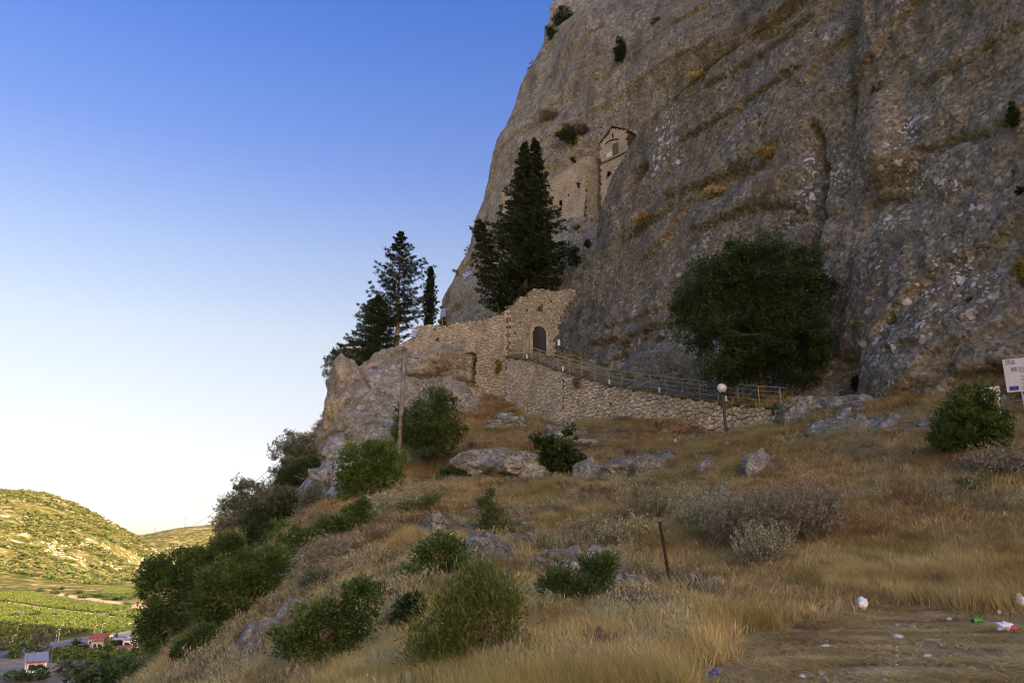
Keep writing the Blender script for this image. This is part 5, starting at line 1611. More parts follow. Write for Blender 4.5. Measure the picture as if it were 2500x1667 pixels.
# ================================================================== dry grass (uncountable): tufts set out over the slope
def tuft_mesh(name, n, h, spread, lean, width, mat, seed, curl=0.35, heads=False, bias=(0.0, 0.0)):
    rs = np.random.default_rng(seed)
    V, T3, T4, tint = [], [], [], []
    b = 0
    for k in range(n):
        a = rs.uniform(0, 2 * math.pi); r = spread * math.sqrt(rs.uniform())
        p0 = np.array([math.cos(a) * r, math.sin(a) * r, -0.03])
        hh = h * rs.uniform(0.5, 1.15)
        da = rs.uniform(0, 2 * math.pi)
        ld = np.array([math.cos(da), math.sin(da)]) * lean * hh * rs.uniform(0.2, 1.2) + np.array(bias) * hh
        p1 = p0 + np.array([ld[0] * 0.35, ld[1] * 0.35, hh * 0.55])
        p2 = p0 + np.array([ld[0] * (0.8 + curl * rs.uniform()), ld[1] * (0.8 + curl * rs.uniform()), hh * rs.uniform(0.85, 1.0)])
        wa = rs.uniform(0, math.pi); w = np.array([math.cos(wa), math.sin(wa), 0]) * width * rs.uniform(0.6, 1.3) / 2
        V += [p0 - w, p0 + w, p1 - w * 0.8, p1 + w * 0.8, p2]
        T4.append((b, b + 1, b + 3, b + 2)); T3.append((b + 2, b + 3, b + 4))
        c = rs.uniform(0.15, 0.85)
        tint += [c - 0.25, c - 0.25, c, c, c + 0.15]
        b += 5
        if heads and rs.uniform() < 0.45:
            q = unit(p2 - p1); hw = np.cross(q, [0, 1, 0.2]); hw = hw / np.linalg.norm(hw) * width * 1.6
            V += [p2 - q * 0.02, p2 + hw + q * 0.03, p2 + q * 0.09, p2 - hw + q * 0.03]
            T4.append((b, b + 1, b + 2, b + 3)); tint += [0.8] * 4
            b += 4
    return np_mesh(name, np.array(V), [np.array(T4), np.array(T3)], mat, False, {'tint': np.clip(tint, 0, 1)})

def stalk_mesh(name, n, h, spread, mat, seed, leaf=0.05):
    rs = np.random.default_rng(seed)
    Cs, As, Ts = [], [], []
    for k in range(n):
        a = rs.uniform(0, 6.28); r = spread * math.sqrt(rs.uniform())
        p0 = np.array([math.cos(a) * r, math.sin(a) * r, 0]); hh = h * rs.uniform(0.5, 1.1)
        tip = p0 + np.array([rs.normal() * 0.12 * hh, rs.normal() * 0.12 * hh, hh])
        q = np.linspace(0.1, 1, 14)
        Cs.append(lerp(p0, tip, q[:, None]) + rs.normal(size=(14, 3)) * leaf * 0.4); As.append(rs.normal(size=(14, 3)) * 0.5 + np.array([0, 0, 1.0]))
        Ts.append(0.2 + 0.6 * q + rs.normal(size=14) * 0.1)
    C = np.concatenate(Cs); L = leaf * rs.uniform(0.7, 1.6, len(C))
    V, Fc = leaves_arrays(C, np.concatenate(As), L, L * 0.26, rs)
    return np_mesh(name, V, Fc, mat, False, {'tint': np.repeat(np.clip(np.concatenate(Ts), 0, 1), 4)})

_coll_n = 0
def scatter(name, pts, rotz, scl, idx, meshes, label, cat, tiltx=None):
    """one object of uncountable growth: instances of a few small meshes on points (geometry nodes)"""
    c = bpy.data.collections.new(name + '_kinds')
    for k, m in enumerate(meshes):
        o = bpy.data.objects.new('%s_kind_%02d' % (name, k), m)
        c.objects.link(o)
    n = len(pts)
    me = bpy.data.meshes.new(name)
    me.vertices.add(n)
    me.vertices.foreach_set('co', np.asarray(pts, np.float32).ravel())
    rot = np.zeros((n, 3), np.float32); rot[:, 2] = rotz
    if tiltx is not None: rot[:, 0] = tiltx
    for nm, typ, key, arr in (('rot', 'FLOAT_VECTOR', 'vector', rot), ('scl', 'FLOAT_VECTOR', 'vector', np.asarray(scl, np.float32)), ('idx', 'INT', 'value', np.asarray(idx, np.int32))):
        a = me.attributes.new(nm, typ, 'POINT'); a.data.foreach_set(key, arr.ravel())
    o = link(name, me)
    ng = bpy.data.node_groups.new(name + '_growth', 'GeometryNodeTree')
    ng.interface.new_socket('Geometry', in_out='INPUT', socket_type='NodeSocketGeometry')
    ng.interface.new_socket('Geometry', in_out='OUTPUT', socket_type='NodeSocketGeometry')
    N = ng.nodes.new
    gi, go = N('NodeGroupInput'), N('NodeGroupOutput')
    ci = N('GeometryNodeCollectionInfo'); ci.inputs['Collection'].default_value = c
    ci.inputs['Separate Children'].default_value = True; ci.inputs['Reset Children'].default_value = True
    m2p = N('GeometryNodeMeshToPoints')
    iop = N('GeometryNodeInstanceOnPoints'); iop.inputs['Pick Instance'].default_value = True
    def at(nm, dt):
        x = N('GeometryNodeInputNamedAttribute'); x.data_type = dt; x.inputs['Name'].default_value = nm; return x.outputs['Attribute']
    e2r = N('FunctionNodeEulerToRotation')
    L = ng.links.new
    L(gi.outputs[0], m2p.inputs[0]); L(m2p.outputs[0], iop.inputs['Points']); L(ci.outputs[0], iop.inputs['Instance'])
    L(at('idx', 'INT'), iop.inputs['Instance Index']); L(at('rot', 'FLOAT_VECTOR'), e2r.inputs[0]); L(e2r.outputs[0], iop.inputs['Rotation'])
    L(at('scl', 'FLOAT_VECTOR'), iop.inputs['Scale']); L(iop.outputs[0], go.inputs[0])
    md = o.modifiers.new('growth', 'NODES'); md.node_group = ng
    return tag(o, label, cat, None, 'stuff')

def slope_points(n, dmin, dmax, rs, amax=0.80):
    ang = rs.uniform(-0.55, amax, n); dd = rs.uniform(dmin, dmax, n)
    x, y = np.sin(ang) * dd, np.cos(ang) * dd
    # keep to the open slope: not inside the cliff, not behind the walls
    D = (np.stack([x, y], 1) - CO) @ CN - cliff_lean(8.0)
    ok = D < -0.3
    wx = np.interp(x, WT[:, 0], WT[:, 1], left=200, right=200)     # y of the retaining wall for an x
    ok &= ~((x > WT[0, 0] - 0.3) & (x < WT[-1, 0]) & (y > wx - 0.15))
    fy = np.interp(x, [-11, -10, 0], [86, 83, 70])
    ok &= y < fy
    x, y = x[ok], y[ok]
    off = bedrock(x, y)
    free = (off < 0.02 + 0.10 * rs.uniform(size=len(x)) ** 4) | ((rs.uniform(size=len(x)) < 0.22) & (noise3(np.stack([x, y, x * 0], 1) * 0.9) > 0.12))
    x, y = x[free], y[free]
    return np.stack([x, y, H(x, y) + np.maximum(off[free] - 0.03, 0)], 1)
    return np.stack([x, y, H(x, y)], 1)

def proj(p):
    z = p[:, 1] * CP + p[:, 2] * SP
    return CX + F * p[:, 0] / z, CY - F * (p[:, 2] * CP - p[:, 1] * SP) / z

# the trodden bare patch by the road in the near right, as a shape on the ground
_bare = [ground(*p) for p in ((1640, 1667), (1790, 1575), (1960, 1505), (2150, 1490), (2400, 1480), (2499, 1475))]
_bare2 = [(q[0], q[1]) for q in _bare] + [(40, 12), (40, 3), (1.5, 3)]
def on_bare(p):
    w_ = fbm(np.stack([p[:, 0] * 0.7, p[:, 1] * 0.7, np.zeros(len(p))], 1) + 8, 3)
    return np.array([in_poly((a, b + 0.9 * w), _bare2) for (a, b), w in zip(p[:, :2], w_)])

rs = np.random.default_rng(77)
# --- tall pale grass
pts = slope_points(90000, 7.5, 75, rs)
px, py = proj(pts)
pn = fbm(np.stack([pts[:, 0] * 0.16, pts[:, 1] * 0.16, np.zeros(len(pts))], 1), 3)
bare = on_bare(pts)
dist = np.hypot(pts[:, 0], pts[:, 1])
tall_zone = (pn > 0.05) | (dist < 13)
sparse_zone = (py < 1330) & (px > 1850)            # thinner, matted grass on the upper right slope
keep = ~bare & tall_zone & (rs.uniform(size=len(pts)) < np.where(sparse_zone, 0.25, np.where(dist > 17, 0.5, 0.85)))
A = pts[keep]
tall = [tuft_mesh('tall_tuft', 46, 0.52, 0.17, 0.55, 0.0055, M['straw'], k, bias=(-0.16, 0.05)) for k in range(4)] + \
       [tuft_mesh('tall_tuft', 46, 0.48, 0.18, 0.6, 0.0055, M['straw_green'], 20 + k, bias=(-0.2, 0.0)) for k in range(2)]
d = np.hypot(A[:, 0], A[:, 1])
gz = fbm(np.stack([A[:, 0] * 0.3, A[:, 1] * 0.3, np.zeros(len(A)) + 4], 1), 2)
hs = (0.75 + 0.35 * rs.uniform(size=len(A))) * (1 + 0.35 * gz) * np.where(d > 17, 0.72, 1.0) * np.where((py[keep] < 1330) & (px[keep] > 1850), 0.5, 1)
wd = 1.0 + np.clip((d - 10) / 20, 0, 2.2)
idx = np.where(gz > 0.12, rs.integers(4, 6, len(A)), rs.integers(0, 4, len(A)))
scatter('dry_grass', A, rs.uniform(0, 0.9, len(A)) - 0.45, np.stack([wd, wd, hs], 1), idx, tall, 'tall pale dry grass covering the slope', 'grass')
# --- reddish low undergrowth
pts = slope_points(80000, 7.5, 75, rs)
px, py = proj(pts)
pn = fbm(np.stack([pts[:, 0] * 0.16, pts[:, 1] * 0.16, np.zeros(len(pts))], 1), 3)
keep = ~on_bare(pts) & (rs.uniform(size=len(pts)) < np.where((pn < 0.1) | ((py < 1330) & (px > 1850)), 0.9, 0.25))
A = pts[keep]; d = np.hypot(A[:, 0], A[:, 1])
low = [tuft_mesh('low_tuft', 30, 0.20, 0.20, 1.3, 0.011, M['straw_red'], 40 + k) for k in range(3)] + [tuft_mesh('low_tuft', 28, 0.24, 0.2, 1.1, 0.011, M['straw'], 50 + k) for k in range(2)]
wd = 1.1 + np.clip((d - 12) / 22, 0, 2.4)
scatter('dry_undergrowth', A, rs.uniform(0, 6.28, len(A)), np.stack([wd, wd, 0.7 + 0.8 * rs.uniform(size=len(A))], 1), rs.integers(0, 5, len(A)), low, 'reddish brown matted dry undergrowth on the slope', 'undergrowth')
# --- straw litter on the bare patch
n = 42000
x = rs.uniform(0.5, 16, n); y = rs.uniform(6.0, 17, n)
pts = np.stack([x, y, H(x, y)], 1)
pts = pts[on_bare(pts)]; pts[:, 2] += 0.03
pts = pts[fbm(pts * np.array([0.9, 1.6, 0]) + 3, 3) + rs.uniform(-0.35, 0.35, len(pts)) > 0.05]
lit = [tuft_mesh('litter', 14, 0.06, 0.16, 4.5, 0.009, M['straw' if k else 'straw_red'], 60 + k, curl=1.2) for k in range(4)]
s = 0.6 + 0.8 * rs.uniform(size=len(pts))
scatter('straw_litter', pts, rs.uniform(0, 6.28, len(pts)), np.stack([s, s, s], 1), rs.integers(0, 4, len(pts)), lit, 'trampled straw litter on the bare ground by the road', 'straw')
# pebbles on the bare patch
x = rs.uniform(1, 16, 1500); y = rs.uniform(6.3, 16, 1500)
pts = np.stack([x, y, H(x, y)], 1)
pts = pts[on_bare(pts)]; pts[:, 2] += 0.02
M['stone_pale'] = plain('dusty_pebble', (0.40, 0.34, 0.26), 1.0, 0.0, 0.2, 20)
peb = [rock_mesh('pebble', (0.03, 0.026, 0.018), 400 + k, M['stone_pale'], 2) for k in range(3)]
s = 0.35 + 1.1 * rs.uniform(size=len(pts)) ** 4
scatter('pebbles', pts, rs.uniform(0, 6.28, len(pts)), np.stack([s, s, s], 1), rs.integers(0, 3, len(pts)), peb, 'small pale pebbles strewn over the bare ground', 'gravel')
# --- scattered dry stalks through the slope
pts = slope_points(9000, 9, 60, rs)
pn = fbm(np.stack([pts[:, 0] * 0.22 + 9, pts[:, 1] * 0.22, np.zeros(len(pts))], 1), 3)
px, py = proj(pts)
A = pts[(pn > 0.10) & ~on_bare(pts) & ~((px > 1700) & (py > 1330))]
stk = [stalk_mesh('stalks', 9, 0.5, 0.2, M['lf_sage'], 80 + k) for k in range(3)] + [stalk_mesh('stalks', 10, 0.42, 0.22, M['lf_greysage'], 90), stalk_mesh('stalks', 12, 0.35, 0.24, M['lf_twig'], 91)]
d = np.hypot(A[:, 0], A[:, 1]); wd = 0.9 + np.clip((d - 15) / 30, 0, 1)
scatter('sage_stalks', A, rs.uniform(0, 6.28, len(A)), np.stack([wd, wd, 0.7 + 0.6 * rs.uniform(size=len(A))], 1), rs.integers(0, 5, len(A)), stk, 'dry pale stalks standing among the grass of the slope', 'weeds')
# --- dark dead scrub between the shrubs of the lower left slope
pts = slope_points(9000, 9, 55, rs)
pn = fbm(np.stack([pts[:, 0] * 0.25 + 30, pts[:, 1] * 0.25, np.zeros(len(pts))], 1), 3)
px, py = proj(pts)
A = pts[(pn > np.where((px < 1300) & (py > 1250), -0.12, 0.12)) & (px < 1750) & ~on_bare(pts)]
dsc = [stalk_mesh('scrub_tuft', 26, 0.34, 0.26, M['lf_twig'], 97, 0.07), stalk_mesh('scrub_tuft', 24, 0.30, 0.26, M['lf_mid'], 98, 0.05), stalk_mesh('scrub_tuft', 26, 0.28, 0.28, M['lf_deadbrown'], 99, 0.07)]
d = np.hypot(A[:, 0], A[:, 1]); wd = 0.9 + np.clip((d - 15) / 30, 0, 1)
scatter('dead_scrub', A, rs.uniform(0, 6.28, len(A)), np.stack([wd, wd, 0.7 + 0.6 * rs.uniform(size=len(A))], 1), rs.choice([0, 0, 1, 2, 2], len(A)), dsc, 'dark dead scrub between the shrubs of the lower slope', 'scrub')
# --- grass in the cracks of the ramp and the rocks under the wall
Q = sh.reshape(-1, 3)
A = Q[rs.choice(len(Q), 650)] + rs.normal(size=(650, 3)) * np.array([0.5, 0.5, 0.0])
grn = [tuft_mesh('green_tuft', 26, 0.25, 0.2, 0.9, 0.02, M['lf_broom'], 95), tuft_mesh('green_tuft', 26, 0.3, 0.2, 0.9, 0.02, M['straw_green'], 96)]
scatter('ramp_weeds', A, rs.uniform(0, 6.28, len(A)), np.full((len(A), 3), 1.4), rs.integers(0, 2, len(A)), grn, 'green and straw weeds growing along the ramp', 'weeds')
# ================================================================== plants on the cliffs
def cliff_plant(name, label, px, py, w, h, mat, seed, crag=False, leaf=0.2, n=60, per=50, d=None, cat='shrub', up=0.3):
    if d is None:
        if crag:
            r = ray(px, py); ds = np.arange(88, 150, 0.25); q = r[None] * ds[:, None]
            sd = q[:, 1] - crag_pt(q[:, 0], q[:, 2])[:, 1]
            i = np.nonzero(sd > 0)[0]; b = q[i[0]] if len(i) else q[-1]
        else:
            u, z = cliff_uz(px, py); b = cliff_pt([u], [z])[0]
    else:
        b = P(px, py, d)
    dd = depth_of(b); s = dd / F
    W, Hh = w * s / 2, h * s / 2
    rs_ = np.random.default_rng(seed)
    lobes = [(rs_.normal() * W * 0.35, -W * 0.25, rs_.normal() * Hh * 0.35, W * rs_.uniform(0.45, 0.75), W * 0.5, Hh * rs_.uniform(0.5, 0.8)) for _ in range(4)]
    return broadleaf(name, label, cat, b, lobes, mat, n, per, max(0.12, W * 0.3), leaf, 0.05, 'bark', seed, ntips=12, up=up, shell=0.3)

cliff_plant('cliff_shrub', 'dark green shrub clinging to the crag edge at the very top', 1372, 55, 62, 75, 'lf_dark', 201, True, 0.3, 110, 60)
cliff_plant('cliff_shrub', 'dark green shrub just below the top one on the crag edge', 1350, 88, 40, 40, 'lf_dark', 202, True, 0.3, 60, 50)
cliff_plant('cliff_shrub', 'dark hanging shrub on the fluted grey rock near the top', 1522, 138, 36, 75, 'lf_dark', 203, True, 0.26, 80, 50)
cliff_plant('cliff_shrub', 'brown bushy ledge plant left of the chapel', 1410, 322, 60, 34, 'lf_twig', 204, True, 0.3, 60, 50)
cliff_plant('cliff_shrub', 'dark green ledge shrub left below the brown ledge plant', 1390, 345, 48, 36, 'lf_mid', 205, True, 0.28, 60, 50)
cliff_plant('cliff_shrub', 'dry yellowish plants on the crag ledge left of the chapel', 1340, 290, 90, 22, 'lf_sage', 206, True, 0.28, 60, 40)
cliff_plant('cliff_shrub', 'small green tuft on the crag over the tall conifer', 1400, 395, 16, 18, 'lf_mid', 207, True, 0.2, 24, 30)
cliff_plant('cliff_shrub', 'green shrub in the gully below the monastery wall', 1405, 635, 36, 44, 'lf_mid', 208, True, 0.22, 60, 45)
cliff_plant('cliff_shrub', 'yellow green plant at the foot of the monastery wall', 1408, 555, 16, 22, 'lf_yellow', 209, True, 0.2, 30, 30)
cliff_plant('cliff_shrub', 'green plants in the gully beside the dark cliff edge', 1440, 600, 30, 30, 'lf_mid', 210, True, 0.2, 40, 40)
cliff_plant('cliff_shrub', 'bright green shrub at the foot of the pale crag on the left', 1086, 785, 22, 26, 'lf_yellow', 211, True, 0.22, 40, 40)
cliff_plant('cliff_shrub', 'yellow green bush on the right edge of the dark cliff', 2487, 672, 40, 60, 'lf_yellow', 212, False, 0.13, 60, 50)
cliff_plant('cliff_shrub', 'dark green bush cut by the right picture edge high on the cliff', 2492, 285, 36, 70, 'lf_dark', 213, False, 0.15, 60, 50)
cliff_plant('cliff_shrub', 'small green bush at the right picture edge above the yellow bush', 2496, 475, 22, 40, 'lf_dark', 214, False, 0.13, 40, 40)
cliff_plant('cliff_shrub', 'dark ivy bush at the cliff foot right of the round tree', 2065, 930, 36, 50, 'lf_dark', 215, False, 0.13, 70, 45)
cliff_plant('cliff_shrub', 'ochre dry bush on the rock left of the round tree', 1578, 815, 26, 34, 'lf_yellow', 216, False, 0.16, 46, 40)
cliff_plant('cliff_shrub', 'straw coloured plants on the rock beside the ochre bush', 1545, 838, 44, 30, 'lf_sage', 217, False, 0.16, 46, 36)
cliff_plant('cliff_shrub', 'grey dry plant on the rock right of the ochre bush', 1625, 828, 30, 26, 'lf_twig', 218, False, 0.16, 40, 36)
cliff_plant('cliff_shrub', 'small yellow green tuft on the rock left of the dry plants', 1516, 838, 12, 24, 'lf_yellow', 219, False, 0.14, 22, 30)
cliff_plant('cliff_shrub', 'tiny plant on bare rock right of the gate', 1430, 788, 10, 12, 'lf_twig', 220, False, 0.12, 14, 24)
cliff_plant('cliff_shrub', 'mossy green tuft on the dark cliff right of the round tree', 2098, 795, 14, 18, 'lf_yellow', 221, False, 0.1, 24, 30)
cliff_plant('cliff_shrub', 'green tuft under white lichen on the right cliff', 2180, 780, 14, 26, 'lf_yellow', 222, False, 0.1, 24, 30)
cliff_plant('cliff_shrub', 'small dark tuft on the pale rock bulge at the right', 2368, 732, 20, 18, 'lf_mid', 223, False, 0.1, 24, 30)
cliff_plant('cliff_shrub', 'golden dry grass clump high on the right cliff', 2150, 222, 24, 40, 'lf_yellow', 224, False, 0.13, 40, 36)
cliff_plant('cliff_grass', 'long golden dry grass tuft on a ledge of the upper cliff', 1700, 190, 66, 14, 'straw', 225, False, 0.3, 50, 40, cat='grass tuft', up=1.0)
cliff_plant('cliff_grass', 'golden dry grass tuft on the middle ledge of the cliff', 1870, 380, 58, 16, 'straw', 226, False, 0.24, 50, 40, cat='grass tuft', up=1.0)
cliff_plant('cliff_grass', 'golden dry grass tuft on the ledge left of the middle one', 1745, 472, 64, 20, 'straw', 227, False, 0.24, 50, 40, cat='grass tuft', up=1.0)
cliff_plant('cliff_grass', 'golden dry grass tuft on the low ledge above the gate rock', 1582, 540, 62, 20, 'straw', 228, False, 0.26, 50, 40, cat='grass tuft', up=1.0)
cliff_plant('cliff_shrub', 'mossy yellow green patch plant on an upper ledge of the cliff', 1860, 308, 26, 16, 'lf_yellow', 229, False, 0.12, 30, 30)
cliff_plant('cliff_shrub', 'green hanging plants on the upper fluted rock', 1600, 55, 24, 40, 'lf_yellow', 230, True, 0.22, 40, 36)
cliff_plant('cliff_shrub', 'thin dry plant on the crag skyline', 1296, 165, 20, 26, 'lf_twig', 231, True, 0.2, 20, 24)
cliff_plant('cliff_shrub', 'thin dry plant on the lower crag skyline', 1117, 662, 20, 20, 'lf_twig', 232, True, 0.2, 20, 24)
cliff_plant('cliff_shrub', 'small dry plant on the middle crag skyline', 1143, 612, 16, 20, 'lf_twig', 233, True, 0.2, 18, 24)
cliff_plant('cliff_shrub', 'dry brown plant on the face of the gate wall', 1317, 755, 16, 18, 'lf_twig', 234, False, 0.14, 24, 30, d=71.2)
cliff_plant('cliff_shrub', 'brown dry plant hanging on the retaining wall', 1413, 925, 26, 34, 'lf_twig', 235, False, 0.16, 36, 36, d=59.0)
cliff_plant('wall_fern', 'yellow green fern on the wall left of the gate corner', 1216, 895, 22, 32, 'lf_yellow', 236, False, 0.15, 40, 36, d=70.8)

# ================================================================== lamp, pole, wires
M['globe'] = plain('white_lamp_globe', (0.88, 0.88, 0.88), 0.35, 0.4, 0.02, 4, 0.0)
_t = M['globe'].node_tree; _tl = _t.nodes.new('ShaderNodeBsdfTranslucent'); _tl.inputs[0].default_value = (0.9, 0.9, 0.9, 1)
_mx = _t.nodes.new('ShaderNodeMixShader'); _mx.inputs[0].default_value = 0.35
_t.links.new(_t.nodes['Principled BSDF'].outputs[0], _mx.inputs[1]); _t.links.new(_tl.outputs[0], _mx.inputs[2]); _t.links.new(_mx.outputs[0], _t.nodes['Material Output'].inputs[0])
lb = P(1773, 1058, 44.6); lb[2] = H(lb[0], lb[1])[0]
lamp = thing('street_lamp', 'black lamp post with a white globe in front of the retaining wall', 'street lamp', lb)
s = depth_of(lb) / F
LH = (P(1766, 955, 44.6) - lb)[2]
MB().lathe([(0.13, -0.2), (0.13, 0.25), (0.10, 0.30), (0.085, 0.5), (0.072, LH - 0.15), (0.07, LH)], 12).build('post', M['black_metal'], lamp, True)
MB().lathe([(0.055, LH - 0.02), (0.11, LH + 0.02), (0.12, LH + 0.07), (0.08, LH + 0.09)], 14).build('collar', M['black_metal'], lamp, True)
gr = 11.5 * s
MB().lathe([(gr * math.sin(a) + 0.001, LH + 0.06 + gr - gr * math.cos(a)) for a in np.linspace(0.15, math.pi - 0.02, 14)], 20).build('globe', M['globe'], lamp, True)
lamp.rotation_euler.y = -0.02

M['pole_wood'] = plain('grey_weathered_pole', (0.20, 0.172, 0.135), 0.9, 0.1, 0.3, 2.0, 0.5)
pb = ground(970, 1172)
pole = thing('utility_pole', 'leaning grey wooden utility pole beside the round green tree', 'utility pole', pb)
s = depth_of(pb) / F
top_ = P(988, 866, depth_of(pb) + 2.1) - pb
MB().tube([np.array([0, 0, -0.4]), top_ * 0.5, top_], [0.18, 0.155, 0.125], 10).build('shaft', M['pole_wood'], pole, True)
MB().tube([top_ * 0.985 + np.array([-0.5, 0.2, -0.35]), top_ * 0.985, top_ * 0.985 + np.array([0.9, 0.2, -0.05])], 0.02, 5).build('bracket', M['black_metal'], pole)
MB().tube([top_ * 0.86 + np.array([0, -0.13, 0]), top_ * 0.90 + np.array([0, -0.13, 0])], 0.05, 8).build('clamp', M['rail_metal'], pole)
# wires in the sky on the left
M['wire'] = plain('dark_cable', (0.07, 0.07, 0.075), 0.6, 0.3, 0.1, 3)
for k, (a_, b_2, lab) in enumerate((((815, 1012), (440, 1300), 'upper of the two power lines falling to the valley on the left'), ((818, 1024), (440, 1318), 'lower of the two power lines falling to the valley on the left'))):
    A0, B0 = P(*a_, 86), P(*b_2, 190)
    w = thing('power_line', lab, 'cable', A0)
    pts = [lerp(A0, B0, t_) - np.array([0, 0, 1.2 * math.sin(math.pi * t_)]) - A0 for t_ in np.linspace(0, 1, 24)]
    MB().tube(pts, 0.032, 5).build('wire', M['wire'], w)
# insulator stub on the rock where they hang
# guy cable on the outcrop
gA0 = ground(1400, 1160); 
hose = thing('black_hose', 'black hose lying over the rocks right of the fig shrub', 'hose', ground(1405, 1118))
hl = np.array(hose.location)
MB().tube([ground(x, y) - hl + np.array([0, -0.05, 0.22]) for x, y in ((1395, 1125), (1410, 1112), (1440, 1100), (1470, 1098), (1495, 1097))], 0.03, 6).build('tube', M['black_metal'], hose, True)
hose = thing('black_hose', 'short black hose on the long boulder below the wall', 'hose', ground(1250, 1032))
hl = np.array(hose.location)
MB().tube([ground(x, y) - hl + np.array([0, -0.1, 0.55]) for x, y in ((1228, 1034), (1240, 1024), (1258, 1018))], 0.03, 6).build('tube', M['black_metal'], hose, True)
# rusty stake
M['rust'] = plain('rusty_iron', (0.060, 0.026, 0.016), 0.85, 0.2, 0.4, 20, 0.4)
b0 = ground(1640, 1447); dS = depth_of(b0)
stake = thing('iron_stake', 'rusty brown iron stake leaning in the lower slope', 'stake', b0)
tp = P(1611, 1274, dS) - b0
MB().tube([np.array([0, 0, -0.2]), tp * 0.45, tp], 0.035, 6).build('rod', M['rust'], stake)
MB().tube([tp * 0.40, tp * 0.44], 0.050, 8).build('sleeve', M['rust'], stake)
MB().box(tp, (0.12, 0.07, 0.02)).build('cap', M['rust'], stake)

# ================================================================== signs
M['sign_white'] = plain('sign_white_sheet', (0.62, 0.64, 0.68), 0.5, 0.3, 0.03, 2, 0.0)
M['sign_blue'] = plain('sign_blue_print', (0.025, 0.06, 0.33), 0.5, 0.3, 0.05, 2, 0.0)
M['sign_grey'] = plain('sign_grey_print', (0.30, 0.33, 0.30), 0.5, 0.3, 0.2, 6, 0.0)
M['sign_ink'] = plain('sign_dark_print', (0.06, 0.06, 0.08), 0.5, 0.3, 0.05, 2, 0.0)
M['gold'] = plain('sign_yellow_print', (0.75, 0.60, 0.05), 0.5, 0.3, 0.05, 2, 0.0)
M['zinc'] = plain('zinc_tube', (0.42, 0.42, 0.42), 0.45, 0.5, 0.1, 6)
def text_mesh(txt, size, mat):
    cu = bpy.data.curves.new('lettering', 'FONT'); cu.body = txt; cu.size = size; cu.extrude = 0.0008
    cu.resolution_u = 2
    o = bpy.data.objects.new('lettering', cu)
    COL.objects.link(o)
    dg = bpy.context.evaluated_depsgraph_get(); dg.update()
    me = bpy.data.meshes.new_from_object(o.evaluated_get(dg))
    COL.objects.unlink(o); bpy.data.objects.remove(o)
    me.materials.clear(); me.materials.append(mat)
    return me

dS = 31.0; sc_ = dS / F
sb = P(2487, 1030, dS); sb[2] = H(sb[0], sb[1])[0]
sign = thing('project_sign', 'large white project sign with flag emblems and text on a metal post', 'sign', sb)
# board frame: its own axes from the photo's corners
tl, bl_ = P(2446.5, 878.5, dS), P(2459, 958, dS)
rdir = unit(P(2520, 872.5, dS - 0.5) - tl); udir = unit(tl - bl_)
nrm = unit(np.cross(rdir, udir))
if nrm @ tl > 0: nrm = -nrm
BW, BH = 1.85, float(np.linalg.norm(tl - bl_))
rdir = unit(np.cross(udir, nrm)) * (1 if np.cross(udir, nrm) @ rdir > 0 else -1)
def sp(u, v, out=0.0):
    """u from the left edge, v down from the top edge (metres)"""
    return tl + rdir * u - udir * v + nrm * out - sb
def squad(name, u0, v0, u1, v1, mat, out, par):
    m_ = MB(); m_.prism([sp(u0, v0, out), sp(u1, v0, out), sp(u1, v1, out), sp(u0, v1, out)], -nrm * 0.003); return m_.build(name, mat, par)
bd = MB(); bd.prism([sp(0, 0), sp(BW, 0), sp(BW, BH), sp(0, BH)], -nrm * 0.03)
board = bd.build('board', M['sign_white'], sign)
k_ = BH / 80.0
# flag with nine stripes and a cross
fu, fv, fw_, fh_ = 6 * k_, 3 * k_, 19 * k_, 10 * k_
squad('flag_emblem', fu, fv, fu + fw_, fv + fh_, M['sign_blue'], 0.004, board)
for j in range(4):
    v0 = fv + fh_ * (2 * j + 1) / 9
    squad('flag_stripe', fu + (fw_ * 0.38 if j < 2 else 0), v0, fu + fw_, v0 + fh_ / 9, M['sign_white'], 0.008, board)
squad('flag_cross', fu, fv + fh_ * 2 / 9, fu + fw_ * 0.37, fv + fh_ * 3 / 9, M['sign_white'], 0.008, board)
squad('flag_cross', fu + fw_ * 0.15, fv, fu + fw_ * 0.22, fv + fh_ * 5 / 9, M['sign_white'], 0.011, board)
squad('grey_emblem', 15 * k_, 20 * k_, 27 * k_, 31 * k_, M['sign_grey'], 0.004, board)
squad('pale_panel', 9 * k_, 38 * k_, 27 * k_, 50 * k_, M['globe'], 0.004, board)
squad('blue_emblem', 6 * k_, 66 * k_, 25 * k_, 76 * k_, M['sign_blue'], 0.004, board)
for j in range(12):
    a = j * math.pi / 6
    u0, v0 = 15.5 * k_ + 3.2 * k_ * math.cos(a), 71 * k_ + 3.2 * k_ * math.sin(a)
    squad('star', u0 - 0.3 * k_, v0 - 0.3 * k_, u0 + 0.3 * k_, v0 + 0.3 * k_, M['gold'], 0.008, board)
basis = Matrix(((rdir[0], udir[0], nrm[0], 0), (rdir[1], udir[1], nrm[1], 0), (rdir[2], udir[2], nrm[2], 0), (0, 0, 0, 1)))
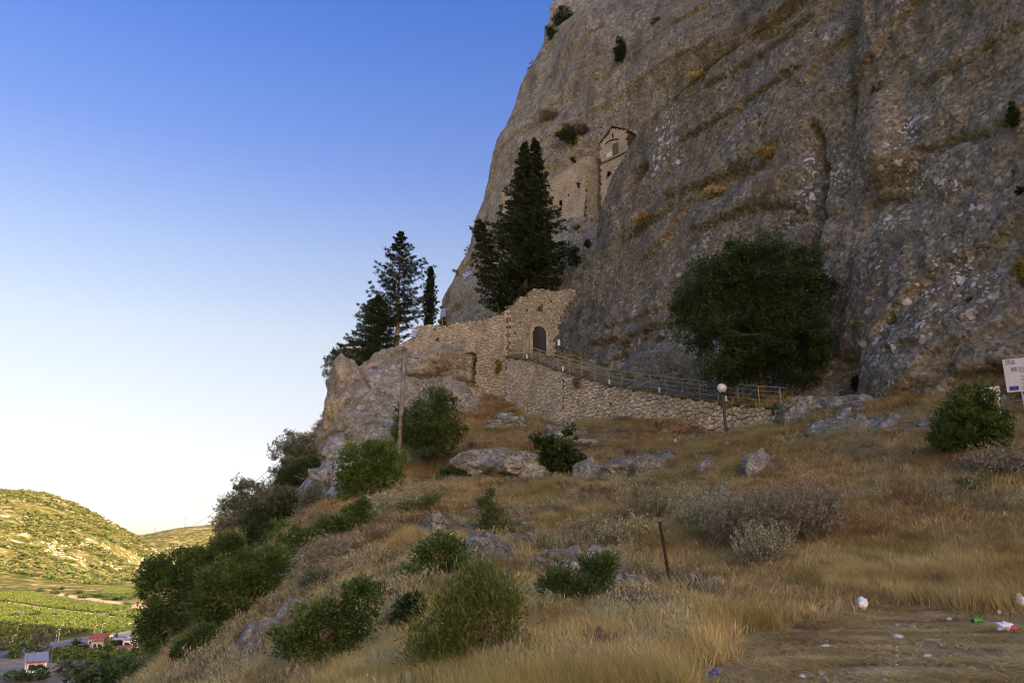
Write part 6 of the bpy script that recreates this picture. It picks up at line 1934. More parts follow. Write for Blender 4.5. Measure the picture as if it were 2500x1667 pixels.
for txt, u0, v0, sz in (('ΠΕΡΙΦΕΡΕΙΑ', 46, 8, 4.6), ('ΠΕΛΟΠΟΝΝΗΣΟΥ', 41, 15, 4.6), ('Επιχειρησιακό Πρόγραμμα', 29, 24, 3.6), ('Δυτικής Ελλάδας', 29.5, 29, 3.6), ('Πελοποννήσου', 30, 34, 3.6), ('Ταμείο Ανάπτυξης', 31, 45, 3.4), ('Προϋπολογισμός', 32, 53, 3.4), ('Αρ. 2 έργου', 31, 62, 3.2), ('Συγχρηματοδότηση', 30, 70, 2.6), ('Ευρωπαϊκή Ένωση', 30, 74, 2.6)):
    me = text_mesh(txt, sz * k_ * 1.3, M['sign_ink'])
    o = link('lettering', me, board)
    q = sp(u0 * k_, v0 * k_, 0.006)
    o.matrix_basis = Matrix.Translation(Vector(tuple(q))) @ basis
for u0 in (30 * k_, BW - 0.25):
    topp = sp(u0, BH * 0.5, -0.06); foot = sp(u0 + 0.02, BH, -0.06)
    foot = foot - udir * ((foot + sb)[2] - H((foot + sb)[0], (foot + sb)[1])[0] + 0.3) / udir[2]
    MB().tube([foot, topp], 0.035, 8).build('post', M['zinc'], sign, True)

dI = 29.0
ib = ground(2440, 1040)
ib = P(2430, 1005, dI); ib[2] = H(ib[0], ib[1])[0]
info = thing('information_board', 'white information board half hidden behind the big green bush', 'sign', ib)
tl2, tr2, br2, bl2 = P(2395, 948, dI), P(2439.5, 942, dI), P(2443, 984, dI), P(2397, 992, dI)
n2 = unit(np.cross(tr2 - tl2, tl2 - bl2)); n2 = -n2 if n2 @ tl2 > 0 else n2
m_ = MB(); m_.prism([p - ib for p in (tl2, tr2, br2, bl2)], -n2 * 0.04); ibd = m_.build('board', M['sign_white'], info)
def iq(a, b, c, d_, mat, name):
    f = lambda u, v: lerp(lerp(tl2, tr2, u), lerp(bl2, br2, u), v) - ib + n2 * 0.005
    m_ = MB(); m_.prism([f(a, b), f(c, b), f(c, d_), f(a, d_)], -n2 * 0.003); m_.build(name, mat, ibd)
M['map_print'] = plain('faded_map_print', (0.40, 0.36, 0.26), 0.6, 0.2, 0.6, 9, 0.0)
iq(0.55, 0.08, 0.95, 0.42, M['map_print'], 'picture_panel'); iq(0.08, 0.10, 0.5, 0.5, M['map_print'], 'picture_panel')
for j in range(5): iq(0.12, 0.58 + 0.07 * j, 0.88 - 0.1 * (j == 4), 0.60 + 0.07 * j, M['sign_grey'], 'text_line')
for tpt in (lerp(bl2, br2, 0.06), lerp(bl2, br2, 0.96)):
    f = tpt.copy(); f[2] = H(f[0], f[1])[0] - 0.2
    MB().tube([f - ib, tpt - ib + np.array([0, 0, 0.3]) - n2 * 0.06], 0.03, 8).build('post', M['white_paint'], info, True)

# ================================================================== flags near the gate
def flag(label, px, py, d, w, h, ang, seed, crag=False):
    b = P(px, py, d)
    s = d / F
    if crag:
        r = ray(px, py); ds = np.arange(95, 150, 0.2); q = r[None] * ds[:, None]
        sd = q[:, 1] - crag_pt(q[:, 0], q[:, 2])[:, 1]; i = np.nonzero(sd > 0)[0]
        if len(i): b = q[i[0]] + np.array([0, -0.6, 0]); s = depth_of(b) / F
    root = thing('flag', label, 'flag', b)
    rs_ = random.Random(seed)
    W, Hh = w * s, h * s
    nu, nv = 14, 9
    def pt(i, j):
        u, v = i / nu, j / nv
        x, z = (u - 0.5) * W, (0.5 - v) * Hh
        y = 0.16 * W * math.sin(u * 7 + v * 2 + seed) * (0.3 + u)
        c, s_ = math.cos(ang), math.sin(ang)
        return (x * c - z * s_, y, x * s_ + z * c)
    for stripe in range(9):
        m_ = MB()
        for i in range(nu):
            j = stripe
            cross = i < 5 and stripe < 5
            white = (stripe % 2 == 1)
            if cross: white = (stripe == 2 or i == 2)
            m_.add([pt(i, j), pt(i + 1, j), pt(i + 1, j + 1), pt(i, j + 1)], [(0, 1, 2, 3)])
            if i in (1, 2, 4) and stripe < 5 or i == nu - 1:
                m_.build('stripe', M['white_paint'] if white else M['flag_blue'], root, True); m_ = MB()
    pole_a = np.array(pt(0, nv)); pole_b = np.array(pt(0, 0))
    ax = pole_b - pole_a
    MB().tube([pole_a - ax * 1.0, pole_b + ax * 0.15], 0.02, 6).build('flagpole', M['white_paint'], root)
    return root
M['flag_blue'] = plain('flag_blue_cloth', (0.05, 0.12, 0.42), 0.8, 0.1, 0.15, 3, 0.1)
flag('blue and white flag hanging on the pale crag above the cypress', 1142, 672, 118, 24, 14, 0.55, 1, True)
flag('blue and white flag drooping low at the foot of the crag edge', 1084, 765, 112, 10, 24, 0.1, 2, True)
flag('blue and white flag hanging at the left end of the stone wall', 1012, 812, 83, 14, 24, -0.35, 3)
flag('small blue and white flag beside the conifer on the crag', 1183, 615, 110, 10, 12, 0.3, 4, True)

# ================================================================== litter
M['bag'] = plain('white_plastic_film', (0.72, 0.73, 0.75), 0.4, 0.4, 0.06, 4, 0.1)
M['can_green'] = plain('green_can_paint', (0.06, 0.28, 0.03), 0.35, 0.5, 0.1, 4, 0.0)
M['blue_film'] = plain('blue_plastic_film', (0.05, 0.09, 0.33), 0.4, 0.4, 0.2, 5, 0.1)
M['lilac_film'] = plain('lilac_plastic_film', (0.34, 0.28, 0.62), 0.5, 0.3, 0.1, 5, 0.1)
M['red_film'] = plain('red_plastic_film', (0.55, 0.06, 0.07), 0.4, 0.4, 0.1, 5, 0.1)
M['clear'] = plain('pale_translucent_plastic', (0.48, 0.50, 0.52), 0.25, 0.5, 0.1, 5, 0.1)
M['yellow_film'] = plain('yellow_plastic_film', (0.55, 0.40, 0.04), 0.4, 0.4, 0.1, 5, 0.1)
def crumple(name, label, px, py, w, h, mat, seed, cat='litter', lift=0.55, extra=None):
    g = ground(px, py + h * 0.4); s = depth_of(g) / F
    V, Fc = ico(3)
    rs_ = np.random.default_rng(seed); off = rs_.uniform(0, 50, 3)
    r = 0.45 + 0.85 * np.abs(noise3(V * 1.9 + off)) + 0.45 * ridged(V * 1.5 + off, 2) * 0.5 + 0.10 * rs_.normal(size=len(V))
    W = V * r[:, None] * np.array([w * s * 0.5, w * s * 0.35, h * s * 0.5])
    if extra is None:
        o = link(name, np_mesh(name, W, Fc, M[mat], False), None, g + np.array([0, 0, h * s * lift]))
        return tag(o, label, cat, None, 'thing')
    root = thing(name, label, cat, g + np.array([0, 0, h * s * lift]))
    link('film', np_mesh('film', W, Fc, M[mat], False), root)
    link('torn_film', np_mesh('torn_film', W * 0.6, Fc, M[extra], False), root, np.array([w * s * 0.35, -w * s * 0.15, -h * s * 0.2]))
    return root
crumple('plastic_bag', 'crumpled white plastic bag at the edge of the dry grass', 2107, 1480, 30, 32, 'bag', 1, 'plastic bag')
crumple('plastic_bag', 'white and yellow plastic bag in the grass at the right', 2380, 1458, 36, 22, 'bag', 2, 'plastic bag', extra='yellow_film')
crumple('plastic_bag', 'white plastic bag cut by the right picture edge', 2494, 1480, 26, 30, 'bag', 3, 'plastic bag')
crumple('plastic_wrapper', 'white and red crumpled wrapper right of the green can', 2455, 1534, 40, 26, 'bag', 4, 'wrapper', extra='red_film')
crumple('plastic_wrapper', 'small dark blue wrapper at the bottom edge of the grass', 1744, 1650, 24, 18, 'blue_film', 5, 'wrapper')
crumple('paper_scrap', 'small white paper scrap left of the green can', 2318, 1518, 16, 8, 'bag', 6, 'paper')
crumple('paper_scrap', 'small white scrap above the red and white wrapper', 2441, 1502, 10, 14, 'bag', 7, 'paper')
crumple('plastic_scrap', 'clear plastic scrap in the middle of the bare ground', 2194, 1560, 30, 16, 'clear', 8)
crumple('plastic_scrap', 'long clear plastic strip on the bare ground', 2276, 1571, 50, 8, 'clear', 9)
crumple('plastic_scrap', 'narrow pale strip of plastic left on the bare ground', 2017, 1584, 26, 7, 'bag', 10)
crumple('paper_scrap', 'white paper scrap at the bottom picture edge', 1960, 1655, 18, 9, 'bag', 11, 'paper')
crumple('paper_scrap', 'tiny pink scrap at the bottom picture edge', 2014, 1657, 8, 8, 'lilac_film', 12, 'paper')
crumple('plastic_scrap', 'pale scrap on the bare ground near the bottom right', 2264, 1605, 26, 9, 'clear', 13)
crumple('plastic_scrap', 'clear crumpled film in the tall grass at the bottom', 1584, 1608, 22, 20, 'clear', 14)
crumple('plastic_wrapper', 'lilac wrapper at the foot of the large twiggy bush', 1921, 1345, 14, 16, 'lilac_film', 15, 'wrapper')
crumple('plastic_bag', 'small white bag on the dry slope left of the lamp', 1650, 1080, 10, 14, 'bag', 16, 'plastic bag')
crumple('plastic_bag', 'small white scrap at the foot of the lamp', 1776, 1086, 13, 10, 'bag', 17, 'plastic bag')
crumple('paper_scrap', 'white scrap lying on the stone path edge', 2190, 1052, 16, 7, 'bag', 18, 'paper')
crumple('plastic_bottle', 'white plastic jug lying right of the broom bush', 1258, 1497, 12, 14, 'bag', 19, 'bottle')
crumple('paper_scrap', 'white scrap low in the hollow right of the broom bush', 1260, 1553, 16, 10, 'bag', 20, 'paper')
crumple('paper_scrap', 'tiny white scrap beside the hollow right of the broom bush', 1325, 1573, 6, 6, 'bag', 21, 'paper')
crumple('plastic_scrap', 'blue grey scrap with green edge behind the rusty stake', 1654, 1289, 16, 12, 'clear', 22, extra='can_green')
crumple('plastic_scrap', 'pale lilac scrap near the small weed on the path slope', 2470, 1047, 14, 7, 'lilac_film', 23)
# the green can
g = ground(2388, 1523); s = depth_of(g) / F
can = thing('drink_can', 'green drink can lying on its side on the bare ground', 'can', g + np.array([0, 0, 0.05]))
cl_, cr_ = 30 * s * 0.5, 13 * s * 0.5
ax = np.array([1.0, 0.25, 0.06]); ax /= np.linalg.norm(ax)
MB().tube([-ax * cl_, -ax * cl_ * 0.88, ax * cl_ * 0.88, ax * cl_], [cr_ * 0.78, cr_, cr_, cr_ * 0.78], 16).build('body', M['can_green'], can, True)
MB().tube([-ax * (cl_ + 0.002), -ax * (cl_ - 0.01)], cr_ * 0.72, 16).build('end', M['black_metal'], can)
# ================================================================== the valley: fields, road, houses, trees
rs = np.random.default_rng(501)
def crown_mesh(name, n, leaf, mat, seed, lobes=5):
    r = np.random.default_rng(seed)
    lb_ = [(r.normal() * 0.3, r.normal() * 0.3, 0.55 + r.normal() * 0.18, r.uniform(0.35, 0.55), r.uniform(0.35, 0.55), r.uniform(0.3, 0.45)) for _ in range(lobes)]
    C, A, tint, K = clump_cloud(lb_, max(8, n // 14), 14, 0.16, r, 0.35)
    L = leaf * r.uniform(0.6, 1.4, len(C))
    V, Fc = leaves_arrays(C, A, L, L * 0.7, r)
    return np_mesh(name, V, Fc, mat, False, {'tint': np.repeat(np.clip(tint, 0, 1), 4)})
CR = {'mid': [crown_mesh('crown', 900, 0.13, M['lf_mid'], 600 + k) for k in range(3)],
      'olive': [crown_mesh('crown', 900, 0.13, M['lf_olive'], 610 + k) for k in range(3)],
      'green': [crown_mesh('crown', 700, 0.14, M['lf_green'], 620 + k) for k in range(2)],
      'dark': [crown_mesh('crown', 900, 0.13, M['lf_dark'], 630 + k) for k in range(2)]}
_tr = MB(); _tr.tube([(0, 0, -0.1), (0.02, 0, 0.25), (-0.02, 0.02, 0.6)], [0.05, 0.04, 0.015], 6)
for a_ in (0.4, 2.4, 4.3): _tr.tube([(0.01, 0, 0.3), (0.18 * math.cos(a_), 0.18 * math.sin(a_), 0.6)], [0.02, 0.008], 5)
TRUNK = _tr.mesh('trunk', M['bark'])
def valley_tree(label, px, py, w, h, kind='mid', cat='tree', group=None, name='valley_tree', z=VZ):
    b = valley(px, py, z); s = depth_of(b) / F
    root = thing(name, label, cat, b, group)
    W, Hh = w * s, h * s
    for nm, me in (('crown', random.choice(CR[kind])), ('trunk', TRUNK)):
        o = link(nm, me, root); o.scale = (W, W, Hh * 1.02)
        o.rotation_euler.z = 0
    root.rotation_euler.z = random.uniform(0, 6.28)
    return root

# sheets: tracks, road, yards, fields
def sheet(name, pxpts, mat, dz, label=None):
    pts = [valley(x, y, VZ + dz) for x, y in pxpts]
    me = bpy.data.meshes.new(name)
    me.from_pydata([tuple(map(float, p)) for p in pts], [], [tuple(range(len(pts)))])
    me.materials.append(mat)
    if me.polygons[0].normal.z < 0: me.flip_normals()
    return tag(link(name, me), kind='structure')
def soil(name, lo, hi, scale=0.4):
    t = NT(name, 1.0, 0.05); co = t.pos()
    a = t.noise(co, scale, 6, 0.7); b_ = t.noise(co, scale * 0.08, 4, 0.6)
    c = t.ramp(a, [(0.32, lo), (0.68, hi)])
    t.color(t.mix(0.6, c, t.ramp(b_, [(0.35, 0.7), (0.65, 1.25)]), 'MULTIPLY'))
    return t.m
M['track'] = soil('pale_track_soil', (0.40, 0.25, 0.14), (0.56, 0.40, 0.25))
M['vine_soil'] = soil('vineyard_soil', (0.070, 0.085, 0.020), (0.15, 0.135, 0.05))
M['asphalt'] = soil('grey_asphalt', (0.15, 0.15, 0.16), (0.20, 0.20, 0.21), 0.2)
M['yard'] = soil('dusty_yard', (0.22, 0.165, 0.105), (0.34, 0.265, 0.18))
def strip(name, cl, w_m, mat, dz):
    c = [valley(x, y, VZ + dz) for x, y in cl]
    L_, R_ = [], []
    for i, p in enumerate(c):
        t_ = c[min(i + 1, len(c) - 1)] - c[max(i - 1, 0)]; t_ = t_[:2] / np.linalg.norm(t_[:2])
        n_ = np.array([-t_[1], t_[0], 0]) * w_m / 2
        L_.append(p + n_); R_.append(p - n_)
    V = np.array(L_ + R_); k = len(c)
    Fc = np.array([(k + i, k + i + 1, i + 1, i) for i in range(k - 1)])
    return tag(link(name, np_mesh(name, V, Fc, mat)), kind='structure')
sheet('vineyard_ground', [(-260, 1430), (0, 1434), (64, 1443), (128, 1453), (201, 1465), (275, 1476), (400, 1490), (400, 1535), (183, 1560), (-260, 1625)], M['vine_soil'], 0.15)
sheet('lower_field_ground', [(112, 1589), (240, 1580), (420, 1575), (420, 1618), (119, 1618)], M['vine_soil'], 0.15)
sheet('upper_field_ground', [(240, 1448), (262, 1434), (300, 1434), (352, 1441), (352, 1452), (285, 1453)], M['vine_soil'], 0.12)
sheet('yard_ground', [(-260, 1668), (-260, 1606), (45, 1601), (110, 1600), (150, 1612), (240, 1620), (330, 1625), (330, 1668)], M['yard'], 0.12)
strip('dirt_track', [(-120, 1410), (0, 1428.5), (64, 1440), (128, 1450), (201, 1462), (275, 1473), (330, 1479), (420, 1488)], 22, M['track'], 0.3)
strip('middle_track', [(-80, 1462), (11, 1471), (92, 1484), (165, 1493), (236, 1500), (293, 1492), (331, 1487), (420, 1474)], 12, M['track'], 0.34)
strip('side_track', [(236, 1500.5), (280, 1506), (330, 1512), (400, 1519)], 5, M['track'], 0.30)
strip('road', [(-200, 1632), (0, 1598), (70, 1584), (113, 1578), (183, 1567), (238, 1558), (293, 1551), (359, 1542), (470, 1528)], 11, M['asphalt'], 0.3)
strip('road_verge', [(115, 1572), (183, 1562), (238, 1552), (293, 1543), (370, 1533)], 9, M['yard'], 0.24)

# vine rows (uncountable leaves): tufts along rows
vine = [crown_mesh('vine', 90, 0.34, M['lf_vine'], 640 + k, 3) for k in range(3)] + [crown_mesh('vine', 90, 0.34, M['lf_broom'], 645, 3)]
def rows_in(pxpoly, row=3.0, step=1.6, ang=0.35, drop=0.06):
    pl = [valley(x, y)[:2] for x, y in pxpoly]
    c, s = math.cos(ang), math.sin(ang)
    R2 = [(x * c + y * s, -x * s + y * c) for x, y in pl]
    xs_ = [p[0] for p in R2]; ys_ = [p[1] for p in R2]
    out = []
    v = min(ys_)
    while v < max(ys_):
        u = np.arange(min(xs_), max(xs_), step)
        for uu in u + rs.uniform(-0.3, 0.3, len(u)):
            if rs.uniform() > drop and in_poly((uu, v), R2): out.append((uu * c - v * s, uu * s + v * c, VZ + 0.15))
        v += row
    return out
vp = []
for poly, ang in (([(-90, 1423), (0, 1436), (64, 1446), (128, 1456), (201, 1468), (275, 1478), (330, 1484), (285, 1491), (236, 1497), (165, 1490), (92, 1481), (11, 1468), (-90, 1455)], 0.2),
                  ([(-90, 1475), (11, 1475), (92, 1488), (165, 1497), (236, 1505), (330, 1515), (345, 1528), (190, 1550), (100, 1534), (-90, 1508)], 0.15),
                  ([(-90, 1520), (0, 1526), (100, 1541), (175, 1553), (113, 1568), (40, 1582), (-90, 1604)], 0.5),
                  ([(246, 1500), (293, 1495), (340, 1489), (345, 1512), (300, 1507)], 0.9)):
    vp += rows_in(poly, 3.4, 2.0, ang)
for poly, ang in (([(120, 1591), (230, 1583), (330, 1580), (330, 1612), (130, 1613)], 0.7), ([(245, 1450), (263, 1437), (298, 1437), (345, 1443), (345, 1450), (285, 1452)], 0.3)):
    vp += rows_in(poly, 3.2, 1.8, ang)
vp = np.array(vp)
sv = rs.uniform(0.75, 1.25, len(vp))
scatter('vineyard_vines', vp, rs.uniform(0, 6.28, len(vp)), np.stack([1.9 * sv, 1.9 * sv, 1.6 * sv], 1), rs.integers(0, 4, len(vp)), vine, 'rows of green vines in the valley fields', 'vineyard')

# scrub and pale rocks on the far hill (uncountable)
n = 26000
th = rs.uniform(-0.74, -0.38, n); y = rs.uniform(880, 1900, n); x = th * y
hz = hill_z(x, y)
q = np.stack([x, y, np.zeros(n)], 1)
dn = fbm(q * 0.010, 4) + 0.5 * fbm(q * 0.05, 3)
ok = (hz > VZ + 2.0) & (dn + rs.uniform(-0.25, 0.25, n) > 0.0)
pts = np.stack([x, y, hz - 0.3], 1)[ok]
bush = [crown_mesh('hill_bush', 60, 0.5, M['lf_hill'], 650 + k, 3) for k in range(3)] + [crown_mesh('hill_bush', 60, 0.5, M['lf_mid'], 653, 3)]
sc = 1.6 + 4.6 * rs.uniform(size=len(pts)) ** 2
scatter('hill_scrub', pts, rs.uniform(0, 6.28, len(pts)), np.stack([sc * 1.25, sc * 1.25, sc * 0.8], 1), rs.integers(0, 4, len(pts)), bush, 'olive green scrub covering the sunlit hill', 'scrub')
n = 9000
th = rs.uniform(-0.74, -0.38, n); y = rs.uniform(950, 1850, n); x = th * y
hz = hill_z(x, y); q = np.stack([x, y, hz * 4.0], 1)
dn = fbm(q * 0.010 + 7, 4)
ok = (hz > VZ + 12) & (dn > 0.30)
pts = np.stack([x, y, hz], 1)[ok]
M['hill_rock'] = plain('pale_hill_rock', (0.42, 0.34, 0.24), 1.0, 0.0, 0.2, 0.3)
hr = [rock_mesh('hill_stone', (1, 0.8, 0.7), 660 + k, M['hill_rock'], 2) for k in range(3)]
sc = rs.uniform(0.6, 2.0, len(pts))
scatter('hill_rocks', pts, rs.uniform(0, 6.28, len(pts)), np.stack([sc * 1.8, sc, sc * 0.8], 1), rs.integers(0, 3, len(pts)), hr, 'bands of pale rocks on the sunlit hill', 'rocks')

# trees and bushes one by one
ORD = ('first', 'second', 'third', 'fourth', 'fifth', 'sixth', 'seventh', 'eighth', 'ninth', 'tenth', 'eleventh', 'twelfth', 'thirteenth', 'fourteenth')
valley_tree('silvery poplar tree behind the white flat-roofed house', 90, 1602, 44, 50, 'olive', name='poplar_tree')
valley_tree('grey green tree left of the silvery poplar in the valley', 36, 1608, 36, 42, 'mid')
valley_tree('small grey green tree at the left picture edge by the road', 8, 1588, 24, 26, 'olive')
valley_tree('dark round tree in front of the red-roofed farm buildings', 192, 1578, 20, 20, 'dark')
valley_tree('dusky tree with thin trunk in front of the red-roofed house', 270, 1624, 44, 60, 'mid')
valley_tree('big dark tree at the bottom of the valley below the farm', 262, 1690, 100, 78, 'mid')
valley_tree('grey green tree at the bottom left of the largest valley tree', 190, 1685, 62, 52, 'olive')
valley_tree('green bush right of the dark woodpile', 155, 1652, 42, 34, 'green', 'bush')
valley_tree('dark bush in front of the white flat-roofed house', 92, 1662, 42, 28, 'dark', 'bush')
valley_tree('wide grey bush left of the pylon posts at the bottom', 38, 1664, 62, 24, 'mid', 'bush')
valley_tree('tree at the foot of the slope under the largest left tree', 318, 1700, 70, 80, 'mid')
valley_tree('dark bush beside the road near the left tree edge', 305, 1560, 9, 9, 'dark', 'bush')
valley_tree('dark bush beside the road at the far right of the valley', 346, 1553, 12, 11, 'dark', 'bush')
for k, (x_, y_, w_, h_) in enumerate(((48, 1439, 30, 9), (97, 1447, 13, 10), (129, 1451, 20, 11), (163, 1456, 8, 7), (195, 1461, 22, 11), (140, 1443, 36, 9), (190, 1449, 26, 8), (235, 1457, 50, 8), (285, 1464, 50, 9), (52, 1428, 24, 16), (310, 1478, 22, 8), (325, 1460, 24, 12))):
    valley_tree((ORD[k] + ' dark bush from the left growing on the upper dirt track' if k < 5 else ('wide scrub bush behind the track, left of the middle', 'narrow scrub bush behind the middle of the track', 'long dark scrub clump right of the middle of the track', 'long scrub clump near the right end of the track', 'bright yellow green bush above the left part of the track', 'low bush at the right end of the track', 'tall bush behind the right end of the track')[k - 5]), x_, y_, w_, h_, 'dark' if k < 5 else ('green' if k == 9 else 'mid'), 'bush', 'dark bushes on the upper track' if k < 5 else 'scrub bushes along the upper track', 'track_bush')
for k, (x_, y_) in enumerate(((25, 1448), (44, 1451), (90, 1459), (112, 1462), (136, 1466), (157, 1470), (179, 1473), (201, 1476), (223, 1480), (241, 1483))):
    valley_tree(ORD[k] + ' small pale olive tree from the left in the lit field row', x_, y_, 11, 8, 'olive', 'tree', 'olive trees in the lit field', 'olive_sapling')
for k, (x_, y_, w_, h_, kd, lb_) in enumerate(((24, 1508, 20, 9, 'dark', 'low dark bush at the left among the lit vines'), (49, 1507, 20, 14, 'olive', 'pale round bush among the lit vines'), (80, 1507, 22, 17, 'dark', 'largest dark bush among the lit vines'), (128, 1508, 16, 12, 'mid', 'single bush right in the lit vines'), (4, 1476, 12, 12, 'dark', 'dark bush at the left end of the middle track'))):
    valley_tree(lb_, x_, y_, w_, h_, kd, 'bush')
for k in range(14):
    x_ = 4 + k * 13.5
    valley_tree(ORD[k] + ' bush from the left in the hedge between the shaded fields', x_, 1527 + k * 1.9, 20, 9, 'mid', 'bush', 'hedge bushes between the shaded fields', 'hedge_bush')
for k in range(8):
    x_ = 250 + k * 12
    valley_tree(ORD[k] + ' bush from the left on the verge of the grey road', x_, 1550 - k * 1.9, 12, 9 + (k % 3) * 2, 'mid', 'bush', 'bushes on the road verge', 'roadside_bush')

# houses
M['white_wall'] = plain('white_render', (0.72, 0.70, 0.66), 0.9, 0.1, 0.06, 0.6, 0.0)
M['grey_wall'] = plain('grey_render', (0.34, 0.33, 0.31), 0.9, 0.1, 0.1, 0.6, 0.0)
M['roof_grey'] = plain('grey_sheet_roof', (0.25, 0.26, 0.28), 0.6, 0.3, 0.1, 0.8, 0.0)
M['roof_red'] = plain('red_tile_roof', (0.30, 0.095, 0.060), 0.9, 0.1, 0.25, 1.5, 0.0)
M['glass_dark'] = plain('dark_window_glass', (0.03, 0.035, 0.04), 0.15, 0.5, 0.1, 1, 0.0)
def house(name, label, px, py, w, dp, h, rz, wall, roof, kind='flat', nwin=3, awning=False):
    b = valley(px, py, VZ + 0.12)
    root = thing(name, label, 'house', b); root.rotation_euler.z = rz
    MB().box((0, 0, h / 2), (w, dp, h)).build('wall', M[wall], root)
    if kind == 'flat':
        MB().box((0, 0, h + 0.15), (w + 0.8, dp + 0.8, 0.3)).build('roof', M[roof], root)
    elif kind == 'mono':
        m_ = MB(); m_.prism([(-w / 2 - 0.4, -dp / 2 - 0.6, h + 0.05), (w / 2 + 0.4, -dp / 2 - 0.6, h + 0.05), (w / 2 + 0.4, dp / 2 + 0.4, h + 1.5), (-w / 2 - 0.4, dp / 2 + 0.4, h + 1.5)], (0, 0, 0.2)); m_.build('roof', M[roof], root)
        m2 = MB(); m2.prism([(-w / 2, -dp / 2, h), (-w / 2, dp / 2, h), (-w / 2, dp / 2, h + 1.45)], (w, 0, 0)); m2.build('gable', M[wall], root)
    else:
        m_ = MB(); e = 0.5; r_ = min(w, dp) / 2
        V = [(-w / 2 - e, -dp / 2 - e, h), (w / 2 + e, -dp / 2 - e, h), (w / 2 + e, dp / 2 + e, h), (-w / 2 - e, dp / 2 + e, h)]
        a2, b3 = ((-w / 2 + r_, 0, h + r_ * 0.55), (w / 2 - r_, 0, h + r_ * 0.55))
        m_.add(V + [a2, b3], [(0, 1, 5, 4), (1, 2, 5), (2, 3, 4, 5), (3, 0, 4), (3, 2, 1, 0)]); m_.build('roof', M[roof], root)
    for k in range(nwin):
        x_ = -w / 2 + w * (k + 0.7) / (nwin + 0.4)
        wd_ = MB().box((x_, -dp / 2 - 0.04, h * 0.62), (w * 0.55 / nwin, 0.12, h * 0.32)).build('window', M['glass_dark'], root)
        MB().box((x_, -dp / 2 - 0.12, h * 0.44), (w * 0.6 / nwin, 0.16, 0.1)).build('sill', M[wall], wd_)
    dr_ = MB().box((w * 0.36, -dp / 2 - 0.05, h * 0.33), (1.0, 0.12, h * 0.64)).build('door', M['door_dark'], root)
    MB().box((w * 0.36 + 0.35, -dp / 2 - 0.14, h * 0.33), (0.06, 0.06, 0.2)).build('handle', M['zinc'], dr_)
    if awning: MB().box((0, -dp / 2 - 0.5, h + 0.0), (w * 0.95, 1.0, 0.5)).build('awning', M['roof_red'], root)
    return root
s_ = depth_of(valley(80, 1640)) / F
house('flat_house', 'white house with grey sheet roof and red fascia in the valley', 84, 1640, 44 * s_, 9.5, 3.4, 0.55, 'white_wall', 'roof_grey', 'mono', 2, True)
s_ = depth_of(valley(244, 1591)) / F
house('farm_house', 'grey house with red hipped roof beside the road', 243, 1589, 24 * s_, 6.0, 3.6, 0.1, 'grey_wall', 'roof_red', 'hip', 2)
house('farm_shed', 'long low building with red roof behind the hipped house', 240, 1577, 38 * s_, 7.0, 2.8, 0.15, 'grey_wall', 'roof_red', 'mono', 4)
house('white_shed', 'small bright white shed at the right of the farm', 317, 1583, 21 * s_, 5.0, 3.2, -0.1, 'white_wall', 'roof_grey', 'flat', 1)
house('open_barn', 'dark open barn with pale sheet roof between farm buildings', 290, 1580, 30 * s_, 6.0, 3.0, 0.05, 'door_dark', 'grey_wall', 'flat', 2)
house('low_red_shed', 'low shed with flat red roof in front of the white shed', 308, 1593, 32 * s_, 5.0, 2.0, -0.1, 'grey_wall', 'roof_red', 'flat', 2)
#house('tiny_block_hut', 'tiny pale block hut at the bottom of the valley', 96, 1668, 7, 4, 2.2, 0.2, 'white_wall', 'roof_grey', 'flat', 1)
wp = valley(178, 1625)
pile = thing('woodpile', 'long dark tarped pile on the yard in the valley', 'woodpile', wp)
_m = rock_mesh('tarp', (60 * s_ / 2 * 1.05, 2.4, 1.1), 77, M['wire'], 3, 0.2); link('tarp', _m, pile, (0, 0, 0.6))
_m = rock_mesh('log_heap', (8, 2.0, 0.9), 78, M['bark'], 3, 0.3); link('log_heap', _m, pile, (9, -2.5, 0.4))
# garden wall by the farm
gw = thing('garden_wall', 'low white wall along the road before the farm', 'wall', valley(212, 1582))
a0, a1 = valley(188, 1583), valley(232, 1586)
MB().box(((a1 - a0) / 2 * 0)[:3] + np.array([0, 0, 0.6]), (float(np.linalg.norm(a1 - a0)), 0.3, 1.2), math.atan2(a1[1] - a0[1], a1[0] - a0[0])).build('wall_body', M['white_wall'], gw)
MB().box(np.array([0, 0, 1.25]), (float(np.linalg.norm(a1 - a0)) + 0.2, 0.42, 0.1), math.atan2(a1[1] - a0[1], a1[0] - a0[0])).build('coping', M['grey_wall'], gw)
# cars on the road
def car(label, px, py, mat, rz):
    b = valley(px, py, VZ + 0.32)
    root = thing('car', label, 'car', b); root.rotation_euler.z = rz
    m_ = MB(); m_.prism([(-2.1, -0.85, 0.35), (2.1, -0.85, 0.35), (2.15, -0.85, 0.8), (1.2, -0.85, 0.95), (0.6, -0.85, 1.42), (-1.4, -0.85, 1.45), (-2.0, -0.85, 1.0), (-2.15, -0.85, 0.85)], (0, 1.7, 0)); m_.build('body', M[mat], root)
    MB().box((-0.4, -0.87, 1.18), (1.7, 0.05, 0.34)).build('side_window', M['glass_dark'], root)
    for x_ in (-1.35, 1.35):
        for y_ in (-0.8, 0.8): MB().tube([(x_, y_ - 0.1, 0.33), (x_, y_ + 0.1, 0.33)], 0.33, 10).build('wheel', M['black_metal'], root)
car('white car passing on the road in the valley', 262, 1556, 'white_wall', 0.5)
car('pale car parked by the garden wall in the valley', 308, 1561, 'grey_wall', 0.2)
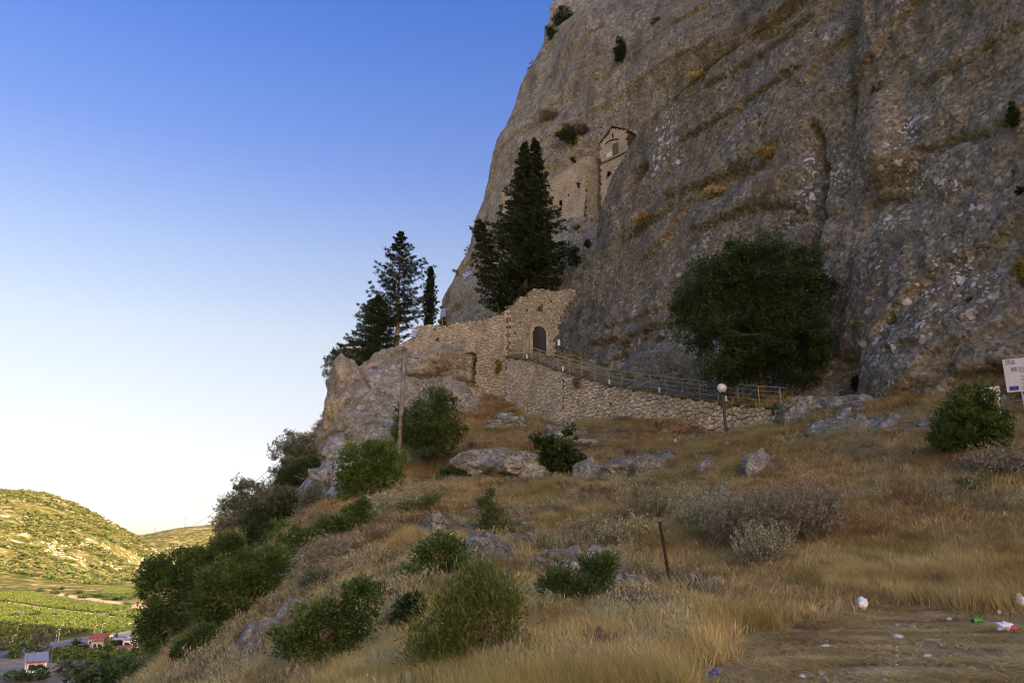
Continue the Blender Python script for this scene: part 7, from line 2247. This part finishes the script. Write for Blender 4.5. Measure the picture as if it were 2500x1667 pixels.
# lamp and cable posts
def post(name, label, px, top, base, mat, arm=True, group=None, r=0.11):
    b = valley(px, base); s = depth_of(b) / F; h = (base - top) * s * 1.03
    root = thing(name, label, 'street lamp' if arm else 'post', b, group)
    MB().tube([(0, 0, -0.3), (0, 0, h)], [r, r * 0.6], 6).build('shaft', M[mat], root)
    if arm:
        MB().tube([(0, 0, h), (0.8, -0.2, h + 0.35)], 0.06, 5).build('arm', M[mat], root)
        MB().box((1.0, -0.25, h + 0.36), (0.9, 0.4, 0.22)).build('lamp_head', M['globe'], root)
    else:
        MB().box((0, 0, h * 0.94), (1.6, 0.12, 0.14)).build('crossarm', M[mat], root)
for k, (x_, t_, b_3) in enumerate(((136, 1540, 1564), (141, 1531, 1572), (29, 1553, 1572), (42, 1526, 1545), (229, 1530, 1554), (246, 1526, 1556), (312, 1523, 1532), (328, 1528, 1546))):
    post('street_lamp', ORD[(2, 3, 0, 1, 4, 5, 6, 7)[k]] + ' thin grey street lamp from the left along the valley road', x_, t_, b_3, 'zinc', True, 'street lamps along the valley road')
for k, (x_, t_, b_3, lb_) in enumerate(((180, 1508, 1528, 'thin dark cable post at the shadow edge in the field'), (303, 1493, 1515, 'sunlit wooden post at the right of the lit field'), (212, 1572, 1617, 'tall thin post before the lower vine field'), (120, 1577, 1640, 'tall thin post at the right corner of the white house'), (59, 1595, 1662, 'dark cable post in front of the white house, left one'), (73, 1597, 1660, 'dark cable post in front of the white house, right one'), (148, 1568, 1586, 'short post beside the road bend'), (94, 1533, 1560, 'brown cable post in the shaded field'))):
    post('cable_post', lb_, x_, t_, b_3, 'pole_wood', False)
# lattice masts on the far ridge
def mast(label, px, top, base, d):
    b = P(px, base, d); h = (base - top) * d / F
    b[2] -= h * 0.3
    root = thing('lattice_mast', label, 'mast', b)
    w_ = h * 0.10
    m_ = MB()
    for sx in (-1, 1):
        for sy in (-1, 1): m_.tube([(sx * w_, sy * w_, 0), (sx * w_ * 0.15, sy * w_ * 0.15, h * 1.3)], 0.18, 4)
    m_.build('leg_frame', M['wire'], root)
    m_ = MB()
    for k in range(7):
        z0, z1 = h * 1.3 * k / 7, h * 1.3 * (k + 1) / 7
        f0, f1 = w_ * (1 - 0.85 * k / 7), w_ * (1 - 0.85 * (k + 1) / 7)
        for sy in (-1, 1): m_.tube([(-f0, sy * f0, z0), (f1, sy * f1, z1)], 0.13, 4); m_.tube([(f0, sy * f0, z0), (-f1, sy * f1, z1)], 0.13, 4)
    m_.build('lattice', M['wire'], root)
    for z_ in (0.95, 1.1): MB().box((0, 0, h * z_ * 1.1), (h * 0.34, 0.3, 0.3)).build('crossarm', M['wire'], root)
mast('lattice mast on the far ridge, the taller right one', 451, 1263, 1287, 3050)
mast('lattice mast on the far ridge, the smaller left one', 377, 1288, 1305, 2900)
